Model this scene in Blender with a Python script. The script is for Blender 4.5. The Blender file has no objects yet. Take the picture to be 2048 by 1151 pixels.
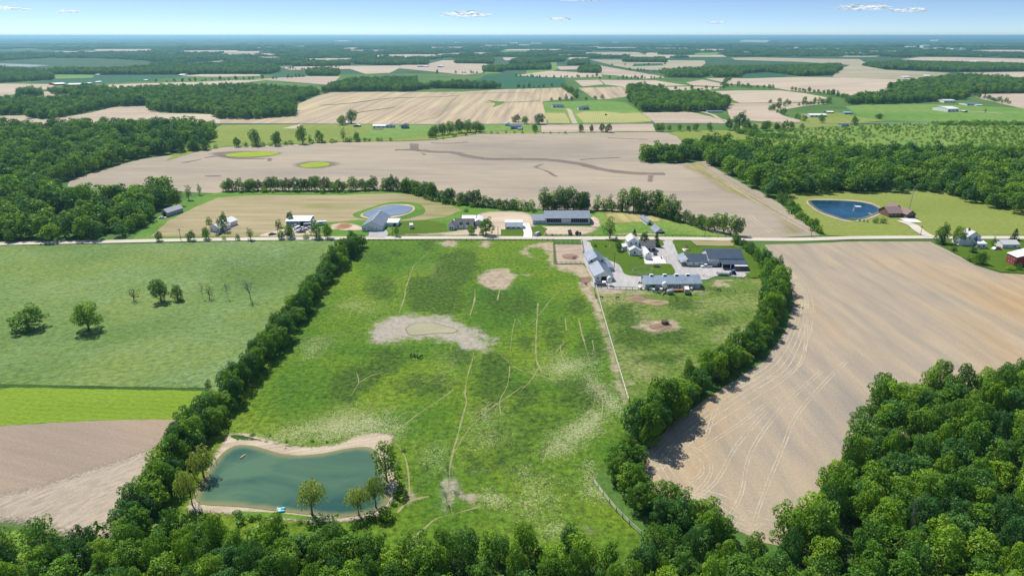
import bpy, bmesh, math, random
import numpy as np
from mathutils import Vector, Matrix
from mathutils.geometry import delaunay_2d_cdt, tessellate_polygon

# ------------------------------------------------------------------ camera, sky, sun, exposure
SC = bpy.context.scene
COL = SC.collection
RNG = np.random.default_rng(7)
random.seed(7)
PW, PH, FPX, HOR, CAMH = 2048.0, 1151.0, 1365.0, 72.0, 110.0
PITCH = math.atan((PH / 2 - HOR) / FPX)
cam_d = bpy.data.cameras.new('camera'); cam = bpy.data.objects.new('camera', cam_d); COL.objects.link(cam)
cam_d.sensor_width = 36.0; cam_d.lens = FPX * 36.0 / PW
cam.location = (0, 0, CAMH); cam.rotation_euler = (math.pi / 2 - PITCH, 0, 0)
cam_d.clip_start = 1.0; cam_d.clip_end = 200000.0
SC.camera = cam

SUN_EL, SUN_AZ = math.radians(56), math.radians(-38)      # azimuth clockwise from +Y
w = bpy.data.worlds.new('World'); SC.world = w; w.use_nodes = True
wt = w.node_tree; wt.nodes.clear()
wo = wt.nodes.new('ShaderNodeOutputWorld'); wb = wt.nodes.new('ShaderNodeBackground')
sky = wt.nodes.new('ShaderNodeTexSky'); sky.sky_type = 'NISHITA'; sky.sun_disc = False
sky.sun_elevation = SUN_EL; sky.sun_rotation = SUN_AZ % (2 * math.pi)
sky.altitude = 200; sky.air_density = 1.0; sky.dust_density = 0.2; sky.ozone_density = 3.0
tc = wt.nodes.new('ShaderNodeTexCoord'); mp = wt.nodes.new('ShaderNodeMapping')
mp.inputs['Location'].default_value = (0, 0, 0.05); mp.inputs['Scale'].default_value = (1, 1, 3.4)
wt.links.new(tc.outputs['Generated'], mp.inputs['Vector']); wt.links.new(mp.outputs[0], sky.inputs['Vector'])
wt.links.new(sky.outputs[0], wb.inputs[0]); wb.inputs[1].default_value = 0.115
wt.links.new(wb.outputs[0], wo.inputs[0])
sd = bpy.data.lights.new('sun', 'SUN'); sd.energy = 5.0; sd.angle = math.radians(0.53); sd.color = (1.0, 0.955, 0.88)
so = bpy.data.objects.new('sun', sd); COL.objects.link(so)
SUNV = Vector((math.sin(SUN_AZ) * math.cos(SUN_EL), math.cos(SUN_AZ) * math.cos(SUN_EL), math.sin(SUN_EL)))
so.rotation_euler = SUNV.to_track_quat('Z', 'Y').to_euler(); so.location = (0, 0, 400)
SC.view_settings.view_transform = 'Standard'; SC.view_settings.look = 'None'
SC.view_settings.exposure = 0.3; SC.view_settings.gamma = 1.0
SC.cycles.max_bounces = 6; SC.cycles.diffuse_bounces = 3; SC.cycles.glossy_bounces = 2
SC.cycles.transmission_bounces = 2; SC.cycles.transparent_max_bounces = 12; SC.cycles.volume_bounces = 0
SC.cycles.use_denoising = True

# ------------------------------------------------------------------ photograph position -> point on the land
CP, SP = math.cos(PITCH), math.sin(PITCH)
def at(x, y, z=0.0):
    u, v = (x - PW / 2) / FPX, (y - PH / 2) / FPX
    dz = -SP - v * CP; dy = CP - v * SP
    t = (CAMH - z) / max(-dz, 2e-3)
    return np.array([u * t, dy * t, z])
def at2(x, y): return at(x, y)[:2]
def depth_of(x, y): return float(np.linalg.norm(at(x, y) - np.array([0, 0, CAMH])))
def mpp(x, y): return depth_of(x, y) / math.hypot(FPX, x - PW / 2, y - PH / 2)       # metres per photograph pixel, across
def down(x, y):                                                             # angle below the horizon
    return math.asin(CAMH / depth_of(x, y))
def P2(px): return np.array([at2(*p) for p in px])

# ------------------------------------------------------------------ object helpers
def link(o, parent=None):
    COL.objects.link(o)
    if parent is not None: o.parent = parent
    return o
def mesh(name, v, f, mats=None, smooth=False, midx=None):
    me = bpy.data.meshes.new(name)
    me.from_pydata([tuple(map(float, p)) for p in v], [], [tuple(map(int, q)) for q in f])
    for m in (mats if isinstance(mats, (list, tuple)) else [mats] if mats else []): me.materials.append(m)
    if midx is not None: me.polygons.foreach_set('material_index', np.asarray(midx, dtype=np.int32))
    if smooth: me.polygons.foreach_set('use_smooth', np.ones(len(me.polygons), dtype=bool))
    me.update()
    return me
def obj(name, me, parent=None, loc=None, rz=0.0):
    o = bpy.data.objects.new(name, me); link(o, parent)
    if loc is not None: o.location = loc
    if rz: o.rotation_euler = (0, 0, rz)
    return o
def tag(o, label, cat, group=None):
    o['label'] = label; o['category'] = cat
    if group: o['group'] = group
    return o
def thing(name, label, cat, loc, rz=0.0, group=None):
    o = obj(name, None, None, tuple(loc), rz); o.empty_display_size = 0.5
    return tag(o, label, cat, group)
def struct(name, me, kind='structure', label=None, cat=None):
    o = obj(name, me); o['kind'] = kind
    if label: o['label'] = label
    if cat: o['category'] = cat
    return o
def fattr(me, name, arr):
    a = me.attributes.new(name, 'FLOAT', 'POINT'); a.data.foreach_set('value', np.asarray(arr, dtype=np.float32))

class B:
    """collects boxes, tubes and prisms into one mesh"""
    def __init__(s): s.v = []; s.f = []; s.m = []
    def add(s, v, f, m=0):
        k = len(s.v); s.v += [tuple(p) for p in v]; s.f += [tuple(i + k for i in q) for q in f]; s.m += [m] * len(f); return s
    def box(s, x0, y0, z0, x1, y1, z1, m=0):
        return s.add([(x0, y0, z0), (x1, y0, z0), (x1, y1, z0), (x0, y1, z0), (x0, y0, z1), (x1, y0, z1), (x1, y1, z1), (x0, y1, z1)],
                     [(3, 2, 1, 0), (4, 5, 6, 7), (0, 1, 5, 4), (1, 2, 6, 5), (2, 3, 7, 6), (3, 0, 4, 7)], m)
    def tube(s, pts, rad, n=6, m=0, cap=True):
        pts = [Vector(p) for p in pts]; k = len(s.v)
        if not isinstance(rad, (list, tuple)): rad = [rad] * len(pts)
        for i, p in enumerate(pts):
            d = (pts[min(i + 1, len(pts) - 1)] - pts[max(i - 1, 0)]).normalized()
            a = d.orthogonal().normalized() if abs(d.z) < 0.9 else Vector((1, 0, 0)).cross(d).normalized()
            b = d.cross(a)
            for j in range(n):
                t = 2 * math.pi * j / n; s.v.append(tuple(p + (a * math.cos(t) + b * math.sin(t)) * rad[i]))
        for i in range(len(pts) - 1):
            for j in range(n):
                q = (j + 1) % n
                s.f.append((k + i * n + j, k + i * n + q, k + (i + 1) * n + q, k + (i + 1) * n + j)); s.m.append(m)
        if cap:
            s.f.append(tuple(k + j for j in reversed(range(n)))); s.f.append(tuple(k + (len(pts) - 1) * n + j for j in range(n))); s.m += [m, m]
        return s
    def lathe(s, prof, n=12, c=(0, 0, 0), m=0):
        k = len(s.v)
        for r, z in prof:
            for j in range(n):
                t = 2 * math.pi * j / n; s.v.append((c[0] + r * math.cos(t), c[1] + r * math.sin(t), c[2] + z))
        for i in range(len(prof) - 1):
            for j in range(n):
                q = (j + 1) % n
                s.f.append((k + i * n + j, k + i * n + q, k + (i + 1) * n + q, k + (i + 1) * n + j)); s.m.append(m)
        return s
    def prism(s, prof, x0, x1, m=0):
        """profile of (y, z) points swept along x"""
        n = len(prof); k = len(s.v)
        s.v += [(x0, p[0], p[1]) for p in prof] + [(x1, p[0], p[1]) for p in prof]
        s.f.append(tuple(k + i for i in range(n))); s.f.append(tuple(k + n + i for i in reversed(range(n)))); s.m += [m, m]
        for i in range(n):
            j = (i + 1) % n; s.f.append((k + j, k + i, k + n + i, k + n + j)); s.m.append(m)
        return s
    def mesh(s, name, mats, smooth=False): return mesh(name, s.v, s.f, mats, smooth, s.m)
    def part(s, name, mats, parent, smooth=False, loc=None): return obj(name, s.mesh(name, mats, smooth), parent, loc)

# ------------------------------------------------------------------ material helper
class NB:
    def __init__(s, name):
        s.mat = bpy.data.materials.new(name); s.mat.use_nodes = True; s.t = s.mat.node_tree; s.t.nodes.clear()
        s.out = s.t.nodes.new('ShaderNodeOutputMaterial'); s.geo = None
    def n(s, typ, ins=None, **pr):
        nd = s.t.nodes.new('ShaderNode' + typ)
        for k, v in pr.items(): setattr(nd, k, v)
        for k, v in (ins or {}).items(): s.set(nd.inputs[k], v)
        return nd
    def set(s, sock, v):
        if isinstance(v, bpy.types.NodeSocket): s.t.links.new(v, sock)
        elif isinstance(v, (tuple, list)) and sock.type == 'RGBA' and len(v) == 3: sock.default_value = (*v, 1)
        else: sock.default_value = v
    def pos(s, ang=0.0, sc=(1, 1, 1), loc=(0, 0, 0)):
        if s.geo is None: s.geo = s.n('NewGeometry').outputs['Position']
        a = s.n('Mapping', {'Vector': s.geo, 'Rotation': (0, 0, -ang)}).outputs[0] if ang else s.geo
        return s.n('Mapping', {'Vector': a, 'Scale': sc, 'Location': loc}).outputs[0]
    def noise(s, scale, vec=None, detail=4.0, rough=0.55, dist=0.0):
        return s.n('TexNoise', {'Vector': vec if vec is not None else s.pos(), 'Scale': scale, 'Detail': detail, 'Roughness': rough, 'Distortion': dist}).outputs[0]
    def ramp(s, fac, stops, interp='LINEAR'):
        r = s.n('ValToRGB', {'Fac': fac}); r.color_ramp.interpolation = interp; e = r.color_ramp.elements
        while len(e) < len(stops): e.new(0.5)
        for k, (p, c) in enumerate(stops):
            e[k].position = p; e[k].color = (c, c, c, 1) if not isinstance(c, (tuple, list)) else (*c, 1)
        return r.outputs[0]
    def mix(s, f, a, b, mode='MIX'):
        nd = s.n('MixRGB', {'Fac': f, 'Color1': a, 'Color2': b}, blend_type=mode); return nd.outputs[0]
    def m(s, op, a, b=0.0, clamp=False):
        nd = s.n('Math', operation=op, use_clamp=clamp); s.set(nd.inputs[0], a); s.set(nd.inputs[1], b); return nd.outputs[0]
    def step(s, v, lo, hi): return s.n('MapRange', {'Value': v, 'From Min': lo, 'From Max': hi}, interpolation_type='SMOOTHSTEP').outputs[0]
    def attr(s, name): return s.n('Attribute', attribute_name=name).outputs['Fac']
    def bump(s, h, strength, dist): return s.n('Bump', {'Height': h, 'Strength': strength, 'Distance': dist}).outputs[0]
    def done(s, color, rough=0.9, normal=None, alpha=None, spec=0.2, metal=0.0):
        ins = {'Base Color': color, 'Roughness': rough, 'Specular IOR Level': spec, 'Metallic': metal}
        if normal is not None: ins['Normal'] = normal
        p = s.n('BsdfPrincipled', ins).outputs[0]
        if alpha is not None:
            tr = s.n('BsdfTransparent').outputs[0]; mx = s.n('MixShader'); s.set(mx.inputs[0], alpha)
            s.t.links.new(tr, mx.inputs[1]); s.t.links.new(p, mx.inputs[2]); p = mx.outputs[0]
        s.t.links.new(p, s.out.inputs['Surface']); return s.mat

def plain(name, c, rough=0.7, var=0.12, scale=1.5, spec=0.3, metal=0.0):
    b = NB(name); n = b.noise(scale, detail=3)
    lo, hi = tuple(x * (1 - var) for x in c), tuple(min(1, x * (1 + var)) for x in c)
    return b.done(b.ramp(n, [(0.3, lo), (0.7, hi)]), rough, spec=spec, metal=metal)
# ------------------------------------------------------------------ ground: helpers
def zlay(layer, dist): return layer * (0.012 + 1.0e-4 * dist)
def resample(P, step, jit, closed=True):
    out = []; n = len(P)
    for i in range(n if closed else n - 1):
        a, b = P[i], P[(i + 1) % n]; L = float(np.linalg.norm(b - a)); k = max(1, min(60, int(L / step)))
        for j in range(k):
            q = a + (b - a) * j / k
            out.append(q + (RNG.normal(0, jit, 2) if jit else 0))
    if not closed: out.append(P[-1])
    return np.array(out)
def catmull(P, k=5, closed=True):
    n = len(P); out = []
    rg = range(n) if closed else range(n - 1)
    for i in rg:
        g = lambda j: P[j % n] if closed else P[min(max(j, 0), n - 1)]
        p0, p1, p2, p3 = g(i - 1), g(i), g(i + 1), g(i + 2)
        for j in range(k):
            t = j / k
            out.append(0.5 * (2 * p1 + (p2 - p0) * t + (2 * p0 - 5 * p1 + 4 * p2 - p3) * t * t + (3 * p1 - p0 - 3 * p2 + p3) * t ** 3))
    if not closed: out.append(P[-1])
    return np.array(out)
def inside(P, Q):
    """which points Q (n x 2) lie inside polygon P"""
    x, y = Q[:, 0], Q[:, 1]; c = np.zeros(len(Q), bool); n = len(P)
    for i in range(n):
        x1, y1 = P[i]; x2, y2 = P[(i + 1) % n]
        if y1 == y2: continue
        m = (y1 > y) != (y2 > y)
        c ^= m & (x < (x2 - x1) * (y - y1) / (y2 - y1) + x1)
    return c
def dist_line(P, Q, closed=False):
    d = np.full(len(Q), 1e9)
    for i in range(len(P) if closed else len(P) - 1):
        a, b = P[i], P[(i + 1) % len(P)]; ab = b - a; L = ab @ ab
        t = np.clip(((Q - a) @ ab) / max(L, 1e-9), 0, 1); d = np.minimum(d, np.linalg.norm(Q - (a + t[:, None] * ab), axis=1))
    return d
FIELD_POLYS = []
def field(name, mat, px, layer=1, smooth=False, jit=0.25, keep=True):
    P = P2(px); md = float(np.mean(np.linalg.norm(P, axis=1)))
    if smooth: P = catmull(P)
    else: P = resample(P, max(2.5, md * 0.012), jit * max(0.3, md / 400))
    if keep: FIELD_POLYS.append(P)
    z = zlay(layer, md)
    V = [(p[0], p[1], z) for p in P]
    tris = tessellate_polygon([[Vector(v) for v in V]])
    f = []
    for t in tris:
        a, b, c = (np.array(V[i][:2]) for i in t)
        f.append(t if np.cross(b - a, c - a) > 0 else t[::-1])
    return struct(name, mesh(name, V, f, mat))
def grid_poly(P, res):
    lo, hi = P.min(0), P.max(0)
    xs = np.arange(lo[0], hi[0], res); ys = np.arange(lo[1], hi[1], res)
    Q = np.array(np.meshgrid(xs, ys)).reshape(2, -1).T + RNG.uniform(-.2, .2, (len(xs) * len(ys), 2)) * res
    Q = Q[inside(P, Q)]
    if len(Q): Q = Q[dist_line(P, Q, True) > res * 0.45]
    n = len(P)
    pts = [Vector(p) for p in P] + [Vector(q) for q in Q]
    vo, _e, fo, *_ = delaunay_2d_cdt(pts, [(i, (i + 1) % n) for i in range(n)], [list(range(n))], 1, 1e-4)
    return np.array([(v.x, v.y) for v in vo]), [tuple(f) for f in fo]
def patch(name, mat, px, layer, soft, res=None, smooth=True, P=None):
    """an overlay whose border breaks up over SOFT metres"""
    P = P2(px) if P is None else P; md = float(np.mean(np.linalg.norm(P, axis=1)))
    P = catmull(P, 4) if smooth else resample(P, max(soft, 1.0), 0)
    res = res or max(0.8, soft * 0.7)
    V, F = grid_poly(P, res)
    me = mesh(name, [(p[0], p[1], zlay(layer, md)) for p in V], F, mat)
    fattr(me, 'edge', np.clip(dist_line(P, V, True) / soft, 0, 1))
    return struct(name, me)
def strip(name, mat, px, width, layer, smooth=True, soft=True, widths=None):
    """a road, path or track: a band along a line, with a soft or a hard border"""
    P = P2(px); md = float(np.mean(np.linalg.norm(P, axis=1)))
    if smooth: P = catmull(P, 6, False)
    T = np.gradient(P, axis=0); T /= np.linalg.norm(T, axis=1)[:, None] + 1e-9
    N = np.stack([-T[:, 1], T[:, 0]], 1); z = zlay(layer, md); V = []; E = []; F = []
    for i, p in enumerate(P):
        wd = width * (1 + (RNG.normal(0, .12) if soft else 0))
        for k, e in ((-.5, 0), (0, 1), (.5, 0)):
            q = p + N[i] * wd * k; V.append((q[0], q[1], z)); E.append(e if soft else 1)
        if i: a = (i - 1) * 3; F += [(a + 1, a, a + 3, a + 4), (a + 2, a + 1, a + 4, a + 5)]
    F = [f[::-1] if np.cross(np.array(V[f[1]][:2]) - np.array(V[f[0]][:2]), np.array(V[f[2]][:2]) - np.array(V[f[0]][:2])) < 0 else f for f in F]
    me = mesh(name, V, F, mat); fattr(me, 'edge', E)
    return struct(name, me)
def pxang(a, b):
    d = at2(*b) - at2(*a); return math.atan2(d[1], d[0])

# ------------------------------------------------------------------ ground: materials
def edge_alpha(b, scale=1.2, amt=0.55, gaps=0.0):
    e = b.attr('edge'); n = b.noise(scale, detail=5, rough=0.65)
    if gaps: e = b.m('SUBTRACT', e, b.m('MULTIPLY', b.step(b.noise(0.09, detail=4), 0.45, 0.62), gaps))
    return b.step(b.m('ADD', e, b.m('MULTIPLY', b.m('SUBTRACT', n, 0.5), 2 * amt)), 0.15, 0.6)
def soil(name, c1, c2, c3, ang=0.0, row=0.35, rowk=0.25, big=0.012, green=None, gk=0.0, alpha=False, fine=1.6, along=0.02, gaps=0.0, amax=1.0):
    """bare earth: broad tints, streaks along the working direction, crumbs"""
    b = NB(name)
    base = b.ramp(b.noise(big, b.pos(ang, (0.45, 1, 1)), 5, 0.6, 0.6), [(0.32, c1), (0.5, c2), (0.68, c3)])
    st = b.noise(row, b.pos(ang, (along / row, 1, 1)), 3, 0.6)
    base = b.mix(rowk, base, b.ramp(st, [(0.3, tuple(x * 0.5 for x in c1)), (0.7, tuple(min(1, x * 1.45) for x in c3))]))
    cr = b.noise(fine, detail=6, rough=0.7)
    base = b.mix(0.55, base, b.ramp(cr, [(0.3, (0.35,) * 3), (0.7, (0.68,) * 3)]), 'OVERLAY')
    if green:
        g = b.step(b.noise(0.02, b.pos(ang, (0.35, 1, 1), (13, 5, 0)), 6, 0.65), 0.62 - gk, 0.86 - gk)
        base = b.mix(g, base, green)
    return b.done(base, 0.95, b.bump(cr, 0.5, 0.35), b.m('MULTIPLY', edge_alpha(b, gaps=gaps), amax) if alpha else None, 0.1)
def turf(name, lo, mid, hi, big=0.02, fine=0.9, ang=0.0, stretch=1.0, stripe=0.0, sk=0.0, sc=None, alpha=False, bump=0.6, pale=None, pk=0.0, k=0.6, lo2=0.22):
    """grass: broad tints, tufts, optional mowing stripes and pale heads"""
    b = NB(name)
    base = b.ramp(b.noise(big, b.pos(ang, (stretch, 1, 1)), 6, 0.6, 0.5), [(0.3, lo), (0.5, mid), (0.7, hi)])
    f = b.noise(fine, b.pos(ang, (max(stretch, .4), 1, 1)), 6, 0.72)
    base = b.mix(k, base, b.ramp(f, [(0.34, (lo2,) * 3), (0.66, (0.96 - lo2,) * 3)]), 'OVERLAY')
    if stripe:
        s = b.n('TexWave', {'Vector': b.pos(ang), 'Scale': stripe, 'Distortion': 2.5, 'Detail': 2.0, 'Detail Scale': 0.6}, bands_direction='Y').outputs['Fac']
        base = b.mix(b.m('MULTIPLY', s, sk), base, sc)
    if pale:
        s = b.step(b.noise(0.5, b.pos(ang, (0.6, 1, 1)), 6, 0.75, 1.8), 0.62 - pk, 0.82 - pk)
        s = b.m('MULTIPLY', s, b.step(b.noise(0.017, detail=4), 0.38, 0.68)); base = b.mix(s, base, pale)
    return b.done(base, 0.9, b.bump(f, bump, 0.6), edge_alpha(b) if alpha else None, 0.12)
def water(name, deep, shal, rough=0.12, spec=0.5, sc=0.06, bs=0.06):
    b = NB(name); n = b.noise(sc, b.pos(0.3, (0.6, 1, 1)), 4, 0.6, 0.8)
    c = b.ramp(n, [(0.34, deep), (0.6, shal)])
    e = b.attr('edge'); c = b.mix(b.step(b.m('ADD', e, b.m('MULTIPLY', b.m('SUBTRACT', b.noise(0.25), 0.5), 0.5)), 0.75, 0.05), c, (0.19, 0.19, 0.085))
    return b.done(c, rough, b.bump(b.noise(1.5, b.pos(0.4, (0.4, 1, 1)), 4), bs, 0.3), spec=spec)

M_GROUND = turf('rough grass', (0.05, 0.105, 0.022), (0.075, 0.15, 0.028), (0.11, 0.18, 0.035), 0.01, 0.7)
M_FARGROUND = turf('far wooded land', (0.028, 0.075, 0.025), (0.04, 0.09, 0.03), (0.055, 0.105, 0.035), 0.004, 0.02)
TAN1, TAN2, TAN3 = (0.32, 0.25, 0.185), (0.40, 0.32, 0.24), (0.47, 0.39, 0.29)
GRN = (0.17, 0.21, 0.05)
M_F = soil('tilled tan earth', (0.25, 0.228, 0.205), (0.325, 0.278, 0.208), (0.375, 0.262, 0.14), pxang((1700, 560), (1790, 620)), 0.14, 0.28, 0.014)
M_H = soil('worked pale earth', (0.25, 0.215, 0.17), (0.32, 0.27, 0.205), (0.385, 0.315, 0.225), pxang((700, 330), (900, 332)), 0.12, 0.14, 0.008, GRN, 0.0, along=0.02)
M_G = soil('greening tan stubble', (0.20, 0.20, 0.07), (0.31, 0.255, 0.15), (0.34, 0.28, 0.16), pxang((400, 420), (700, 420)), 0.16, 0.3, 0.012, (0.19, 0.2, 0.05), 0.1)
M_BR = soil('brown tilled earth', (0.24, 0.195, 0.155), (0.285, 0.225, 0.17), (0.33, 0.24, 0.16), pxang((60, 900), (300, 960)), 0.5, 0.1, 0.02)
M_STRAW = soil('straw littered earth', (0.29, 0.235, 0.18), (0.35, 0.29, 0.22), (0.39, 0.33, 0.25), 0.9, 0.9, 0.35, 0.05, alpha=True, fine=2.2, along=0.25)
M_T1 = soil('tan field earth', TAN1, TAN2, TAN3, 0.0, 0.06, 0.25, 0.004, GRN, -0.03, fine=0.3, along=0.004)
M_T2 = soil('pale field earth', (0.34, 0.27, 0.20), (0.43, 0.35, 0.26), (0.46, 0.39, 0.27), 0.5, 0.06, 0.2, 0.005, fine=0.3, along=0.004)
M_T3 = soil('stubble field earth', (0.30, 0.23, 0.17), (0.38, 0.30, 0.215), (0.43, 0.35, 0.20), math.pi / 2 - .05, 0.09, 0.45, 0.006, fine=0.4, along=0.003)
M_T4 = soil('greenish fallow earth', (0.22, 0.22, 0.11), (0.31, 0.28, 0.18), (0.40, 0.34, 0.24), 0.1, 0.05, 0.3, 0.005, fine=0.3, along=0.004)
M_SAND = soil('sandy yard earth', (0.36, 0.28, 0.2), (0.46, 0.37, 0.27), (0.52, 0.43, 0.31), 0.2, 0.5, 0.3, 0.05, GRN, 0.06, alpha=True)
M_DARKSOIL = soil('dark damp earth', (0.17, 0.135, 0.115), (0.21, 0.165, 0.14), (0.24, 0.19, 0.155), 0.1, 0.3, 0.3, 0.03, alpha=True, amax=0.7)
M_PEN = soil('trampled pen earth', (0.19, 0.13, 0.10), (0.33, 0.25, 0.19), (0.42, 0.34, 0.25), 0.3, 0.7, 0.3, 0.07)
M_DIRT = soil('bare trodden dirt', (0.33, 0.26, 0.18), (0.42, 0.34, 0.245), (0.47, 0.40, 0.30), 0.3, 0.8, 0.3, 0.1, alpha=True, fine=2.2)
M_TRAIL = soil('trodden trail dirt', (0.26, 0.27, 0.10), (0.36, 0.34, 0.155), (0.46, 0.41, 0.24), 0.3, 0.8, 0.3, 0.1, alpha=True, fine=2.2, gaps=0.35, amax=0.6)
M_MUD = soil('grey dried mud', (0.28, 0.245, 0.20), (0.35, 0.31, 0.255), (0.42, 0.37, 0.30), 0.3, 0.8, 0.4, 0.12, alpha=True, fine=1.8)
M_MANURE = soil('dark brown manure earth', (0.13, 0.075, 0.055), (0.2, 0.125, 0.09), (0.33, 0.24, 0.16), 0.5, 0.6, 0.4, 0.12, alpha=True)
M_RUT = soil('pale straw ruts', (0.42, 0.36, 0.25), (0.49, 0.42, 0.30), (0.54, 0.46, 0.33), 0, 0.8, 0.2, 0.1, alpha=True, gaps=0.3, amax=0.8)
M_YELLOW = soil('yellow green stubble', (0.24, 0.235, 0.075), (0.32, 0.285, 0.11), (0.38, 0.32, 0.15), pxang((1450, 360), (1640, 468)), 0.22, 0.4, 0.02, (0.20, 0.23, 0.06), 0.08, alpha=True)
M_STRIP = turf('bright mown grass', (0.115, 0.20, 0.014), (0.145, 0.235, 0.016), (0.175, 0.26, 0.022), 0.02, 1.4, pxang((60, 790), (300, 800)), 0.3, 0.12, 0.3, (0.2, 0.28, 0.025), bump=0.25)
M_MEADOW = turf('tall windblown meadow grass', (0.09, 0.158, 0.034), (0.13, 0.2, 0.048), (0.175, 0.23, 0.052), 0.016, 0.5, 0.35, 0.85, pale=(0.23, 0.33, 0.19), pk=0.16, bump=0.8, k=0.62, lo2=0.16)
M_LAWN = turf('mown lawn', (0.05, 0.1, 0.005), (0.066, 0.122, 0.007), (0.085, 0.145, 0.009), 0.05, 1.6, 0.1, 0.7, 0.1, 0.35, (0.08, 0.145, 0.01), bump=0.2)
M_MOWN = turf('yellow green hay meadow', (0.135, 0.19, 0.03), (0.17, 0.22, 0.036), (0.215, 0.245, 0.055), 0.015, 0.8, pxang((1850, 450), (2000, 455)), 0.2, 0.085, 0.5, (0.25, 0.265, 0.075), bump=0.3)
M_MOWNF = turf('yellow green far pasture', (0.14, 0.2, 0.03), (0.175, 0.225, 0.036), (0.22, 0.25, 0.055), 0.01, 0.3, 0.1, 0.3, 0.05, 0.3, (0.27, 0.28, 0.07), bump=0.3)
M_FARGREEN = turf('far green field', (0.10, 0.2, 0.03), (0.13, 0.235, 0.04), (0.2, 0.25, 0.07), 0.008, 0.2, 0.1, 0.35, bump=0.2)
M_HAY = turf('cut hay rows', (0.21, 0.24, 0.055), (0.26, 0.28, 0.075), (0.30, 0.31, 0.09), 0.02, 0.6, math.pi / 2 - .1, 0.4, 0.11, 0.85, (0.42, 0.38, 0.17), bump=0.3)
M_CROP = turf('young dark crop', (0.02, 0.085, 0.035), (0.024, 0.1, 0.042), (0.034, 0.115, 0.045), 0.006, 0.2, 0.1, 0.4, bump=0.2)
M_MARGIN = turf('lush field margin grass', (0.07, 0.16, 0.02), (0.095, 0.2, 0.024), (0.14, 0.23, 0.035), 0.04, 0.9, 0.1, 0.6)
M_UNDER = turf('fresh undergrowth', (0.11, 0.2, 0.02), (0.15, 0.25, 0.03), (0.2, 0.28, 0.04), 0.1, 0.7, alpha=True)
M_SCRUBG = turf('scrubland grass', (0.10, 0.19, 0.03), (0.15, 0.235, 0.04), (0.21, 0.26, 0.06), 0.02, 0.3)
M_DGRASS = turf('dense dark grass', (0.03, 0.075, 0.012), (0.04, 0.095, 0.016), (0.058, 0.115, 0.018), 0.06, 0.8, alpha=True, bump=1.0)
M_ALGAE = turf('lime green weeds', (0.2, 0.3, 0.02), (0.26, 0.34, 0.02), (0.3, 0.36, 0.03), 0.1, 0.8, alpha=True)
M_ROAD = soil('pale gravel road', (0.46, 0.41, 0.335), (0.52, 0.465, 0.385), (0.57, 0.51, 0.425), 0.0, 0.6, 0.2, 0.05, fine=2.5, along=0.02)
M_GRAVEL = soil('grey gravel', (0.33, 0.32, 0.305), (0.375, 0.36, 0.345), (0.42, 0.40, 0.37), 1.4, 0.5, 0.2, 0.05, fine=2.5, along=0.1)
M_CONC = soil('pale concrete', (0.66, 0.62, 0.57), (0.72, 0.68, 0.62), (0.76, 0.72, 0.66), 0.0, 0.3, 0.1, 0.1, fine=1.5)
M_TAR = soil('far grey tarmac', (0.16, 0.17, 0.17), (0.2, 0.2, 0.2), (0.24, 0.24, 0.23), 0.0, 0.3, 0.1, 0.05)
M_POND = water('green pond water', (0.022, 0.074, 0.06), (0.08, 0.15, 0.085), 0.15, 0.3, sc=0.04, bs=0.16)
M_BLUE = water('blue pond water', (0.002, 0.025, 0.06), (0.006, 0.065, 0.125), 0.15, 0.2, 0.06)
M_GREY = water('pale still water', (0.16, 0.21, 0.27), (0.20, 0.25, 0.31), 0.1, 0.6, 0.05)
M_PUDDLE = water('muddy puddle water', (0.30, 0.28, 0.16), (0.36, 0.33, 0.19), 0.25, 0.4, 0.08)
M_LAKE = water('far lake water', (0.45, 0.5, 0.55), (0.55, 0.6, 0.65), 0.3, 0.6, 0.002)

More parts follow.
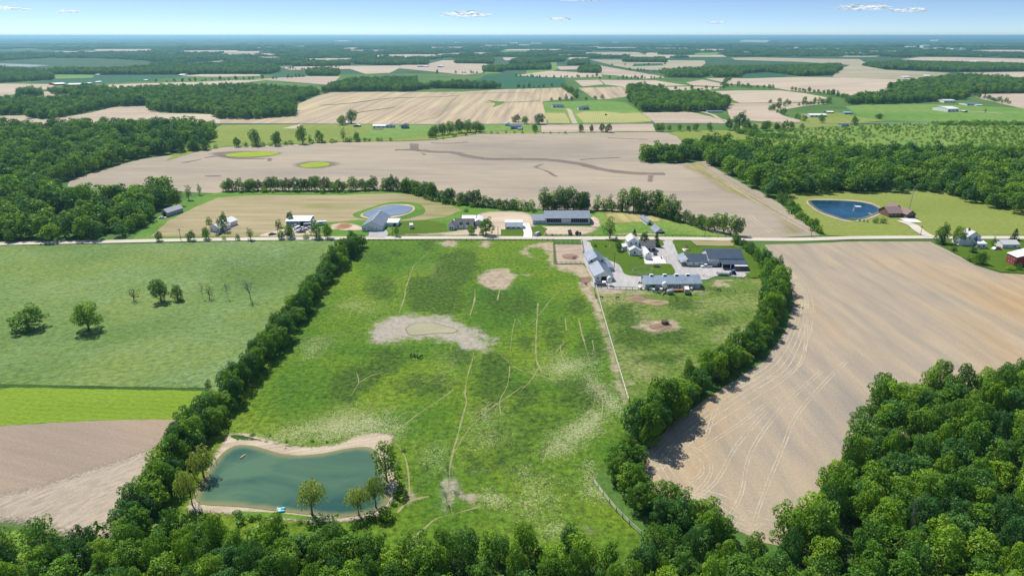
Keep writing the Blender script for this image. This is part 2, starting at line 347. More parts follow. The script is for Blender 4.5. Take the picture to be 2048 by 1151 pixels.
# pasture grass reads four masks from its own mesh: dense grass, bare dirt, pale seed heads, grey mud
def pasture_mat(name, dry=0.0):
    b = NB(name)
    n1 = b.noise(0.02, detail=6, rough=0.6, dist=0.6); f = b.noise(0.55, detail=8, rough=0.8); f2 = b.noise(2.3, detail=4, rough=0.7)
    if dry: base = b.ramp(n1, [(0.3, (0.07, 0.14, 0.016)), (0.46, (0.115, 0.18, 0.03)), (0.62, (0.22, 0.245, 0.085)), (0.74, (0.27, 0.265, 0.12))])
    else: base = b.ramp(n1, [(0.28, (0.045, 0.115, 0.014)), (0.44, (0.078, 0.162, 0.014)), (0.6, (0.125, 0.2, 0.016)), (0.75, (0.165, 0.22, 0.03))])
    n0 = b.m('SUBTRACT', b.noise(0.13, detail=8, rough=0.75), 0.5); br = b.m('MULTIPLY', n0, 2.0); bd = b.m('MULTIPLY', n0, 1.3)
    dk = b.step(b.m('ADD', b.m('MULTIPLY', b.attr('dark'), 0.8), b.m('ADD', bd, b.m('MULTIPLY', b.m('SUBTRACT', b.noise(0.33, b.pos(0.9, (0.5, 1, 1)), 5, 0.7), 0.5), 1.2))), 0.2, 0.7)
    base = b.mix(b.m('MULTIPLY', dk, 0.88), base, b.ramp(f, [(0.3, (0.028, 0.068, 0.010)), (0.7, (0.07, 0.125, 0.018))]))
    base = b.mix(0.7, base, b.ramp(f, [(0.36, (0.06,) * 3), (0.64, (0.9,) * 3)]), 'OVERLAY')
    sp = b.m('ADD', b.m('MULTIPLY', b.m('ADD', b.attr('speck'), b.m('MULTIPLY', b.m('SUBTRACT', b.noise(0.11, detail=5, rough=0.7), 0.5), 0.75)), 0.34), 0.41)
    s = b.step(b.noise(2.2, detail=3, rough=0.6, dist=1.5), b.m('SUBTRACT', 1.08, sp), b.m('SUBTRACT', 1.18, sp))
    base = b.mix(b.m('MULTIPLY', s, 0.7), base, (0.46, 0.44, 0.26))
    d = b.step(b.m('ADD', b.attr('dirt'), br), 0.3, 0.75)
    base = b.mix(d, base, b.ramp(b.noise(0.28, detail=8, rough=0.75), [(0.3, (0.17, 0.115, 0.075)), (0.46, (0.33, 0.265, 0.18)), (0.66, (0.47, 0.40, 0.285))]))
    mu = b.step(b.m('ADD', b.attr('mud'), br), 0.3, 0.8)
    base = b.mix(mu, base, b.ramp(b.noise(0.6, detail=6, rough=0.75), [(0.3, (0.24, 0.215, 0.165)), (0.55, (0.38, 0.34, 0.275)), (0.75, (0.47, 0.43, 0.355))]))
    return b.done(base, 0.92, b.bump(f, 0.9, 0.6), spec=0.1)
M_PASTURE = pasture_mat('grazed pasture grass'); M_PADDOCK = pasture_mat('dry paddock grass', 1.0)
def grazed(name, mat, px, splats, res, layer):
    P = resample(P2(px), res, 0.0); V, F = grid_poly(P, res)
    A = {k: np.zeros(len(V)) for k in ('dark', 'dirt', 'speck', 'mud')}
    for kind, pts, k, soft, val in splats:
        Q = P2(pts); soft = soft * (2.6 if k in ('dirt', 'mud') else 2.2 if k == 'speck' else 1.25)
        if kind == 'L': m = np.clip(1 - dist_line(Q, V) / soft, 0, 1)
        else:
            Q = catmull(Q, 4); d = dist_line(Q, V, True); m = np.clip(np.where(inside(Q, V), 0.5 + d / soft, 0.5 - d / soft), 0, 1)
        A[k] = np.maximum(A[k], m * val)
    me = mesh(name, [(p[0], p[1], zlay(layer, 230)) for p in V], F, mat)
    for k, a in A.items(): fattr(me, k, a)
    FIELD_POLYS.append(P)
    return struct(name, me)

# ------------------------------------------------------------------ ground: the land itself
def fan(name, mat, radii, z, a0=-65, a1=65, n=60):
    V = [(0, -150, z)]; F = []
    for r in radii:
        for j in range(n + 1):
            t = math.radians(a0 + (a1 - a0) * j / n); V.append((r * math.sin(t), r * math.cos(t) - 150, z))
    for j in range(n): F.append((0, 1 + j + 1, 1 + j))
    for i in range(len(radii) - 1):
        for j in range(n):
            a = 1 + i * (n + 1) + j; F.append((a, a + 1, a + n + 2, a + n + 1))
    return struct(name, mesh(name, V, F, mat))
fan('ground', M_GROUND, [150, 300, 600, 1200, 2400], 0.0)
def ring(name, mat, r0, r1, z, n=80):
    V = []; F = []
    for r in np.geomspace(r0, r1, 14):
        for j in range(n + 1):
            t = math.radians(-65 + 130 * j / n); V.append((r * math.sin(t), r * math.cos(t) - 150, z))
    for i in range(13):
        for j in range(n):
            a = i * (n + 1) + j; F.append((a, a + 1, a + n + 2, a + n + 1))
    return struct(name, mesh(name, V, F, mat))
ring('terrain', M_FARGROUND, 2400, 46000, 0.0)

# ---- near and middle fields
field('meadow', M_MEADOW, [(-260, 494), (0, 491), (300, 487), (560, 481), (722, 480), (690, 512), (640, 562), (590, 622), (540, 672), (500, 722), (470, 772), (430, 790), (415, 776), (200, 772), (0, 768), (-260, 764)], 1)
strip('path', M_DGRASS, [(-200, 770), (0, 771), (120, 773), (260, 776), (420, 778)], 3.0, 2)
field('hay_field', M_STRIP, [(-260, 800), (0, 779), (40, 771), (200, 773), (404, 778), (425, 790), (400, 828), (370, 838), (250, 839), (120, 844), (0, 851), (-260, 872)], 2)
field('field', M_BR, [(-260, 872), (0, 851), (120, 844), (250, 839), (378, 837), (350, 880), (318, 925), (288, 965), (255, 1005), (222, 1040), (205, 1052), (130, 1054), (60, 1034), (0, 1022), (-260, 1000)], 2)
patch('straw', M_STRAW, [(-260, 1000), (0, 975), (90, 955), (170, 930), (250, 905), (330, 880), (340, 940), (300, 1000), (260, 1060), (205, 1090), (130, 1092), (60, 1072), (0, 1060), (-260, 1060)], 3, 9.0, 2.0)
patch('margin', M_UNDER, [(0, 1050), (130, 1060), (215, 1052), (236, 1080), (210, 1130), (60, 1140), (0, 1120)], 1, 5, 2.5)
field('field', M_F, [(1529, 489), (1580, 488), (1640, 486), (1700, 483), (1860, 483), (1905, 505), (1950, 530), (2000, 546), (2048, 549), (2400, 553), (2500, 900), (2048, 800), (1700, 900), (1560, 1090), (1505, 1080), (1490, 1067), (1440, 1046), (1400, 1016), (1370, 1003), (1310, 985), (1285, 950), (1275, 920), (1290, 898), (1350, 842), (1450, 772), (1530, 722), (1570, 662), (1588, 605), (1580, 560), (1555, 522)], 1)
# working tracks on the tan field
for pts in ([(1500, 1060), (1520, 1000), (1560, 900), (1590, 830), (1640, 770), (1690, 720)], [(1330, 930), (1390, 900), (1470, 850), (1540, 800), (1600, 770)],
            [(1300, 945), (1330, 905), (1360, 890), (1400, 900), (1420, 935), (1395, 975), (1340, 975)], [(1315, 940), (1345, 912), (1375, 905), (1398, 920), (1400, 945), (1370, 965)],
            [(1410, 870), (1440, 800), (1500, 760), (1570, 752), (1620, 770)], [(1590, 560), (1600, 610), (1610, 660), (1600, 720), (1560, 760)], [(1380, 1000), (1430, 960), (1470, 890), (1530, 820)],
            [(1450, 1040), (1480, 985), (1500, 900), (1560, 815), (1640, 740)], [(1545, 500), (1580, 540), (1606, 600), (1620, 660)], [(1470, 1050), (1500, 1020), (1520, 1040), (1500, 1060)]):
    for off in (0, 1.9):
        strip('track', M_RUT, [(x + off * 3.0, y + off * 1.5) for x, y in pts], 0.55, 2)
HEAD = [(1555, 522), (1584, 560), (1592, 605), (1575, 662), (1535, 722), (1455, 775), (1355, 846), (1295, 900), (1281, 925), (1292, 950), (1320, 985), (1380, 1005), (1445, 1046), (1495, 1066)]
for off in (6, 13, 22, 30, 42):
    cx, cy = 1600, 860
    strip('track', M_RUT, [(x + off * (cx - x) / math.hypot(cx - x, cy - y) + off * .8, y + off * .6 * (cy - y) / math.hypot(cx - x, cy - y)) for x, y in HEAD], 0.7, 2)
for pts in ([(1480, 770), (1540, 760), (1620, 745), (1690, 735), (1700, 750), (1640, 780), (1560, 790), (1480, 810), (1400, 860), (1340, 890), (1370, 850)],
            [(1300, 905), (1360, 900), (1400, 925), (1380, 970), (1320, 965), (1290, 935)]):
    pass

field('field', M_H, [(138, 364), (165, 352), (200, 342), (240, 330), (280, 319), (330, 312), (400, 303), (430, 297), (450, 294), (540, 291), (600, 288), (700, 284), (800, 283), (860, 281), (900, 276), (960, 268), (1020, 267), (1150, 266), (1330, 264), (1352, 272), (1372, 288), (1330, 305), (1280, 309), (1277, 318), (1300, 326), (1350, 328), (1412, 322), (1430, 336), (1470, 358), (1520, 384), (1560, 408), (1600, 438), (1640, 470), (1560, 475), (1500, 479), (1440, 468), (1390, 447), (1340, 441), (1280, 422), (1100, 419), (1000, 412), (900, 400), (860, 385), (800, 379), (700, 384), (450, 386), (400, 386), (330, 380), (135, 374)], 1)
patch('stubble', M_YELLOW, [(1350, 330), (1412, 323), (1440, 344), (1520, 386), (1600, 440), (1632, 470), (1560, 474), (1490, 478), (1470, 466), (1540, 462), (1530, 430), (1490, 405), (1430, 380), (1390, 352)], 2, 28, 5)
for pts in ([(1425, 352), (1480, 385), (1560, 432), (1620, 466)], [(1435, 350), (1490, 384), (1570, 430), (1630, 464)], [(1494, 430), (1510, 445), (1540, 465)], [(1500, 428), (1516, 443), (1548, 464)], [(1400, 332), (1440, 357), (1500, 395)]):
    strip('track', M_RUT, pts, 1.6, 3)
strip('wet_swale', M_DARKSOIL, [(790, 300), (830, 300), (870, 304), (905, 305), (940, 313), (980, 318), (1050, 318), (1100, 320), (1160, 328), (1200, 338), (1260, 346), (1330, 348)], 16, 2)
for pts in ([(817, 287), (839, 287), (840, 300), (856, 310), (845, 312), (838, 303), (818, 299)], [(1294, 350), (1310, 351), (1307, 365), (1291, 364)], [(532, 316), (547, 316), (546, 323), (531, 323)], [(1062, 334), (1078, 328), (1092, 327), (1078, 335), (1100, 342), (1121, 354), (1106, 354), (1084, 341)], [(348, 327), (400, 318), (412, 318), (375, 326)], [(400, 351), (440, 350), (452, 354), (410, 354)]):
    patch('tilled_patch', M_DARKSOIL, pts, 3, 4, 2.5, False)
strip('tilled_patch', M_DARKSOIL, [(410, 316), (440, 312), (470, 317), (530, 318)], 7, 2)
strip('tilled_patch', M_DARKSOIL, [(1215, 276), (1260, 278), (1295, 279)], 7, 2)
strip('tilled_patch', M_DARKSOIL, [(862, 286), (900, 287), (935, 284)], 7, 2)
strip('tilled_patch', M_DARKSOIL, [(1160, 320), (1180, 318), (1240, 315)], 7, 2)
patch('damp_hollow', M_DARKSOIL, [(410, 306), (480, 300), (560, 302), (575, 308), (520, 318), (440, 318)], 2, 22, 5)
patch('damp_hollow', M_DARKSOIL, [(575, 328), (620, 320), (680, 322), (690, 330), (640, 340), (585, 337)], 2, 22, 5)
patch('weed_hollow', M_ALGAE, [(448, 309), (490, 304), (540, 303), (562, 306), (540, 312), (490, 315), (455, 314)], 3, 5, 3)
patch('weed_hollow', M_ALGAE, [(596, 331), (620, 325), (650, 324), (664, 329), (645, 334), (610, 336)], 3, 4, 3)

field('margin', M_MARGIN, [(262, 480), (310, 440), (345, 412), (380, 396), (430, 386), (470, 382), (800, 379), (850, 390), (900, 404), (960, 412), (1070, 420), (1180, 421), (1300, 424), (1390, 448), (1440, 468), (1480, 476), (1100, 473), (735, 473), (600, 475), (400, 478)], 2)
field('field', M_G, [(300, 474), (340, 440), (395, 412), (435, 396), (500, 391), (700, 390), (790, 387), (845, 391), (900, 409), (924, 421), (890, 434), (850, 440), (800, 442), (720, 440), (640, 446), (570, 452), (548, 464), (500, 474), (440, 473), (380, 474)], 3)
field('meadow', M_MOWN, [(1563, 387), (1600, 383), (1850, 382), (1900, 386), (1950, 396), (2000, 412), (2400, 440), (2400, 473), (2048, 471), (1860, 471), (1700, 473), (1650, 470), (1610, 440), (1575, 405)], 2)
field('meadow', M_MOWNF, [(330, 322), (358, 302), (400, 277), (425, 259), (445, 250), (600, 249), (740, 249), (870, 250), (1080, 250), (1080, 267), (960, 267), (900, 275), (860, 280), (800, 282), (700, 283), (600, 287), (450, 293), (400, 302)], 2)
field('lawn', M_FARGREEN, [(735, 258), (750, 250), (880, 250), (870, 268), (800, 276), (735, 280), (700, 280), (740, 262)], 3)
field('lawn', M_FARGREEN, [(960, 250), (1080, 250), (1082, 262), (965, 263)], 3)
field('garden', M_T2, [(563, 257), (602, 248.5), (608, 249), (588, 258)], 3)
field('garden', M_DARKSOIL, [(589, 258), (609, 249), (642, 249.5), (630, 259)], 3)
field('meadow', M_MOWNF, [(1335, 265), (1400, 261), (1470, 261), (1500, 265), (1570, 292), (1400, 295), (1372, 288), (1352, 272)], 2)
field('field', M_T1, [(1082, 250), (1225, 249), (1305, 247), (1310, 263), (1082, 265)], 2)
field('scrubland', M_SCRUBG, [(1470, 261), (1600, 258), (1700, 252), (1800, 245), (2048, 246), (2400, 246), (2400, 330), (2048, 322), (1900, 310), (1700, 310), (1600, 300), (1570, 292), (1500, 265)], 2)

# ---- far fields
FAR = [
 ('meadow', M_FARGREEN, [(1085, 205), (1200, 201), (1250, 205), (1278, 222), (1306, 244), (1270, 247), (1160, 247.5), (1150, 248), (1096, 247)], 2),
 ('hay_field', M_HAY, [(1088, 226), (1130, 226.5), (1140, 246.5), (1097, 246.5)], 3),
 ('hay_field', M_HAY, [(1152, 229), (1166, 224), (1205, 223), (1245, 227), (1280, 226), (1304, 243), (1250, 246), (1168, 246)], 3),
 ('field', M_T1, [(1281, 226), (1380, 224), (1420, 233), (1450, 243), (1440, 246), (1310, 246)], 2),
 ('field', M_T3, [(440, 247), (440, 237), (592, 233), (588, 212), (640, 190), (660, 185), (760, 184), (800, 184.5), (925, 184), (1000, 179), (1140, 175.5), (1152, 196), (1085, 203), (1095, 247), (860, 248.5), (600, 247)], 1),
 ('field', M_T1, [(-150, 233), (0, 232), (48, 231), (85, 240), (140, 233), (185, 225), (220, 216), (245, 213), (300, 213), (320, 226), (430, 229), (440, 237), (440, 247), (330, 252), (200, 264), (-150, 266)], 1),
 ('crop_field', M_CROP, [(833, 165), (900, 163), (958, 160), (970, 150), (1020, 146), (1080, 150), (1130, 153), (1132, 173), (1080, 176), (1000, 178), (940, 177), (870, 176), (835, 172)], 2),
 ('field', M_T1, [(800, 131), (860, 127), (885, 121), (907, 121), (912, 127), (975, 128), (985, 131), (965, 146), (930, 150), (880, 145), (800, 137)], 1),
 ('meadow', M_FARGREEN, [(978, 130), (1010, 129), (1000, 147), (990, 147), (968, 148)], 2),
 ('meadow', M_FARGREEN, [(1060, 130), (1112, 124), (1116, 138), (1100, 144), (1050, 148)], 1),
 ('field', M_T2, [(1030, 151), (1100, 142), (1200, 147), (1205, 154), (1135, 156), (1060, 153)], 2),
 ('field', M_T1, [(1113, 133), (1165, 132.5), (1160, 139), (1120, 140)], 2),
 ('field', M_T4, [(1180, 119.5), (1245, 120), (1250, 124.5), (1335, 125), (1335, 121), (1408, 121), (1412, 126), (1398, 138), (1330, 141), (1270, 139), (1225, 131)], 1),
 ('crop_field', M_CROP, [(1268, 128), (1325, 127), (1326, 131), (1264, 133)], 2),
 ('field', M_T1, [(1185, 130), (1215, 134), (1250, 140), (1330, 154), (1290, 158), (1230, 151), (1195, 149)], 1),
 ('field', M_T2, [(1200, 160), (1310, 161), (1376, 171), (1250, 174), (1210, 169)], 1),
 ('field', M_T1, [(1372, 165), (1405, 159.5), (1456, 170), (1440, 173), (1385, 171)], 1),
 ('field', M_T2, [(1252, 176), (1375, 173.5), (1450, 175), (1420, 180), (1300, 181)], 2),
 ('field', M_T2, [(1410, 157), (1500, 157), (1600, 154), (1700, 155), (1838, 161), (1800, 168), (1768, 177), (1802, 184), (1790, 190), (1700, 191), (1640, 185), (1575, 181), (1530, 172), (1460, 168)], 1),
 ('field', M_T4, [(1462, 116), (1520, 115), (1600, 117), (1718, 118.5), (1735, 128), (1770, 140), (1900, 146), (1850, 160), (1665, 154.5), (1672, 142), (1700, 130), (1600, 124), (1470, 120)], 1),
 ('crop_field', M_CROP, [(1485, 151), (1530, 145), (1576, 149), (1572, 154), (1480, 157)], 2),
 ('field', M_T2, [(1800, 119), (1842, 114.5), (1920, 115), (2048, 118), (2300, 118), (2300, 128), (1960, 126), (1880, 123)], 1),
 ('field', M_T2, [(1920, 146), (2048, 144), (2300, 144), (2300, 160), (2048, 160), (1990, 155)], 1),
 ('field', M_T1, [(1936, 189), (2048, 187), (2300, 188), (2300, 222), (2048, 218), (1962, 198)], 1),
 ('field', M_T2, [(1420, 183), (1480, 181), (1560, 181), (1610, 187), (1660, 196), (1650, 204), (1480, 206), (1456, 196)], 1),
 ('field', M_T1, [(1450, 207), (1560, 206), (1660, 206.5), (1605, 213), (1550, 222), (1570, 233), (1620, 244), (1560, 246), (1500, 241), (1462, 238), (1455, 222)], 1),
 ('meadow', M_FARGREEN, [(1690, 213), (1750, 207.5), (1850, 208), (1950, 212), (2048, 216), (2300, 220), (2300, 244), (2048, 244), (1870, 245), (1780, 241), (1720, 235)], 1),
 ('meadow', M_MOWNF, [(1600, 228), (1690, 225), (1722, 235), (1775, 241), (1720, 246), (1600, 247)], 2),
 ('meadow', M_MOWNF, [(1480, 248), (1700, 248), (1700, 252), (1600, 257), (1480, 257)], 3),
 ('field', M_T3, [(1156, 176), (1250, 173.5), (1263, 192), (1212, 199), (1190, 199)], 1),
 ('field', M_T1, [(1150, 161), (1198, 160), (1208, 169), (1165, 173)], 1),
 ('crop_field', M_CROP, [(45, 167), (110, 160), (190, 153), (350, 149), (362, 153), (285, 163), (210, 167), (100, 167)], 1),
 ('meadow', M_FARGREEN, [(108, 149.5), (190, 150), (185, 156), (112, 158)], 2),
 ('field', M_T2, [(-200, 170), (0, 167.5), (100, 168.5), (112, 174), (75, 182), (45, 186), (0, 193), (-200, 196)], 1),
 ('field', M_T2, [(160, 172), (280, 167), (400, 164), (470, 161), (540, 160), (470, 167), (400, 175), (340, 181), (250, 178), (165, 177)], 1),
 ('field', M_T1, [(80, 184), (150, 182), (250, 183), (340, 183), (405, 182), (400, 187), (300, 188.5), (200, 190), (86, 192)], 1),
 ('field', M_T1, [(180, 195), (280, 194), (275, 198), (180, 199.5)], 1),
 ('field', M_T2, [(360, 152.5), (400, 149), (520, 149), (520, 152), (440, 154)], 1),
 ('field', M_T1, [(500, 159), (610, 153), (680, 153), (672, 162), (655, 170), (610, 166), (560, 162)], 1),
 ('crop_field', M_CROP, [(545, 148), (610, 148), (612, 154), (548, 156)], 1),
 ('field', M_T2, [(560, 134), (640, 132.5), (700, 132), (800, 131.5), (800, 136), (780, 146), (730, 148), (700, 138), (580, 140)], 1),
 ('field', M_T2, [(610, 117.5), (705, 116.5), (720, 121.5), (620, 122)], 1),
 ('field', M_T4, [(395, 124.5), (460, 121), (510, 118), (512, 120), (460, 126), (400, 128)], 1),
 ('field', M_T4, [(200, 134), (232, 134), (228, 142), (202, 143)], 1),
 ('field', M_T2, [(1005, 115.5), (1055, 115), (1052, 121), (1010, 121)], 1),
 ('field', M_T4, [(1110, 87), (1190, 87), (1200, 94), (1130, 95)], 1),
 ('field', M_T2, [(1135, 115), (1175, 115), (1180, 119), (1140, 121)], 1),
 ('field', M_T4, [(870, 108), (935, 106.5), (930, 111), (880, 111)], 1),
 ('field', M_T4, [(1500, 96), (1600, 97), (1590, 99), (1510, 98.5)], 1),
 ('field', M_T4, [(525, 97), (560, 95), (560, 97.5), (530, 98.5)], 1),
 ('field', M_T4, [(60, 94.5), (130, 94), (220, 94), (210, 95.5), (80, 96)], 1),
 ('lake', M_LAKE, [(-300, 128), (0, 127.5), (50, 129), (99, 131), (70, 134), (0, 135), (-300, 137)], 2),
 ('lake', M_LAKE, [(-120, 86), (0, 87.5), (20, 89), (-60, 90), (-120, 90)], 2),
]
for nm, mt, px, ly in FAR: field(nm, mt, px, ly, jit=0.15)
for pts, wd in (([(640, 211), (700, 207), (760, 199), (800, 196), (880, 194), (915, 191)], 7), ([(700, 228), (740, 222), (790, 215)], 6), ([(970, 205), (1010, 205), (1040, 204), (1080, 202)], 8), ([(900, 188), (980, 186), (1060, 186)], 5), ([(1560, 155), (1680, 156)], 6)):
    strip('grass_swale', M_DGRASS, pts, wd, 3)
patch('grass_swale', M_MARGIN, [(975, 201), (995, 203), (1010, 204), (1000, 210), (985, 214), (990, 207)], 3, 5, 3)
strip('path', M_TRAIL, [(826, 247.5), (850, 240), (875, 233), (885, 225), (895, 211), (905, 200), (920, 189)], 7, 4)
strip('path', M_RUT, [(1135, 218), (1139, 222), (1143, 232), (1150, 247.5)], 7, 4, soft=False)
strip('path', M_RUT, [(1100, 217), (1140, 219.5), (1158, 219.5)], 5, 4, soft=False)
strip('path', M_RUT, [(1440, 247), (1455, 243), (1438, 238), (1425, 230), (1400, 223)], 6, 4, soft=False)
strip('path', M_RUT, [(1200, 131), (1215, 135), (1245, 141), (1290, 149), (1330, 157)], 7, 3, soft=False)
strip('path', M_RUT, [(1880, 214), (1925, 222), (1960, 224), (2005, 228)], 7, 3, soft=False)
strip('road', M_TAR, [(380, 249), (440, 247.5), (600, 247.8), (860, 249.3), (1000, 249.4), (1160, 248.8), (1310, 247.6), (1450, 247.5), (1600, 247.6), (1760, 246.3), (1900, 245.3), (2048, 245), (2300, 245)], 6.0, 4, soft=False)

# ---- road and farm ground
ROADPX = [(-260, 494), (-100, 490.5), (0, 488), (200, 484), (400, 480), (560, 478), (735, 476.5), (900, 476), (1100, 476.5), (1300, 477), (1450, 478.5), (1530, 479.5), (1600, 479.3), (1660, 477.5), (1720, 475.8), (1860, 475), (2048, 475.5), (2400, 476)]
patch('yard', M_SAND, [(950, 428), (985, 421), (1060, 424), (1078, 440), (1075, 456), (1020, 472), (960, 473), (880, 474), (800, 474), (800, 467), (880, 463), (940, 452)], 4, 9)
patch('yard', M_SAND, [(1060, 455), (1090, 451), (1180, 452), (1205, 458), (1180, 472), (1230, 466), (1330, 466), (1310, 473), (1090, 472), (1070, 472), (1075, 463)], 4, 7)
patch('yard', M_SAND, [(1178, 436), (1192, 428), (1205, 448), (1200, 456), (1178, 453)], 5, 4)
patch('yard', M_SAND, [(512, 470), (540, 462), (590, 454), (640, 458), (650, 470), (600, 474), (520, 475)], 4, 6)
patch('yard', M_SAND, [(655, 452), (680, 445), (715, 448), (735, 458), (720, 462), (680, 462)], 4, 5)
field('lawn', M_LAWN, [(766, 476), (790, 458), (800, 444), (860, 441), (890, 448), (900, 470), (860, 474)], 4)
field('lawn', M_LAWN, [(1000, 473), (1003, 459), (1046, 459), (1048, 473)], 5)
field('lawn', M_LAWN, [(1062, 455), (1080, 452), (1095, 458), (1085, 470), (1068, 470)], 5)
field('yard', M_SCRUBG, [(1185, 423), (1300, 424), (1390, 448), (1440, 468), (1470, 474), (1330, 468), (1230, 462), (1205, 452)], 3)
patch('dry_bank', M_YELLOW, [(1210, 425), (1290, 427), (1330, 438), (1320, 446), (1270, 447), (1230, 450), (1208, 440)], 4, 8)
strip('road', M_ROAD, ROADPX, 6.2, 6, soft=False)
strip('driveway', M_GRAVEL, [(750, 476), (757, 470), (755, 464), (748, 462)], 11, 7, soft=False)
strip('driveway', M_CONC, [(1055, 476), (1056, 466), (1053, 456), (1050, 447)], 5, 7, soft=False)
field('driveway', M_GRAVEL, [(1161, 479), (1184, 479), (1190, 486), (1320, 482), (1326, 479), (1346, 479), (1352, 500), (1366, 526), (1380, 535), (1480, 535), (1502, 545), (1486, 555), (1440, 551), (1415, 559), (1290, 574), (1206, 573), (1186, 566), (1180, 530), (1165, 500)], 5)
field('lawn', M_LAWN, [(1184, 481), (1318, 481), (1325, 484), (1327, 491), (1312, 495), (1290, 501), (1289, 520), (1293, 529), (1337, 528.5), (1345, 534), (1350, 545), (1340, 551), (1300, 553), (1264, 552), (1248, 547), (1243, 537), (1235, 528), (1215, 519), (1195, 506), (1185, 496), (1181, 486)], 7, True)
field('patio', M_CONC, [(1287, 519), (1325, 513), (1333, 528), (1292, 528)], 8)
field('lawn', M_LAWN, [(1343, 482), (1382, 482), (1390, 493), (1470, 494), (1495, 497), (1510, 520), (1545, 553), (1502, 557), (1489, 547), (1503, 545), (1480, 534), (1374, 533), (1362, 510)], 7)
field('garden', M_G, [(1382, 482), (1465, 482), (1468, 493), (1393, 492)], 8)
field('riding_ring', M_SAND, [(1264 + 20.5 * (1 + math.cos(t)), 544.5 + 6.6 * math.sin(t)) for t in np.linspace(0, 2 * math.pi, 20, False)], 9, True)
field('garden', M_CONC, [(1363, 498), (1374, 498), (1378, 502.5), (1366, 502.5)], 9)
strip('driveway', M_ROAD, [(1862, 475), (1840, 463), (1825, 451), (1800, 442)], 6, 7, soft=False)
field('driveway', M_CONC, [(1798, 438), (1830, 437), (1842, 446), (1815, 445)], 8)
field('lawn', M_LAWN, [(1872, 478), (2400, 478), (2400, 550), (2048, 547), (2000, 543), (1950, 528), (1905, 503)], 4)
field('path', M_CONC, [(1760, 421), (1775, 422), (1768, 427), (1750, 429)], 4)

# ---- ponds
def pond(name, mat, px, soft, layer=8):
    P = catmull(P2(px), 5); V, F = grid_poly(P, max(1.0, soft * 0.4)); md = float(np.mean(np.linalg.norm(P, axis=1)))
    me = mesh(name, [(p[0], p[1], zlay(layer, md)) for p in V], F, mat); fattr(me, 'edge', np.clip(dist_line(P, V, True) / soft, 0, 1))
    FIELD_POLYS.append(P)
    return struct(name, me)
patch('pond_bank', M_DIRT, [(1608, 404), (1625, 398), (1685, 399), (1725, 402), (1755, 410), (1770, 424), (1748, 437), (1712, 445), (1690, 444), (1660, 436), (1635, 426), (1616, 413)], 5, 3)
pond('pond', M_BLUE, [(1616, 404), (1625, 401), (1680, 402), (1720, 405), (1750, 412), (1763, 423), (1745, 432), (1725, 439), (1705, 441), (1688, 440), (1665, 433), (1640, 424), (1622, 412)], 4, 9)
patch('pond_bank', M_MARGIN, [(705, 430), (740, 416), (780, 405), (830, 406), (850, 418), (842, 430), (800, 440), (740, 440)], 5, 5)
patch('pond_bank', M_SAND, [(718, 431), (745, 418), (780, 409), (822, 410), (832, 419), (815, 430), (780, 437), (735, 438)], 6, 2)
pond('pond', M_GREY, [(725, 430), (748, 419), (783, 411), (815, 413), (826, 418), (812, 428), (775, 434), (745, 436)], 2.5, 9)
patch('pond_bank', M_DIRT, [(360, 1030), (385, 985), (410, 935), (432, 895), (455, 866), (490, 862), (530, 872), (575, 884), (620, 890), (675, 884), (715, 868), (765, 862), (795, 872), (785, 900), (795, 940), (803, 975), (785, 1015), (740, 1042), (640, 1050), (560, 1045), (470, 1035), (400, 1030)], 6, 3.2)
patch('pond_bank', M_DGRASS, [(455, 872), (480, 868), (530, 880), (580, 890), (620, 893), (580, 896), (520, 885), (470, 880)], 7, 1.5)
patch('pond_bank', M_MARGIN, [(480, 1023), (560, 1026), (650, 1036), (700, 1034), (640, 1040), (560, 1036), (490, 1032)], 7, 1.2)
pond('pond', M_POND, [(392, 992), (405, 962), (422, 935), (446, 906), (470, 892), (500, 891), (530, 898), (560, 907), (600, 911), (650, 906), (690, 898), (730, 894), (752, 902), (764, 925), (772, 945), (780, 975), (776, 1005), (745, 1026), (690, 1034), (640, 1032), (560, 1023), (480, 1014), (410, 1010), (393, 1003)], 3.5, 9)

# ---- the grazed pasture and its marks
SPL = []
def D(v, s, *polys):
    for p in polys: SPL.append(('P', p, 'dark', s, v))
def el(x0, y0, x1, y1, k=9, j=0.22):
    cx, cy, a, c = (x0 + x1) / 2, (y0 + y1) / 2, (x1 - x0) / 2, (y1 - y0) / 2
    return [(cx + a * math.cos(t) * RNG.uniform(1 - j, 1 + j), cy + c * math.sin(t) * RNG.uniform(1 - j, 1 + j)) for t in np.linspace(0, 2 * math.pi, k, False)]
D(0.9, 9, el(728, 550, 800, 602), [(810, 562), (860, 545), (880, 508), (950, 500), (962, 540), (930, 575), (930, 622), (860, 628), (815, 612)], el(970, 585, 1028, 632), el(1015, 580, 1072, 638), el(1128, 592, 1185, 636),
  el(1085, 635, 1135, 706), el(1153, 662, 1222, 728), el(745, 690, 818, 728), [(650, 790), (680, 740), (760, 715), (815, 712), (800, 740), (740, 780), (690, 812)], el(790, 748, 918, 795), el(898, 690, 952, 735), [(950, 715), (1000, 705), (1030, 730), (1015, 790), (985, 830), (950, 820)],
  el(1005, 755, 1085, 825), el(1105, 758, 1225, 825), el(924, 905, 982, 952), el(835, 480, 872, 503), el(772, 497, 812, 514), el(740, 508, 780, 528), el(880, 545, 925, 570), el(1025, 668, 1075, 702))
D(0.55, 16, [(930, 860), (980, 815), (1060, 800), (1150, 800), (1200, 815), (1130, 880), (1100, 920), (1160, 950), (1150, 990), (1060, 980), (980, 990), (920, 960)], el(1020, 1000, 1180, 1060), el(800, 900, 880, 1000), el(640, 760, 720, 860))
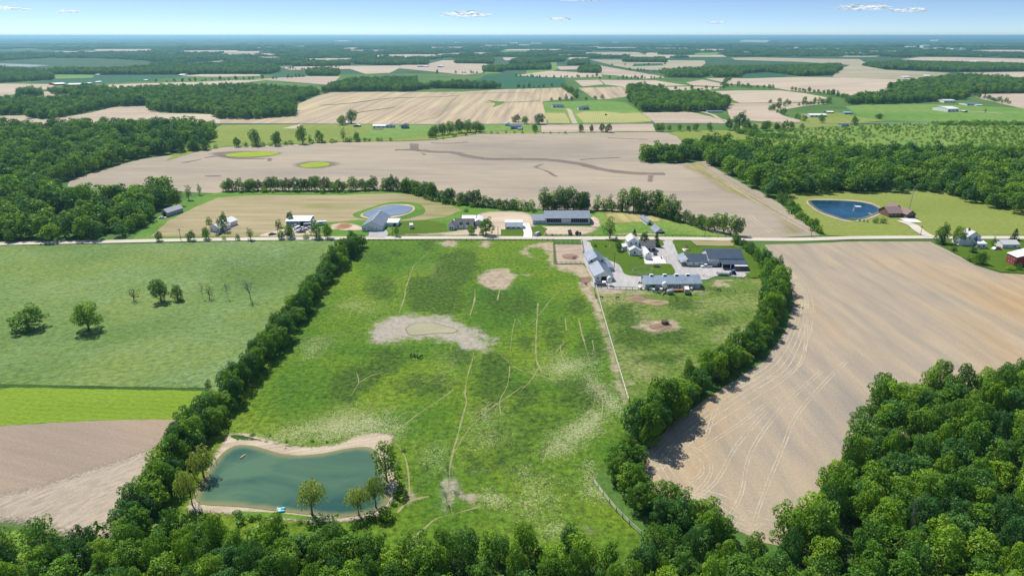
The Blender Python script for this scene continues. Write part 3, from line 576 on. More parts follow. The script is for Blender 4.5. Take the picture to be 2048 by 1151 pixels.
for p, v, s in (([(640, 830), (700, 815), (790, 825), (800, 865), (700, 885), (630, 882), (560, 890), (520, 872)], 0.75, 8), (el(938, 815, 1015, 892), 0.62, 8), (el(840, 870, 905, 945), 0.6, 8), ([(1092, 912), (1100, 880), (1150, 845), (1192, 820), (1212, 836), (1200, 855), (1130, 908)], 0.95, 6), (el(1015, 945, 1125, 1040), 0.62, 12),
                 (el(1075, 705, 1192, 760), 0.7, 8), ([(1160, 740), (1200, 760), (1245, 800), (1240, 830), (1200, 810), (1170, 770)], 0.85, 6), (el(665, 592, 770, 632), 0.5, 9), (el(840, 520, 890, 560), 0.4, 9), (el(1090, 1040, 1140, 1070), 0.9, 5), ([(600, 690), (640, 670), (660, 690), (620, 720)], 0.6, 6), (el(960, 985, 1010, 1010), 0.9, 5), (el(850, 690, 930, 780), 0.35, 10),
                 (el(1165, 930, 1195, 990), 0.85, 5), (el(680, 890, 760, 860), 0.8, 5), (el(1190, 960, 1220, 1000), 0.9, 4), ([(520, 880), (600, 892), (690, 885), (760, 860), (800, 850), (700, 850), (560, 870)], 0.7, 5)): SPL.append(('P', p, 'speck', s, v))
SPL.append(('P', [(735, 672), (752, 648), (785, 633), (830, 630), (895, 636), (938, 652), (975, 676), (985, 694), (965, 702), (930, 694), (900, 682), (840, 678), (790, 684), (748, 684)], 'mud', 5, 1.0))
SPL.append(('P', el(882, 962, 915, 1012), 'mud', 4, 0.95))
for p, s, v in (([(957, 556), (975, 541), (1005, 537), (1026, 546), (1035, 552), (1025, 560), (1018, 575), (990, 580), (965, 571)], 3, 1), (el(878, 481, 918, 495), 4, 1), (el(959, 481, 981, 495), 4, .9), ([(1044, 503), (1060, 489), (1100, 484), (1110, 490), (1112, 526), (1104, 530), (1096, 512), (1080, 495), (1062, 494), (1056, 501), (1066, 512), (1058, 514)], 3, .95),
                 ([(1108, 528), (1172, 528), (1187, 560), (1190, 580), (1205, 622), (1220, 672), (1238, 740), (1254, 802), (1250, 805), (1230, 742), (1211, 682), (1196, 632), (1180, 602), (1168, 590), (1160, 570), (1152, 546), (1120, 540)], 3, .95), (el(1040, 547, 1062, 552), 2, .8), (el(1160, 548, 1182, 572), 3, 1),
                 (el(960, 940, 1020, 955), 6, .5), (el(800, 985, 830, 1010), 4, .8), (el(900, 985, 960, 1000), 4, .7), (el(1175, 1050, 1200, 1085), 4, .7), (el(830, 1090, 870, 1102), 3, .9), (el(640, 840, 700, 870), 9, .5)): SPL.append(('P', p, 'dirt', s, v))
PAST = [(735, 481), (1106, 481), (1107, 529), (1165, 529), (1184, 545), (1188, 580), (1203, 622), (1226, 702), (1256, 802), (1262, 840), (1210, 930), (1190, 960), (1225, 1010), (1275, 1065), (1285, 1110), (1100, 1160), (760, 1170), (400, 1150), (230, 1110), (260, 1070), (320, 1010), (360, 960), (400, 900), (440, 850), (480, 790), (520, 735), (560, 690), (600, 630), (640, 585), (680, 540), (712, 505)]
grazed('pasture', M_PASTURE, PAST, SPL, 1.25, 1)

pond('puddle', M_PUDDLE, [(812, 655), (830, 646), (865, 645), (900, 654), (916, 660), (905, 666), (870, 667), (825, 671), (812, 663)], 1.2, 3)

for pts, wd in (([(768, 870), (800, 855), (830, 832), (870, 805), (908, 779)], 1.0), ([(948, 705), (944, 722), (936, 748), (930, 785), (933, 802), (926, 830), (916, 868), (906, 905), (900, 935), (898, 970)], 1.2), ([(1073, 742), (1062, 760), (1042, 780)], .9), ([(828, 530), (812, 575), (809, 595), (797, 628)], 1.4),
                ([(950, 577), (949, 600), (940, 630)], 1.5), ([(1076, 605), (1074, 640), (1072, 680), (1073, 720), (1085, 745)], 1.5), ([(1158, 640), (1163, 665), (1168, 682)], 1.5), ([(1045, 772), (1010, 797), (985, 813)], .9), ([(713, 745), (717, 765), (702, 790)], .9), ([(780, 740), (740, 752), (717, 766)], .8), ([(598, 690), (625, 680), (656, 674)], 1.2),
                ([(825, 1076), (850, 1055), (872, 1037), (905, 1028), (958, 1013)], 1.2), ([(795, 1024), (818, 1002), (858, 992)], 1.6), ([(820, 1000), (816, 940), (806, 905), (785, 880)], .9), ([(1085, 925), (1110, 880), (1180, 820), (1190, 795)], .6), ([(1020, 700), (1030, 640), (1045, 650)], .6), ([(1020, 730), (1015, 770), (1000, 800), (1002, 830)], .7),
                ([(1044, 652), (1070, 640), (1110, 590), (1150, 565)], .7), ([(1130, 635), (1133, 660)], 1.0), ([(1120, 690), (1125, 720)], .8), ([(1185, 680), (1190, 715)], .8), ([(1000, 575), (995, 600)], 1.6), ([(900, 700), (925, 640)], .6), ([(985, 805), (955, 825)], .6), ([(1110, 705), (1130, 683)], .8), ([(1060, 745), (1095, 755), (1115, 765)], 1.2), ([(890, 960), (905, 1000)], 2.5),
                ([(985, 695), (1040, 740), (1072, 742)], .7), ([(700, 812), (640, 850)], .5), ([(800, 628), (765, 648)], .8), ([(985, 813), (940, 855), (908, 905)], .6), ([(1168, 682), (1185, 740), (1205, 800), (1195, 870)], .6), ([(860, 500), (835, 525), (828, 530)], .7), ([(760, 660), (700, 668), (656, 674)], .6), ([(900, 1005), (905, 1028)], .8), ([(880, 640), (905, 625)], .7), ([(968, 702), (948, 715)], 1.6)):
    strip('trail', M_TRAIL, pts, wd * 0.72, 2)
# ---- fenced paddock beside it
SPL = []
D(0.85, 7, el(1215, 600, 1285, 660), el(1225, 640, 1320, 710), el(1330, 590, 1400, 625), el(1400, 625, 1460, 660), el(1255, 700, 1370, 730), el(1290, 655, 1400, 690))
for p, s, v in ((el(1275, 638, 1355, 665), 4, .95), (el(1225, 580, 1300, 594), 5, .8), (el(1195, 570, 1250, 590), 4, .9), (el(1240, 730, 1275, 770), 7, .55), (el(1370, 600, 1480, 640), 12, .35), (el(1380, 660, 1480, 700), 12, .35), (el(1360, 575, 1430, 588), 4, .7), (el(1420, 556, 1460, 575), 4, .8)): SPL.append(('P', p, 'dirt', s, v))
SPL.append(('P', [(1192, 575), (1202, 580), (1215, 640), (1235, 700), (1262, 790), (1250, 790), (1222, 700)], 'dirt', 2.5, .6))
grazed('paddock', M_PADDOCK, [(1189, 575), (1290, 575), (1400, 572), (1420, 560), (1535, 556), (1540, 580), (1540, 620), (1520, 660), (1490, 700), (1440, 740), (1370, 780), (1300, 820), (1262, 838), (1256, 802), (1226, 702), (1203, 622)], SPL, 1.5, 1)
patch('manure', M_MANURE, [(1250, 594), (1275, 590), (1310, 597), (1337, 606), (1325, 614), (1290, 610), (1265, 604)], 2, 3.5)
patch('manure', M_MANURE, [(1295, 650), (1330, 643), (1350, 652), (1335, 660), (1305, 660)], 2, 3)
patch('manure', M_MANURE, [(1155, 556), (1180, 553), (1186, 563), (1165, 570)], 3, 3.5)
field('pen', M_PEN, [(1108, 489), (1163, 489), (1171, 527), (1113, 528)], 3)
patch('manure', M_MANURE, [(1118, 510), (1140, 506), (1162, 512), (1155, 521), (1128, 520)], 4, 5)
patch('driveway', M_GRAVEL, [(1190, 562), (1290, 570), (1290, 579), (1240, 578), (1192, 577)], 2, 3)
# ------------------------------------------------------------------ foliage materials
def leaf_mat(name, c, hue=0.03, trans=0.36):
    b = NB(name)
    oi = b.n('ObjectInfo').outputs['Random']; t = b.attr('tint')
    v = b.m('ADD', b.m('MULTIPLY', oi, 0.6), b.m('MULTIPLY', t, 0.45))
    d = tuple(x * k for x, k in zip(c, (0.55, 0.62, 0.75))); l = tuple(x * k for x, k in zip(c, (1.75, 1.5, 1.15)))
    col = b.ramp(v, [(0.12, d), (0.5, c), (0.9, l)])
    col = b.mix(b.m('MULTIPLY', b.step(b.m('FRACT', b.m('MULTIPLY', oi, 7.31)), 0.72, 1.0), 0.45), col, (c[0] * 1.45, c[1] * 1.25, c[2] * 0.8))
    df = b.n('BsdfDiffuse', {'Color': col}); tr = b.n('BsdfTranslucent', {'Color': b.mix(0.5, col, (0.11, 0.25, 0.02))})
    mx = b.n('MixShader', {0: trans}); b.t.links.new(df.outputs[0], mx.inputs[1]); b.t.links.new(tr.outputs[0], mx.inputs[2])
    gl = b.n('BsdfGlossy', {'Color': (0.8, 0.9, 1.0), 'Roughness': 0.45}); m2 = b.n('MixShader', {0: 0.012})
    b.t.links.new(mx.outputs[0], m2.inputs[1]); b.t.links.new(gl.outputs[0], m2.inputs[2])
    b.t.links.new(m2.outputs[0], b.out.inputs['Surface']); return b.mat
ML_BROAD = leaf_mat('broad leaves', (0.092, 0.215, 0.018))
ML_BRIGHT = leaf_mat('fresh green leaves', (0.16, 0.30, 0.022))
ML_BLUE = leaf_mat('bluish green leaves', (0.075, 0.19, 0.036))
ML_WILLOW = leaf_mat('willow leaves', (0.30, 0.37, 0.08), trans=0.5)
ML_CON = leaf_mat('conifer needles', (0.035, 0.085, 0.032), trans=0.1)
ML_BROWN = leaf_mat('sparse olive leaves', (0.13, 0.15, 0.045))
M_BARK = plain('tree bark', (0.13, 0.10, 0.075), 0.95, 0.35, 2.0)
M_GBARK = plain('grey dead bark', (0.33, 0.30, 0.27), 0.95, 0.2, 2.0)

def leafcloud(blobs, per, size, r, up=0.25, flat=0.5):
    """leaf sprays over the skin of rounded clumps: blobs = (x, y, z, rx, ry, rz)"""
    Vs, Ts = [], []
    Bc = np.array([b[:3] for b in blobs]); Br = np.array([b[3:] for b in blobs])
    for k, (c, rr) in enumerate(zip(Bc, Br)):
        n = max(6, int(per * (rr[0] * rr[2] + rr[0] * rr[1]) * 0.5))
        d = r.normal(size=(n, 3)); d[:, 2] += up; d /= np.linalg.norm(d, axis=1)[:, None]
        p = c + d * rr * r.uniform(0.78, 1.1, (n, 1))
        q = ((p[:, None, :] - Bc[None]) / Br[None]); ins = (np.sum(q * q, 2) < 0.55); ins[:, k] = False
        keep = ~ins.any(1); p, d = p[keep], d[keep]; n = len(p)
        if not n: continue
        nr = d * 0.75 + r.normal(0, flat, (n, 3)); nr[:, 2] += 0.55; nr /= np.linalg.norm(nr, axis=1)[:, None]
        a = np.cross(nr, r.normal(size=(n, 3))); a /= np.linalg.norm(a, axis=1)[:, None] + 1e-9; bb = np.cross(nr, a)
        s = (size * r.uniform(0.6, 1.35, (n, 1))) * 0.5; s2 = s * r.uniform(0.55, 1.0, (n, 1))
        Vs.append(np.stack([p - a * s, p - bb * s2, p + a * s, p + bb * s2], 1).reshape(-1, 3))
        tb = r.uniform(0.1, 0.9); Ts.append(np.repeat(np.clip(tb + r.normal(0, 0.16, n), 0, 1), 4))
    V = np.concatenate(Vs); T = np.concatenate(Ts)
    return V, T
def quads_mesh(name, V, T, mat):
    n = len(V) // 4; me = bpy.data.meshes.new(name)
    me.vertices.add(len(V)); me.vertices.foreach_set('co', V.astype(np.float32).ravel())
    me.loops.add(len(V)); me.loops.foreach_set('vertex_index', np.arange(len(V), dtype=np.int32))
    me.polygons.add(n); me.polygons.foreach_set('loop_start', np.arange(0, len(V), 4, dtype=np.int32))
    me.materials.append(mat); fattr(me, 'tint', T); me.update(calc_edges=True)
    return me
def crown_blobs(r, h, w, base=0.22, n=26, lob=0.30, top=1.0, skew=0.55):
    """clumps over an egg-shaped crown of height h and width w"""
    out = []; ch = h * (1 - base); cz = h * base + ch * 0.5
    sk = r.normal(0, skew, 2)
    for i in range(n):
        t = math.acos(1 - (1.95 if base < .09 else 1.75) * (i + 0.5) / n); f = i * 2.399 + r.uniform(-.3, .3)
        rr = r.uniform(0.52, 0.98); s = lob * w * r.uniform(0.45, 1.25)
        z = cz + math.cos(t) * ch * 0.5 * rr * top; wz = max(math.sin(t), .55 if math.cos(t) < 0 else 0) * w * 0.5 * rr * (1.0 - 0.12 * math.cos(t))
        out.append((wz * math.cos(f) + sk[0] * (z / h), wz * math.sin(f) + sk[1] * (z / h), z, s * .55, s * .55, s * r.uniform(.4, .55)))
    out.append((0, 0, cz, w * .26, w * .26, ch * .3))
    return out
def trunk_mesh(name, h, rad, blobs, r, mat, n=6, limbs=6, stems=1):
    b = B()
    for s in range(stems):
        ox, oy = (r.uniform(-1, 1, 2) * rad * 3 if stems > 1 else (0, 0)); top = h * r.uniform(.5, .62)
        pts = [(ox, oy, -0.3), (ox * 1.1, oy * 1.1, h * .12), (ox * 1.5 + r.normal(0, .2), oy * 1.5 + r.normal(0, .2), h * .32), (ox * 2 + r.normal(0, .3), oy * 2 + r.normal(0, .3), top)]
        b.tube(pts, [rad * 1.35, rad, rad * .8, rad * .4], n)
        for k in range(limbs):
            t = blobs[r.integers(0, len(blobs))]; z0 = h * r.uniform(.18, .42); st = Vector((ox * 1.4, oy * 1.4, z0)); en = Vector(t[:3])
            if en.z < z0: en.z = z0 + 0.5
            mid = st.lerp(en, .5) + Vector((0, 0, .12 * h * .3)); b.tube([st, mid, en], [rad * .45, rad * .3, rad * .1], 5, cap=False)
    return b.mesh(name, mat, True)
PROTO = {}
def proto(kind, h, w, mat, per=26, size=0.5, seed=0, n=26, lob=.30, base=.2, bark=None, rad=None, limbs=5, stems=1, flat=.5, top=1.0):
    r = np.random.default_rng(seed); bl = crown_blobs(r, h, w, base, n, lob, top)
    V, T = leafcloud(bl, per, size, r, flat=flat)
    PROTO.setdefault(kind, []).append((quads_mesh('crown', V, T, mat), trunk_mesh('trunk', h, rad or w * .03 + .06, bl, r, bark or M_BARK, limbs=limbs, stems=stems)))
for s in range(4): proto('broad', 12, 9.0 + s % 2, (ML_BROAD, ML_BRIGHT, ML_BRIGHT, ML_BLUE)[s], 78, 0.48, 10 + s, 30 + 3 * s, .29 + .02 * (s % 3), .02)
for s in range(3): proto('dense', 11, 10, (ML_BROAD, ML_BRIGHT, ML_BLUE)[s], 82, 0.46, 20 + s, 40, .24, .03)
for s in range(2): proto('tall', 16, 9, (ML_BRIGHT, ML_BROAD)[s], 38, 0.6, 30 + s, 36, .27, .03, limbs=9, flat=.7)
for s in range(2): proto('open', 15, 12, (ML_BRIGHT, ML_BROAD)[s], 26, 0.6, 40 + s, 30, .27, .08, limbs=10, flat=.9, stems=2)
for s in range(2): proto('narrow', 12, 5, (ML_BROAD, ML_BRIGHT)[s], 48, 0.5, 50 + s, 22, .36, .03)
for s in range(3): proto('bush', 3.2, 4.2, (ML_BRIGHT, ML_BROAD, ML_BLUE)[s], 60, 0.42, 60 + s, 14, .42, .0, limbs=2)
proto('olive', 5, 5.5, ML_BROWN, 26, 0.4, 66, 16, .3, .1, limbs=9)
def willow(seed, h=11, w=10):
    r = np.random.default_rng(seed); bl = crown_blobs(r, h, w * .8, .34, 20, .26); V, T = leafcloud(bl, 22, .5, r, flat=.7)
    # hanging sprays below each clump
    Q, TT = [], []
    for b in bl:
        for k in range(9):
            f = r.uniform(0, 6.28); p = np.array(b[:3]) + np.array([math.cos(f) * b[3], math.sin(f) * b[4], 0]) * r.uniform(.5, 1.1); L = r.uniform(1.2, 3.2); t = r.uniform(.3, 1)
            L = min(L, max(p[2] - 1.0, .3)); m = int(L / .45) + 1
            for j in range(m):
                c = p + np.array([math.cos(f) * .12 * j, math.sin(f) * .12 * j, -.45 * j]) + r.normal(0, .12, 3); a = r.normal(0, 1, 3); a[2] = 0; a *= .18 / (np.linalg.norm(a) + 1e-6); z = np.array([0, 0, .34])
                Q += [c - a, c - z, c + a, c + z]; TT += [t] * 4
    V = np.concatenate([V, np.array(Q)]); T = np.concatenate([T, np.array(TT)])
    PROTO.setdefault('willow', []).append((quads_mesh('crown', V, T, ML_WILLOW), trunk_mesh('trunk', h, .28, bl, r, M_BARK, limbs=10, stems=1)))
willow(1); willow(2); willow(3)
def conifer(seed, h=12, w=6):
    r = np.random.default_rng(seed); Q, T = [], []
    for k in range(26):
        z = h * (.08 + .9 * k / 26); rw = w * .5 * (1 - z / h) ** .85 + .15
        for j in range(int(6 + rw * 12)):
            f = r.uniform(0, 6.28); q = r.uniform(.35, 1.08); c = np.array([math.cos(f) * rw * q, math.sin(f) * rw * q, z - q * .25 * rw]); o = np.array([math.cos(f), math.sin(f), -.45]); s = np.array([-math.sin(f), math.cos(f), 0])
            o, s = o * r.uniform(.3, .6), s * r.uniform(.18, .35); Q += [c - o, c - s, c + o, c + s]; T += [r.uniform(.2, .8)] * 4
    PROTO.setdefault('conifer', []).append((quads_mesh('crown', np.array(Q), np.array(T), ML_CON), B().tube([(0, 0, -.3), (0, 0, h * .5), (0, 0, h * .97)], [.22, .13, .02], 6).mesh('trunk', M_BARK, True)))
conifer(1); conifer(2)
def bare(seed, h=9, mat=None, spread=.5):
    r = np.random.default_rng(seed); b = B(); tr = B(); tr.tube([(0, 0, -.3), (.05, 0, h * .2), (.1, .05, h * .4)], [.2, .16, .12], 6)
    def grow(p, d, L, rad, lev):
        q = p + d * L; b.tube([p, p.lerp(q, .5) + Vector(r.normal(0, .06 * L, 3)), q], [rad, rad * .75, rad * .5], 5, cap=False)
        if lev:
            for k in range(4 if lev > 1 else 5):
                e = (d + Vector(r.normal(0, spread, 3)) + Vector((0, 0, .18))).normalized(); grow(p.lerp(q, r.uniform(.45, 1)), e, L * r.uniform(.5, .72), rad * .5, lev - 1)
    for k in range(5): grow(Vector((.05, 0, h * r.uniform(.18, .4))), (Vector((0, 0, 1)) + Vector(r.normal(0, .4, 3))).normalized(), h * .36, .1, 3)
    PROTO.setdefault('bare', []).append((b.mesh('branch', mat or M_GBARK, True), tr.mesh('trunk', mat or M_GBARK, True)))
bare(3); bare(4); bare(5, 7)

def tree(name, label, cat, kind, xy, h, w=None, group=None, v=None, rz=None):
    """one tree: trunk and crown under an empty at its foot; h and w in metres"""
    ps = PROTO[kind]; v = int(RNG.integers(len(ps))) if v is None else v % len(ps); cm, tm = ps[v]
    e = thing(name, label, cat, (xy[0], xy[1], 0), float(RNG.uniform(0, 6.28)) if rz is None else rz, group)
    dims = DIM.setdefault((kind, v), (max(x.co.z for x in cm.vertices), max(math.hypot(x.co.x, x.co.y) for x in cm.vertices) * 1.8))
    sz = h / dims[0]; sx = (w / dims[1]) if w else sz
    e.scale = (sx, sx, sz)
    obj(cm.name if kind == 'bare' else 'crown', cm, e); obj('trunk', tm, e)
    return e
DIM = {}
def treepx(name, label, cat, kind, px, hpx, wpx=None, group=None, v=None):
    """a tree whose foot, height and width are read off in photograph pixels"""
    k = mpp(*px); a = down(*px)
    xy = at2(*px)
    return tree(name, label, cat, kind, xy, hpx * k / math.cos(a), wpx * k if wpx else None, group, v)

TREES = []     # every individual broadleaf of the woods and hedgerows: (name, label, group, kind, xy, h, w)
def fill_poly(px, sp, P=None):
    P = P2(px) if P is None else P; lo, hi = P.min(0), P.max(0); out = []
    y = lo[1]; row = 0
    while y < hi[1]:
        x = lo[0] + (row % 2) * sp * .5
        while x < hi[0]:
            out.append((x + RNG.uniform(-.38, .38) * sp, y + RNG.uniform(-.38, .38) * sp)); x += sp
        y += sp * .87; row += 1
    Q = np.array(out); return Q[inside(P, Q)]
def in_frame(xy, h=12, m=40):
    """whether a thing of height h standing here falls in the photograph"""
    for z in (0, h):
        d = np.array([xy[0], xy[1], z - CAMH]); f = d[1] * CP - d[2] * SP; u = d[1] * SP + d[2] * CP
        if f <= 1: continue
        X, Y = PW / 2 + FPX * d[0] / f, PH / 2 - FPX * u / f
        if -m < X < PW + m and -m < Y < PH + m: return True
    return False
def pick(kinds):
    r = RNG.uniform(); a = 0
    for k, p in kinds:
        a += p
        if r < a: return k
    return kinds[-1][0]

# ---- near woodland at the lower right and along the bottom
M_FLOOR = turf('wood floor with painted shade', (0.03, 0.06, 0.012), (0.045, 0.085, 0.015), (0.06, 0.10, 0.02), 0.1, 1.0, alpha=True)  # floor greens darkened to paint the shade in the gaps between crowns
WOODK = (('broad', .5), ('dense', .28), ('tall', .14), ('open', .08))
W1 = [(1728, 850), (1768, 800), (1855, 778), (2048, 772), (2230, 772), (2230, 1330), (1530, 1330), (1545, 1130), (1575, 1095), (1600, 1055), (1630, 1012), (1680, 950), (1708, 900)]
W2 = [(-60, 1120), (80, 1140), (200, 1112), (300, 1092), (420, 1085), (560, 1098), (700, 1112), (800, 1118), (850, 1132), (960, 1118), (1080, 1112), (1180, 1118), (1240, 1140), (1290, 1112), (1400, 1098), (1490, 1112), (1540, 1140), (1540, 1270), (-60, 1270)]
for q in fill_poly(W1, 6.8):
    h = RNG.uniform(8, 15); TREES.append(('woodland_tree', 'green leafy tree packed into the wood beside the tan ploughed field', 'trees of the wood beside the tan ploughed field', pick(WOODK), q, h, RNG.uniform(6, 10)))
for q in fill_poly(W2, 5.4):
    h = RNG.uniform(6.5, 12); TREES.append(('woodland_tree', 'green leafy tree in the belt of woodland along the bottom of the photo', 'trees of the woodland belt below the pasture and pond', pick(WOODK), q, h, RNG.uniform(4.8, 8.8)))
def hedgerow(px, half, sp, hr, wr, label, group, kinds, name='hedgerow_tree', rows=2):
    P = catmull(P2(px), 8, False); s = np.concatenate([[0], np.cumsum(np.linalg.norm(np.diff(P, axis=0), axis=1))])
    t = 0.0
    while t < s[-1]:
        i = min(np.searchsorted(s, t), len(P) - 1); i = max(i, 1); u = (t - s[i - 1]) / max(s[i] - s[i - 1], 1e-6); p = P[i - 1] + (P[i] - P[i - 1]) * u
        d = P[i] - P[i - 1]; d /= np.linalg.norm(d) + 1e-9; nrm = np.array([-d[1], d[0]])
        for k in range(rows):
            o = ((k + .5) / rows * 2 - 1) * half * .6 + RNG.uniform(-.25, .25) * half
            TREES.append((name, label, group, pick(kinds), p + nrm * o + d * RNG.uniform(-.3, .3) * sp, RNG.uniform(*hr), RNG.uniform(*wr)))
        t += sp
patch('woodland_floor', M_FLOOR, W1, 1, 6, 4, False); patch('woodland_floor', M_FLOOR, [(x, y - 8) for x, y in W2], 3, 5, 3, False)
HK = (('broad', .4), ('dense', .55), ('tall', .05))
hedgerow([(268, 1068), (298, 1022), (328, 985), (358, 930), (388, 890), (422, 850)], 5.0, 5.0, (6.5, 12), (6, 9.5), 'leafy hedgerow tree between the green pond and the brown field', 'hedgerow trees between the pond and the brown field', HK)
hedgerow([(438, 842), (465, 795), (488, 765), (515, 735), (545, 700), (575, 655)], 5.5, 5.2, (6, 11.5), (5.5, 9.5), 'leafy tree in the diagonal hedgerow below the lone meadow trees', 'hedgerow trees between the lower meadow and the pasture', HK)
hedgerow([(585, 645), (615, 605), (642, 570), (668, 540), (695, 515), (722, 488)], 5.5, 5.4, (6, 11.5), (5.5, 9.5), 'leafy tree at the road end of the diagonal hedgerow beside the pasture', 'hedgerow trees between the upper meadow and the pasture', HK)
hedgerow([(1470, 484), (1490, 498), (1508, 514), (1530, 538)], 3.0, 5.5, (5, 7.5), (4.5, 6.5), 'smaller tree in the hedge behind the dark roofed workshop', 'trees in the hedge behind the workshop', HK, rows=1)
hedgerow([(1538, 552), (1548, 585), (1545, 615), (1535, 650)], 6.0, 5.4, (9, 14.5), (7, 10.5), 'tall leafy tree in the wide clump between the paddock and the tan field', 'trees of the wide clump at the top of the paddock hedge', HK)
hedgerow([(1536, 655), (1522, 680), (1490, 712), (1440, 745), (1385, 780), (1352, 812)], 5.0, 4.8, (5.5, 12), (5.5, 9.5), 'leafy tree in the curved hedgerow below the paddock', 'trees of the curved hedgerow below the paddock', HK)
hedgerow([(1350, 818), (1318, 850), (1292, 880), (1262, 905)], 5.5, 5.0, (10, 16), (8, 11.5), 'dark leafy tree where the white lane fence meets the hedgerow', 'trees where the lane fence meets the hedgerow', HK)
hedgerow([(1258, 925), (1250, 965), (1282, 1012), (1335, 1035), (1395, 1052), (1440, 1082)], 5.5, 5.0, (7.5, 11), (6.5, 8.5), 'leafy tree in the hedge round the rounded end of the tan field', 'trees round the rounded end of the tan field', HK)
TREES = [t for t in TREES if in_frame(t[4], t[5])]
TREES.sort(key=lambda t: t[4][0] ** 2 + t[4][1] ** 2)
nw = 0; REST = []
for t in TREES:
    if t[0] == 'woodland_tree':
        nw += 1
        if nw > 300: REST.append(t); continue
    tree(t[0], t[1], 'tree', t[3], t[4], t[5], t[6], t[2])
print('near trees', len(TREES), 'rest', len(REST))
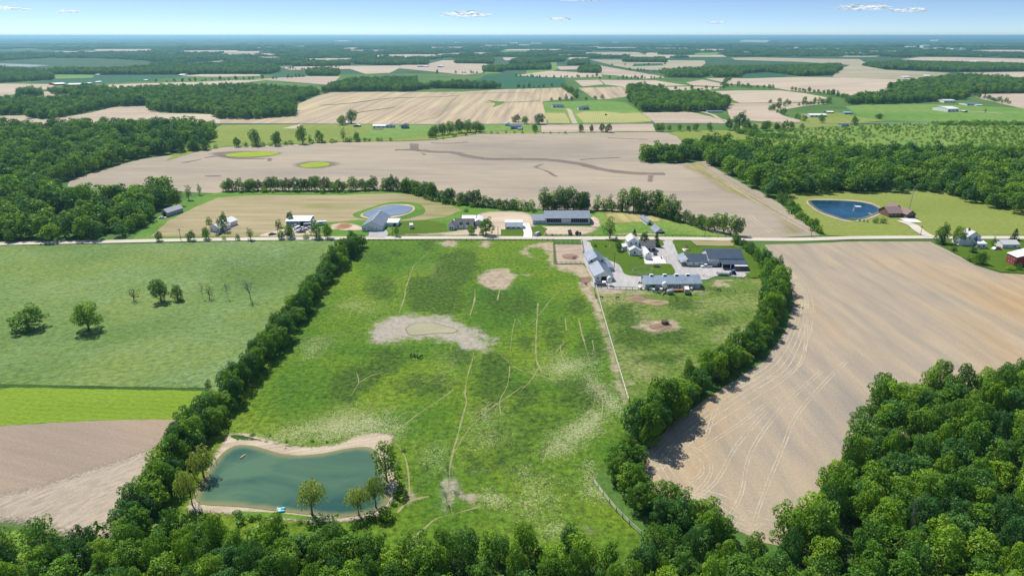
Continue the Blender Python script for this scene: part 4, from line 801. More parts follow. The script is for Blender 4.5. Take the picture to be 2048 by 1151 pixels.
# ---- trees one can point at
LONE = [
 ('shade_tree', 'wide round dark tree standing alone in the meadow near its outer edge', 'dense', (58, 657), 48, 72, 0), ('shade_tree', 'lone meadow tree with a gap through its forked crown', 'broad', (178, 659), 58, 62, 1),
 ('shade_tree', 'larger dark tree of the touching pair in the meadow', 'dense', (322, 602), 46, 40, 2), ('shade_tree', 'smaller dark tree of the touching pair in the meadow', 'dense', (356, 600), 32, 28, 0),
 ('shade_tree', 'small sparse olive tree beside the touching pair in the meadow', 'olive', (268, 602), 28, 28, 0), ('dead_tree', 'bare grey tree with a leafing neighbour in the meadow', 'bare', (406, 598), 36, 14, 0),
 ('shade_tree', 'thin pale green sapling leaning beside a bare grey tree', 'olive', (419, 598), 32, 20, 0), ('dead_tree', 'small lone bare grey tree between the meadow saplings and hedgerow', 'bare', (456, 597), 34, 22, 1), ('dead_tree', 'tallest bare grey tree standing in the meadow by the hedgerow', 'bare', (502, 601), 46, 30, 2),
 ('dead_tree', 'tall bare dead tree on grey mud in the pasture', 'bare', (898, 972), 50, 26, 1), ('dead_tree', 'short bare dead tree on grey mud nearest the pond', 'bare', (894, 1006), 26, 18, 2),
 ('willow_tree', 'lone yellow green willow standing on the near bank of the pond', 'willow', (625, 1031), 72, 62, 0), ('willow_tree', 'leaning willow with hanging branches at the pond corner', 'willow', (718, 1030), 54, 56, 1), ('willow_tree', 'willow leaning over the water behind the corner willow', 'willow', (752, 1015), 66, 58, 2),
 ('shade_tree', 'bright green upright tree on the far corner of the pond', 'tall', (774, 963), 82, 54, 0), ('willow_tree', 'pale willow on the hedgerow bank of the pond', 'willow', (408, 955), 60, 62, 0), ('willow_tree', 'drooping pale willow at the pond corner under the hedgerow', 'willow', (385, 1010), 74, 54, 2),
 ('bush', 'dark shrub beside the fork of the dirt trail', 'bush', (808, 992), 18, 26, 1), ('bush', 'low green bush on the pond bank under the willows', 'bush', (775, 1035), 22, 44, 0),
 ('shade_tree', 'dark tree standing out at the edge of the wood by the ploughed field', 'dense', (1766, 805), 66, 58, 0), ('bush', 'round bush at the meadow corner by the hedgerow', 'bush', (416, 772), 14, 16, 2), ('dead_tree', 'bare grey snag rising from the wood beside the field', 'bare', (1812, 1085), 96, 24, 0),
 ('shade_tree', 'gangly open tree at the edge of the brown field', 'open', (90, 1125), 92, 84, 1), ('shade_tree', 'open tree at the photo edge below the brown field', 'open', (10, 1140), 95, 80, 0),
 # about the farm
 ('shade_tree', 'multi stemmed tall tree on the roadside by the farm drive', 'open', (1218, 478), 46, 30, 1), ('conifer_tree', 'dark spruce by the road in front of the farmhouse', 'conifer', (1268, 481), 24, 17, 0), ('shade_tree', 'green maple behind the farmhouse wing', 'dense', (1288, 491), 30, 22, 0), ('conifer_tree', 'dark spruce touching the farmhouse garage wing', 'conifer', (1312, 493), 30, 20, 1),
 ('shade_tree', 'small round tree on the farmhouse lawn', 'dense', (1238, 503), 20, 17, 2), ('bush', 'round shrub on the lawn by the curving drive', 'bush', (1191, 494), 8, 10, 1), ('bush', 'shrub between the lawn statue and the round shrub', 'bush', (1211, 494), 6, 7, 0),
 ('shade_tree', 'dark round tree in front of the white farmhouse by the gravel road', 'dense', (972, 470), 38, 36, 0), ('shade_tree', 'smaller tree touching the big tree in front of the white house', 'dense', (943, 469), 20, 20, 1), ('shade_tree', 'narrow tree beside the grey roofed barn lawn', 'narrow', (793, 473), 24, 15, 0),
 ('shade_tree', 'roadside tree before the cluttered shed yard', 'dense', (563, 478), 18, 18, 1), ('shade_tree', 'leafy roadside tree in the cluttered yard', 'dense', (580, 476), 26, 24, 1), ('shade_tree', 'big roadside tree beside the parked wrecks', 'dense', (633, 477), 32, 26, 0), ('shade_tree', 'second big roadside tree next to the hedgerow end', 'dense', (655, 477), 30, 22, 1), ('bush', 'low bushy tree by the road in the wreck yard', 'bush', (612, 477), 12, 18, 0), ('shade_tree', 'tree behind the white roofed shed', 'dense', (581, 447), 26, 18, 0), ('bush', 'bush at the corner of the white roofed shed', 'bush', (557, 455), 18, 18, 1),
 ('shade_tree', 'roadside tree west of the cluttered yard', 'narrow', (501, 480), 26, 18, 0), ('shade_tree', 'round tree in front of the half hidden pale house', 'dense', (447, 463), 40, 24, 0), ('bush', 'bush beside the half hidden pale house', 'bush', (417, 449), 16, 18, 1), ('shade_tree', 'roadside tree by the pale house drive', 'dense', (413, 479), 26, 20, 1), ('shade_tree', 'round roadside tree between wood and pale house', 'dense', (382, 481), 22, 20, 0), ('shade_tree', 'roadside tree nearest the wood corner', 'dense', (319, 482), 20, 18, 2), ('bush', 'small roadside bush by the pale house', 'bush', (449, 480), 10, 10, 0), ('bush', 'small round roadside bush towards the shed yard', 'bush', (477, 480), 14, 13, 1),
 ('shade_tree', 'dense tree behind the small barn at the edge of the wood', 'dense', (354, 412), 36, 32, 1), ('shade_tree', 'narrow tree on the grass beyond the small barn', 'narrow', (400, 390), 24, 12, 0), ('shade_tree', 'tree between small barn and grass bank', 'narrow', (378, 400), 30, 16, 1),
 ('shade_tree', 'large dark tree at the end of the tan field by the road', 'dense', (1881, 486), 42, 30, 0), ('shade_tree', 'large tree next to the white house with the porch', 'dense', (1914, 487), 36, 31, 1), ('conifer_tree', 'blue spruce in front of the roadside trees by the white house', 'conifer', (1885, 489), 22, 16, 1), ('conifer_tree', 'dark spruce in the lawn before the white house', 'conifer', (1946, 505), 34, 18, 0), ('shade_tree', 'round tree on the lawn edge below the white house', 'dense', (1961, 528), 26, 30, 1), ('bush', 'shrub beside the round lawn tree', 'bush', (1940, 522), 16, 18, 0), ('bush', 'shrub on the lawn edge below the spruce', 'bush', (1908, 502), 12, 16, 2), ('conifer_tree', 'dark spruce across the road from the white house', 'conifer', (2028, 480), 24, 20, 0), ('shade_tree', 'narrow tree behind the white house yard', 'narrow', (1984, 497), 26, 13, 0), ('bush', 'bush at the red barn corner', 'bush', (2038, 539), 14, 18, 1), ('bush', 'low bush on the lawn in front of the red barn', 'bush', (2020, 540), 10, 22, 0),
 ('bush', 'round tree in front of the brown roofed house', 'bush', (1765, 446), 13, 18, 1), ('bush', 'second round tree in front of the brown roofed house', 'bush', (1750, 446), 13, 15, 2), ('bush', 'dark bush behind the brown roofed house', 'bush', (1782, 418), 12, 16, 1), ('bush', 'tiny shrub on the pond edge', 'bush', (1719, 443), 6, 5, 0), ('bush', 'tiny clipped shrub next along the pond edge', 'bush', (1727, 444), 6, 5, 1), ('bush', 'tiny clipped shrub nearest the round trees', 'bush', (1734, 445), 6, 5, 1), ('bush', 'reedy tuft on the near rim of the blue pond', 'bush', (1703, 440), 4, 24, 0),
 ('bush', 'small green bush behind the barn yard', 'bush', (932, 423), 8, 14, 0), ('bush', 'bush by the road opposite the farm drive', 'bush', (1232, 479), 8, 7, 2),
]
for n, l, k, p, h, wd, v in LONE: treepx(n, l, 'bush' if n == 'bush' else 'tree', k, p, h, wd, None, v)
# ---- windbreak rows between the farms and the big pale field
ROW = []
def wrow(px, sp, hr, wr, label, group, kinds, jit=1.5):
    n0 = len(TREES); T0 = TREES[:]; del TREES[:]
    hedgerow(px, jit, sp, hr, wr, label, group, kinds, 'windbreak_tree', 1)
    got = TREES[:]; TREES[:] = T0
    for t in got: tree(t[0], t[1], 'tree', t[3], t[4], t[5], t[6], t[2])
WK = (('dense', .55), ('broad', .3), ('tall', .15))
wrow([(455, 382), (520, 381), (600, 381), (700, 381), (756, 379)], 4.6, (7, 12), (7.5, 10), 'leafy tree in the straight windbreak above the green tan field', 'windbreak trees above the green tan field', WK)
wrow([(772, 380), (815, 384), (850, 392), (870, 399), (900, 404), (930, 409), (970, 413)], 5.0, (7.5, 13), (7.5, 10.5), 'leafy tree in the slanting row beyond the small round pond', 'trees of the slanting row beyond the small pond', WK)
wrow([(985, 414), (1010, 417), (1040, 419), (1066, 420)], 4.5, (5.5, 8.5), (7, 9.5), 'low bushy tree in the row behind the white sheds', 'low trees behind the white sheds', (('dense', .7), ('bush', .3)))
wrow([(1085, 420), (1110, 420), (1135, 420), (1160, 420), (1180, 420)], 4.2, (12, 17), (9, 11.5), 'tall tree in the grove behind the long grey barn', 'tall grove behind the long grey barn', (('tall', .6), ('broad', .4)))
wrow([(1190, 420), (1212, 420), (1232, 421)], 5.5, (8, 12), (5.5, 7.5), 'narrow tree in the row to the side of the long grey barn', 'narrow trees beside the long grey barn', (('narrow', 1),))
wrow([(1248, 422), (1275, 424), (1305, 428), (1335, 436), (1362, 444)], 5.0, (12, 17.5), (9, 12), 'tall tree in the grove above the small curved roof shed', 'tall grove above the curved roof shed', (('tall', .45), ('open', .2), ('broad', .35)))
wrow([(1372, 446), (1395, 454), (1420, 462)], 5, (6, 9.5), (6.5, 8.5), 'shorter tree filling the row towards the road corner', 'shorter trees towards the road corner', (('dense', 1),))
wrow([(1432, 463), (1450, 467), (1475, 472)], 4.5, (9, 18), (8, 10), 'tall tree in the clump at the road corner', 'tall clump at the road corner', (('tall', .5), ('dense', .5)))
wrow([(1088, 421), (1135, 421), (1182, 421)], 5, (5, 8), (5.5, 7.5), 'low bushy tree at the foot of the tall grove behind the long grey barn', 'low trees under the grove behind the long grey barn', (('dense', 1),))
wrow([(1190, 421), (1246, 423), (1305, 430), (1362, 446)], 5.5, (4.5, 8), (5.5, 7.5), 'low bushy tree at the foot of the grove above the curved roof shed', 'low trees under the grove above the curved roof shed', (('dense', 1),))
wrow([(1556, 400), (1575, 415), (1595, 432), (1615, 448), (1638, 466)], 6, (4.5, 9), (4.5, 7.5), 'tree in the thin hedge between stubble and the blue pond meadow', 'trees in the hedge by the blue pond meadow', (('dense', .6), ('narrow', .4)))

# ------------------------------------------------------------------ far woods: countless, so each wood is one object that repeats a few trees
LIB = bpy.data.collections.new('woodland tree kinds')          # not linked to the scene: only repeated
def lib(name, me):
    o = bpy.data.objects.new(name, me); LIB.objects.link(o); return o
def lodtree(seed, h, w, mat, per, size, n, lob, base=.04):
    r = np.random.default_rng(seed); bl = crown_blobs(r, h, w, base, n, lob); V, T = leafcloud(bl, per, size, r, flat=.45); return V, T
KINDS = []
def library(prefix, items):
    c = bpy.data.collections.new(prefix)
    for i, (V, T, m) in enumerate(items): c.objects.link(bpy.data.objects.new('%s%02d' % (prefix, i), quads_mesh(prefix, V, T, m)))
    return c
MID = library('wood_tree_kind', [(*lodtree(100 + s, 12, 9.5, None, 24, .85, 26, .28), (ML_BRIGHT, ML_BROAD, ML_BRIGHT, ML_BLUE, ML_BRIGHT)[s % 5]) for s in range(10)])
def grove(seed, nt, R, size, per):
    r = np.random.default_rng(seed); Vs, Ts = [], []
    for k in range(nt):
        V, T = lodtree(seed * 50 + k, r.uniform(10, 15), r.uniform(9, 12), None, per, size, 9, .42, .05)
        f, q = r.uniform(0, 6.28), R * math.sqrt(r.uniform()); V = V + np.array([q * math.cos(f), q * math.sin(f), 0]); Vs.append(V); Ts.append(np.clip(T * .5 + r.uniform(0, .5), 0, 1))
    return np.concatenate(Vs), np.concatenate(Ts)
GROVE = library('grove_kind', [(*grove(300 + s, 16, 26, 2.2, 3.2), (ML_BROAD, ML_BLUE, ML_BROAD)[s % 3]) for s in range(5)])
SHRUBS = library('shrub_kind', [(*lodtree(400 + s, 3, 3.6, None, 16, .8, 8, .5, 0), (ML_BRIGHT, ML_BRIGHT, ML_BROAD)[s]) for s in range(3)])
def scatter(name, Q, scl, coll, sz=None):
    """one object of countless trees: a set of points that repeats the kinds in a collection"""
    n = len(Q); me = bpy.data.meshes.new(name); me.vertices.add(n)
    co = np.zeros((n, 3), np.float32); co[:, :2] = Q; me.vertices.foreach_set('co', co.ravel())
    fattr(me, 'sc', scl); fattr(me, 'zs', sz if sz is not None else np.ones(n)); fattr(me, 'rz', RNG.uniform(0, 6.28, n))
    a = me.attributes.new('vi', 'INT', 'POINT'); a.data.foreach_set('value', RNG.integers(0, len(coll.objects), n).astype(np.int32))
    o = struct(name, me, 'stuff'); g = bpy.data.node_groups.new(name + ' repeat', 'GeometryNodeTree')
    g.interface.new_socket('Geometry', in_out='INPUT', socket_type='NodeSocketGeometry'); g.interface.new_socket('Geometry', in_out='OUTPUT', socket_type='NodeSocketGeometry')
    N = lambda t: g.nodes.new(t); L = g.links.new
    gi, go, ip, ci = N('NodeGroupInput'), N('NodeGroupOutput'), N('GeometryNodeInstanceOnPoints'), N('GeometryNodeCollectionInfo')
    ci.inputs['Collection'].default_value = coll; ci.inputs['Separate Children'].default_value = True; ci.inputs['Reset Children'].default_value = True
    def na(nm, t):
        q = N('GeometryNodeInputNamedAttribute'); q.data_type = t; q.inputs['Name'].default_value = nm
        return [s for s in q.outputs if s.enabled and s.name == 'Attribute'][0]
    cx = N('ShaderNodeCombineXYZ'); L(na('rz', 'FLOAT'), cx.inputs[2]); cs = N('ShaderNodeCombineXYZ'); s = na('sc', 'FLOAT'); L(s, cs.inputs[0]); L(s, cs.inputs[1])
    mu = N('ShaderNodeMath'); mu.operation = 'MULTIPLY'; L(s, mu.inputs[0]); L(na('zs', 'FLOAT'), mu.inputs[1]); L(mu.outputs[0], cs.inputs[2])
    ip.inputs['Pick Instance'].default_value = True
    L(gi.outputs[0], ip.inputs['Points']); L(ci.outputs[0], ip.inputs['Instance']); L(na('vi', 'INT'), ip.inputs['Instance Index']); L(cx.outputs[0], ip.inputs['Rotation']); L(cs.outputs[0], ip.inputs['Scale']); L(ip.outputs[0], go.inputs[0])
    md = o.modifiers.new('repeat', 'NODES'); md.node_group = g
    return o
def wood(px, sp, s0=.75, s1=1.2, name='woodland', coll=None, keep=None):
    Q = fill_poly(px, sp)
    if keep is not None: Q = Q[keep(Q)]
    Q = np.array([q for q in Q if in_frame(q, 14, 60)])
    if len(Q): scatter(name, Q, RNG.uniform(s0, s1, len(Q)), coll or MID, RNG.uniform(.8, 1.15, len(Q)))
    return len(Q)
NB_ = 0
DETAIL = bpy.data.collections.new('near_tree_kind')
for i, (cm, tm) in enumerate(PROTO['broad'] + PROTO['dense']): DETAIL.objects.link(bpy.data.objects.new('near_tree_kind%02d' % i, cm))
if REST: scatter('woodland', np.array([t[4] for t in REST]), np.array([t[6] / 9.5 for t in REST]), DETAIL, np.array([t[5] / 12 / (t[6] / 9.5) for t in REST])); NB_ += len(REST)
def clear(pts, soft=6):
    P = P2(pts); return lambda Q: ~inside(P, Q)
# the two middle woods
NB_ += wood([(-300, 265), (0, 262), (150, 259), (300, 258), (425, 260), (432, 276), (395, 300), (330, 309), (280, 317), (240, 328), (200, 340), (165, 350), (135, 362), (110, 378), (130, 398), (200, 402), (300, 396), (360, 402), (345, 412), (312, 422), (296, 445), (276, 470), (200, 481), (0, 485), (-300, 491)], 7.6, .55, 1.45,
            keep=lambda Q: ~(inside(P2([(318, 425), (345, 400), (372, 390), (360, 420), (330, 440)]), Q) | inside(P2([(155, 300), (175, 290), (180, 310), (160, 315)]), Q) | inside(P2([(235, 275), (262, 270), (268, 295), (245, 300)]), Q) | ((RNG.uniform(size=len(Q)) < .08) | (np.sin(Q[:, 0] / 23 + 1) * np.sin(Q[:, 1] / 31) > .7))))
NB_ += wood([(1286, 323), (1350, 327), (1405, 320), (1432, 335), (1462, 352), (1490, 368), (1522, 385), (1545, 396), (1580, 388), (1700, 385), (1850, 384), (1900, 389), (1935, 404), (1990, 416), (2048, 430), (2300, 445), (2300, 328), (2048, 320), (1900, 315), (1700, 316), (1600, 312), (1540, 306), (1480, 298), (1430, 295), (1390, 298), (1340, 310), (1295, 314)], 7.6, .55, 1.45)
# scrubland: countless shrubs
NB_ += wood([(1475, 263), (1600, 259), (1720, 254), (1790, 247), (2048, 249), (2300, 250), (2300, 330), (2048, 320), (1900, 314), (1700, 314), (1600, 302), (1560, 291)], 5.5, .3, 1.0, 'scrub', SHRUBS, keep=lambda Q: RNG.uniform(size=len(Q)) < .55 + .4 * np.sin(Q[:, 0] / 40) * np.sin(Q[:, 1] / 55))
NB_ += wood([(1650, 290), (1700, 296), (2048, 300), (2300, 300), (2300, 318), (1900, 312), (1700, 312)], 6, .6, 1.6, 'scrub', SHRUBS, keep=lambda Q: RNG.uniform(size=len(Q)) < .6)
for px in ([(1860, 249), (1900, 247), (2048, 247), (2048, 251), (1900, 252)], [(1460, 262), (1495, 262), (1515, 268), (1600, 276), (1560, 279), (1500, 274)]): NB_ += wood(px, 6, .8, 1.9, 'scrub', SHRUBS)
# farther woods, lower edge on the ground, upper edge pulled in by a tree's height
FW = [
 [(300, 224), (420, 227), (432, 238), (500, 239), (590, 232), (594, 222), (582, 209), (640, 188), (600, 184), (480, 180), (330, 180), (250, 187), (200, 198), (230, 205), (298, 208)],
 [(-200, 233), (0, 231), (48, 230), (60, 238), (108, 238), (142, 230), (185, 222), (220, 214), (300, 211), (320, 190), (230, 205), (100, 206), (0, 206), (-200, 206)],
 [(645, 187), (662, 184), (760, 183), (800, 183), (832, 182), (834, 172), (832, 162), (745, 163), (700, 166), (662, 176)], [(800, 184), (870, 177), (940, 178), (1000, 178), (985, 175), (920, 171), (850, 177), (800, 172)],
 [(1265, 206), (1252, 199), (1292, 196), (1340, 193), (1400, 192), (1440, 200), (1456, 208), (1450, 222), (1400, 224), (1282, 224), (1270, 215)],
 [(1409, 140), (1500, 138), (1600, 136), (1680, 133), (1682, 140), (1665, 150), (1600, 153), (1575, 149), (1530, 144), (1485, 148), (1480, 155), (1430, 155), (1420, 148)],
 [(1725, 132), (1790, 127), (1900, 129), (2048, 133), (2300, 136), (2300, 146), (2048, 143), (1900, 144), (1800, 140), (1760, 138)],
 [(1775, 178), (1800, 173), (1850, 164), (1950, 157), (2048, 166), (2300, 172), (2300, 187), (2048, 187), (1940, 188), (1930, 199), (1800, 208), (1700, 209), (1692, 204), (1790, 190), (1802, 183)],
 [(1256, 178), (1320, 182), (1340, 190), (1290, 195), (1256, 190)],
 [(910, 127), (985, 128), (988, 120), (912, 120)], [(1018, 128), (1048, 129), (1128, 123), (1130, 117), (1060, 120), (1030, 121)], [(1155, 146), (1200, 147), (1200, 138), (1180, 135), (1160, 139)], [(1135, 131), (1178, 131), (1178, 122), (1140, 124)],
 [(1245, 124), (1333, 125), (1330, 119), (1246, 119)], [(800, 130), (855, 130), (857, 125), (800, 124)], [(966, 144), (1000, 145), (1010, 141), (1100, 140), (1100, 132), (1010, 136), (966, 138)],
 [(-200, 167), (0, 166), (105, 160), (108, 152), (0, 150), (-200, 150)], [(615, 152), (676, 152), (680, 145), (640, 143), (612, 146)], [(110, 149), (200, 150), (400, 149), (400, 138), (200, 142), (110, 142)], [(400, 148), (540, 148), (560, 142), (550, 135), (450, 134), (400, 138)], [(30, 193), (90, 192), (75, 185), (45, 186)],
 [(100, 188), (170, 181), (215, 181), (230, 186), (110, 190)], [(140, 197), (200, 196), (260, 193), (250, 190), (150, 192)], [(270, 196), (300, 206), (400, 190), (400, 184), (330, 188)],
 [(705, 128), (760, 131), (800, 131), (800, 125), (720, 124)], [(585, 133), (640, 133), (700, 131), (700, 127), (600, 129)], [(1360, 143), (1410, 141), (1418, 152), (1400, 156), (1340, 155), (1320, 146)],
]
for px in FW: NB_ += wood(px, 8.8, .8, 1.35)
# thin far rows and hedges, each one object
def farrow(px, sp, half=3, s0=.5, s1=1.1, skip=.2, name='tree_row', coll=None):
    P = catmull(P2(px), 6, False); P = resample(P, sp, 0, False) if np.linalg.norm(P[0] - P[-1]) > sp else P
    s = np.concatenate([[0], np.cumsum(np.linalg.norm(np.diff(P, axis=0), axis=1))]); t = np.arange(0, s[-1], sp)
    Q = np.stack([np.interp(t, s, P[:, 0]), np.interp(t, s, P[:, 1])], 1) + RNG.normal(0, half, (len(t), 2)); Q = Q[RNG.uniform(size=len(Q)) > skip]
    if len(Q): scatter(name, Q, RNG.uniform(s0, s1, len(Q)), coll or MID, RNG.uniform(.8, 1.25, len(Q)))
    return len(Q)
for px, sp, sk in (([(80, 184), (170, 180), (260, 180), (330, 179), (380, 178)], 10, .15), ([(110, 192), (200, 191), (290, 190), (350, 188), (400, 186)], 11, .2), ([(1125, 176), (1140, 185), (1155, 198)], 9, .05), ([(1075, 203), (1100, 203), (1120, 202), (1145, 201), (1200, 200), (1240, 201)], 14, .3), ([(1290, 181), (1330, 180), (1380, 180), (1440, 178), (1460, 172), (1500, 176), (1560, 178)], 12, .2),
                   ([(1455, 206), (1500, 206), (1560, 206), (1620, 206), (1680, 205)], 15, .3), ([(1580, 181), (1620, 185), (1660, 191), (1690, 198), (1700, 207)], 12, .15), ([(1540, 222), (1570, 213), (1620, 211), (1660, 207)], 9, .1), ([(1545, 224), (1575, 232), (1600, 240), (1640, 246)], 12, .3), ([(1200, 158), (1260, 159), (1310, 157), (1350, 156)], 12, .2), ([(1000, 178), (1060, 176), (1120, 173), (1135, 172)], 14, .4), ([(840, 179), (880, 176), (930, 178)], 9, .1), ([(1020, 153), (1060, 155), (1100, 157), (1140, 156), (1200, 154)], 13, .3),
                   ([(1930, 190), (1970, 199), (2010, 207), (2048, 210)], 11, .2), ([(300, 165), (400, 163), (480, 160), (560, 158), (610, 153)], 12, .15), ([(570, 138), (620, 140), (680, 134)], 14, .2), ([(1250, 141), (1300, 144), (1340, 143)], 14, .3), ([(1195, 135), (1240, 131), (1285, 131), (1330, 130)], 20, .5), ([(860, 148), (900, 147), (960, 148)], 12, .3), ([(1460, 160), (1440, 172)], 12, .3)):
    NB_ += farrow(px, sp, 2.5, .45, .95, sk)
NB_ += farrow([(1325, 264), (1345, 263), (1375, 263), (1400, 262), (1440, 261)], 9, 2.5, .6, .95, .1)
NB_ += farrow([(1462, 261), (1500, 261), (1540, 260), (1580, 259), (1600, 258)], 6, 3.5, .6, 1.15, .05)
NB_ += farrow([(380, 303), (450, 295), (520, 293), (600, 288), (700, 284), (780, 282)], 7, 1.5, .8, 1.6, .15, 'scrub_hedge', SHRUBS)
NB_ += farrow([(860, 281), (900, 276), (960, 268), (1080, 267), (1140, 267)], 9, 1.5, .5, 1.0, .3, 'scrub_hedge', SHRUBS)
NB_ += farrow([(395, 1022), (450, 1028), (520, 1038), (600, 1046), (680, 1044), (745, 1038), (790, 1012), (800, 975), (796, 930), (790, 895)], 1.6, 1.6, .18, .6, .3, 'bank_weeds', SHRUBS)
NB_ += farrow([(435, 885), (460, 866), (520, 874), (600, 890), (680, 882)], 2.2, 1.2, .12, .3, .4, 'bank_weeds', SHRUBS)
NB_ += farrow([(60, 1075), (150, 1080), (230, 1090), (330, 1075), (420, 1062), (560, 1078), (700, 1090)], 1.6, 3.0, .4, 1.1, .2, 'undergrowth', SHRUBS)
NB_ += farrow([(450, 384), (560, 384), (700, 384), (800, 381), (870, 402), (960, 415), (1070, 423)], 3.2, 2, .6, 1.5, .15, 'scrub_hedge', SHRUBS)
NB_ += farrow([(1556, 402), (1590, 430), (1640, 469)], 4, 1.5, .6, 1.3, .15, 'scrub_hedge', SHRUBS)
# trees that stand out in the middle distance
MIDT = [('dark tree at the field corner beyond the big pale field', (552, 292), 26, 22), ('slender dark tree in the line above the pale field', (605, 288), 38, 24), ('tall tree in the line above the pale field by the garden plots', (640, 285), 26, 20), ('tall narrow dark tree above the pale field', (687, 283), 28, 14), ('round tree above the pale field nearest the white sheds', (713, 283), 20, 16), ('narrow tree between the taller field line trees', (620, 287), 18, 10), ('tree on the wood corner above the pale field', (512, 292), 34, 26), ('small round tree at the end of the field line', (474, 294), 20, 18),
        ('big dark tree beside the far white house on the second road', (703, 247), 28, 27), ('lighter tree beside the big dark tree on the second road', (685, 250), 20, 22), ('pair of trees at the field edge by the wood', (412, 300), 24, 22), ('tree at the wood corner above the pale field', (388, 302), 24, 18), ('small dark tree by the lane bend', (555, 282), 20, 14),
        ('rounded tree beside the dark house on the second road', (1050, 248), 16, 18), ('broad dark tree right of the dark house on the second road', (1079, 249), 22, 26), ('tree behind the dark house on the second road', (1032, 244), 16, 20), ('tree on the grass strip beyond the dark house', (1070, 263), 16, 16), ('round tree in the row above the pale field', (1162, 264), 18, 14), ('smaller round tree in the row above the pale field', (1183, 264), 15, 11), ('left tree of the close pair above the pale field', (1203, 264), 18, 14), ('right tree of the close pair above the pale field', (1216, 265), 19, 17), ('thin twin trees above the pale field', (1315, 263), 17, 18),
        ('large dark tree on the corner of the second road', (1478, 259), 38, 32), ('conical tree by the blue roofed house in the scrub', (1709, 251), 20, 15), ('round bush on the far green field', (1758, 238), 11, 17), ('small conical tree on the far farm lawn', (1970, 226), 9, 5)]
for l, p, h, wd in MIDT: treepx('field_tree', l, 'tree', 'narrow' if h > wd * 1.6 else 'dense', p, h, wd)
for k, (px, hh, ww) in enumerate([((870, 272), 22, 24), ((885, 270), 24, 24), ((900, 268), 26, 26), ((918, 266), 28, 26), ((936, 265), 26, 26), ((953, 264), 22, 26), ((962, 264), 18, 18), ((862, 275), 14, 20)]):
    treepx('field_tree', 'bright leafy tree in the rounded copse above the pale field', 'tree', 'dense', px, hh, ww, 'rounded copse above the pale field', 1)
# far forest to the horizon
FIELD_ALL = FIELD_POLYS
FF = [(-320, 166), (0, 164), (40, 160), (105, 150), (200, 146), (355, 142), (400, 138), (550, 134), (600, 128), (800, 124), (900, 117), (1000, 114), (1200, 117), (1330, 118), (1460, 114), (1600, 114), (1720, 117), (1800, 116), (1850, 113), (2048, 116), (2370, 116), (2370, 86), (-320, 86)]
Pf = P2(FF); lo, hi = Pf.min(0), Pf.max(0)
for i in range(95):
    cx, cy = RNG.uniform(-60, 2108), 80 + 37 * RNG.uniform() ** 1.3
    q = at2(cx, cy); 
    if any(inside(P, q[None])[0] for P in FIELD_POLYS) or not inside(Pf, q[None])[0]: continue
    w_, h_ = RNG.uniform(10, 60), (cy - 72) * RNG.uniform(.03, .09); s1, s2 = RNG.uniform(-.2, .2, 2) * w_
    field('field', (M_T2, M_T1, M_T4, M_T2, M_FARGREEN)[i % 5], [(cx - w_ + s1, cy + h_), (cx - w_ * .2, cy + h_ * RNG.uniform(.8, 1.3)), (cx + w_ + s1, cy + h_ * .9), (cx + w_ - s2, cy - h_), (cx, cy - h_ * RNG.uniform(.7, 1.2)), (cx - w_ - s2, cy - h_ * .8)], 1, jit=.1)
pts = []
r_ = 1500.0
while r_ < 10500:
    st = 40 + r_ * .0035
    for x in np.arange(-r_ * .95, r_ * .95, st): pts.append((x + RNG.uniform(-.4, .4) * st, r_ + RNG.uniform(-.4, .4) * st))
    r_ += st * 1.15
Q = np.array(pts); Q = Q[inside(Pf, Q)]
for P in FIELD_POLYS:
    if np.max(np.linalg.norm(P, axis=1)) > 1400:
        c = P.mean(0); far = np.linalg.norm(P, axis=1).max()
        m = inside(P, Q)
        # leave the view onto the field open: nothing tall just in front of it
        m |= inside(P - np.array([0, 1]) * 90 * (far / 3000), Q)
        Q = Q[~m]
gap = np.sin(Q[:, 0] / 610 + 1.3) * np.sin(Q[:, 1] / 740 + .4) + .5 * np.sin(Q[:, 0] / 233 + Q[:, 1] / 310)
Q = Q[gap < 0.8]
Q = np.array([q for q in Q if in_frame(q, 14, 60)])
print('groves', len(Q), 'single far trees', NB_)
scatter('far_woodland', Q, RNG.uniform(.8, 1.25, len(Q)) * (1 + np.linalg.norm(Q, axis=1) * .00003), GROVE, RNG.uniform(.75, 1.2, len(Q)) * .9)
# the canopy beyond, a rolling sheet of treetops with open gaps
def canopy(name, r0, r1, nr, na):
    R = np.geomspace(r0, r1, nr); A = np.radians(np.linspace(-42, 42, na)); rr, aa = np.meshgrid(R, A, indexing='ij'); X, Y = rr * np.sin(aa), rr * np.cos(aa)
    def vn(x, y, s, k):
        return (np.sin(x / s + k) * np.sin(y / s * 1.3 + 2 * k) + np.sin((x + y) / s * .7 + 3 * k) * np.sin((x - y) / s * .9 + k)) * .5
    m = vn(X, Y, 900, 1.1) + .6 * vn(X, Y, 350, 2.3) + .4 * vn(X, Y, 2300, .4); h = np.where(m > -.45, 13 + 5 * RNG.normal(0, .5, X.shape) + 10 * vn(X, Y, 1700, 3.1), .5)
    hill = np.clip((rr - 15000) / 25000, 0, 1) * (9 + 9 * vn(X, Y, 5200, 1.9)); Z = np.maximum(h, .5) + hill
    V = np.stack([X, Y, Z], 2).reshape(-1, 3); i = np.arange(nr - 1)[:, None] * na + np.arange(na - 1)[None]; F = np.stack([i, i + na, i + na + 1, i + 1], 2).reshape(-1, 4)
    return struct(name, mesh(name, V, F, M_CANOPY), 'stuff')
bc = NB('far treetops'); M_CANOPY = bc.done(bc.ramp(bc.noise(0.006, detail=5), [(0.35, (0.03, 0.085, 0.025)), (0.6, (0.05, 0.12, 0.035)), (0.74, (0.07, 0.14, 0.05)), (0.8, (0.14, 0.15, 0.08))]), 0.95, spec=0.05)
canopy('far_forest', 8200, 43000, 130, 420)
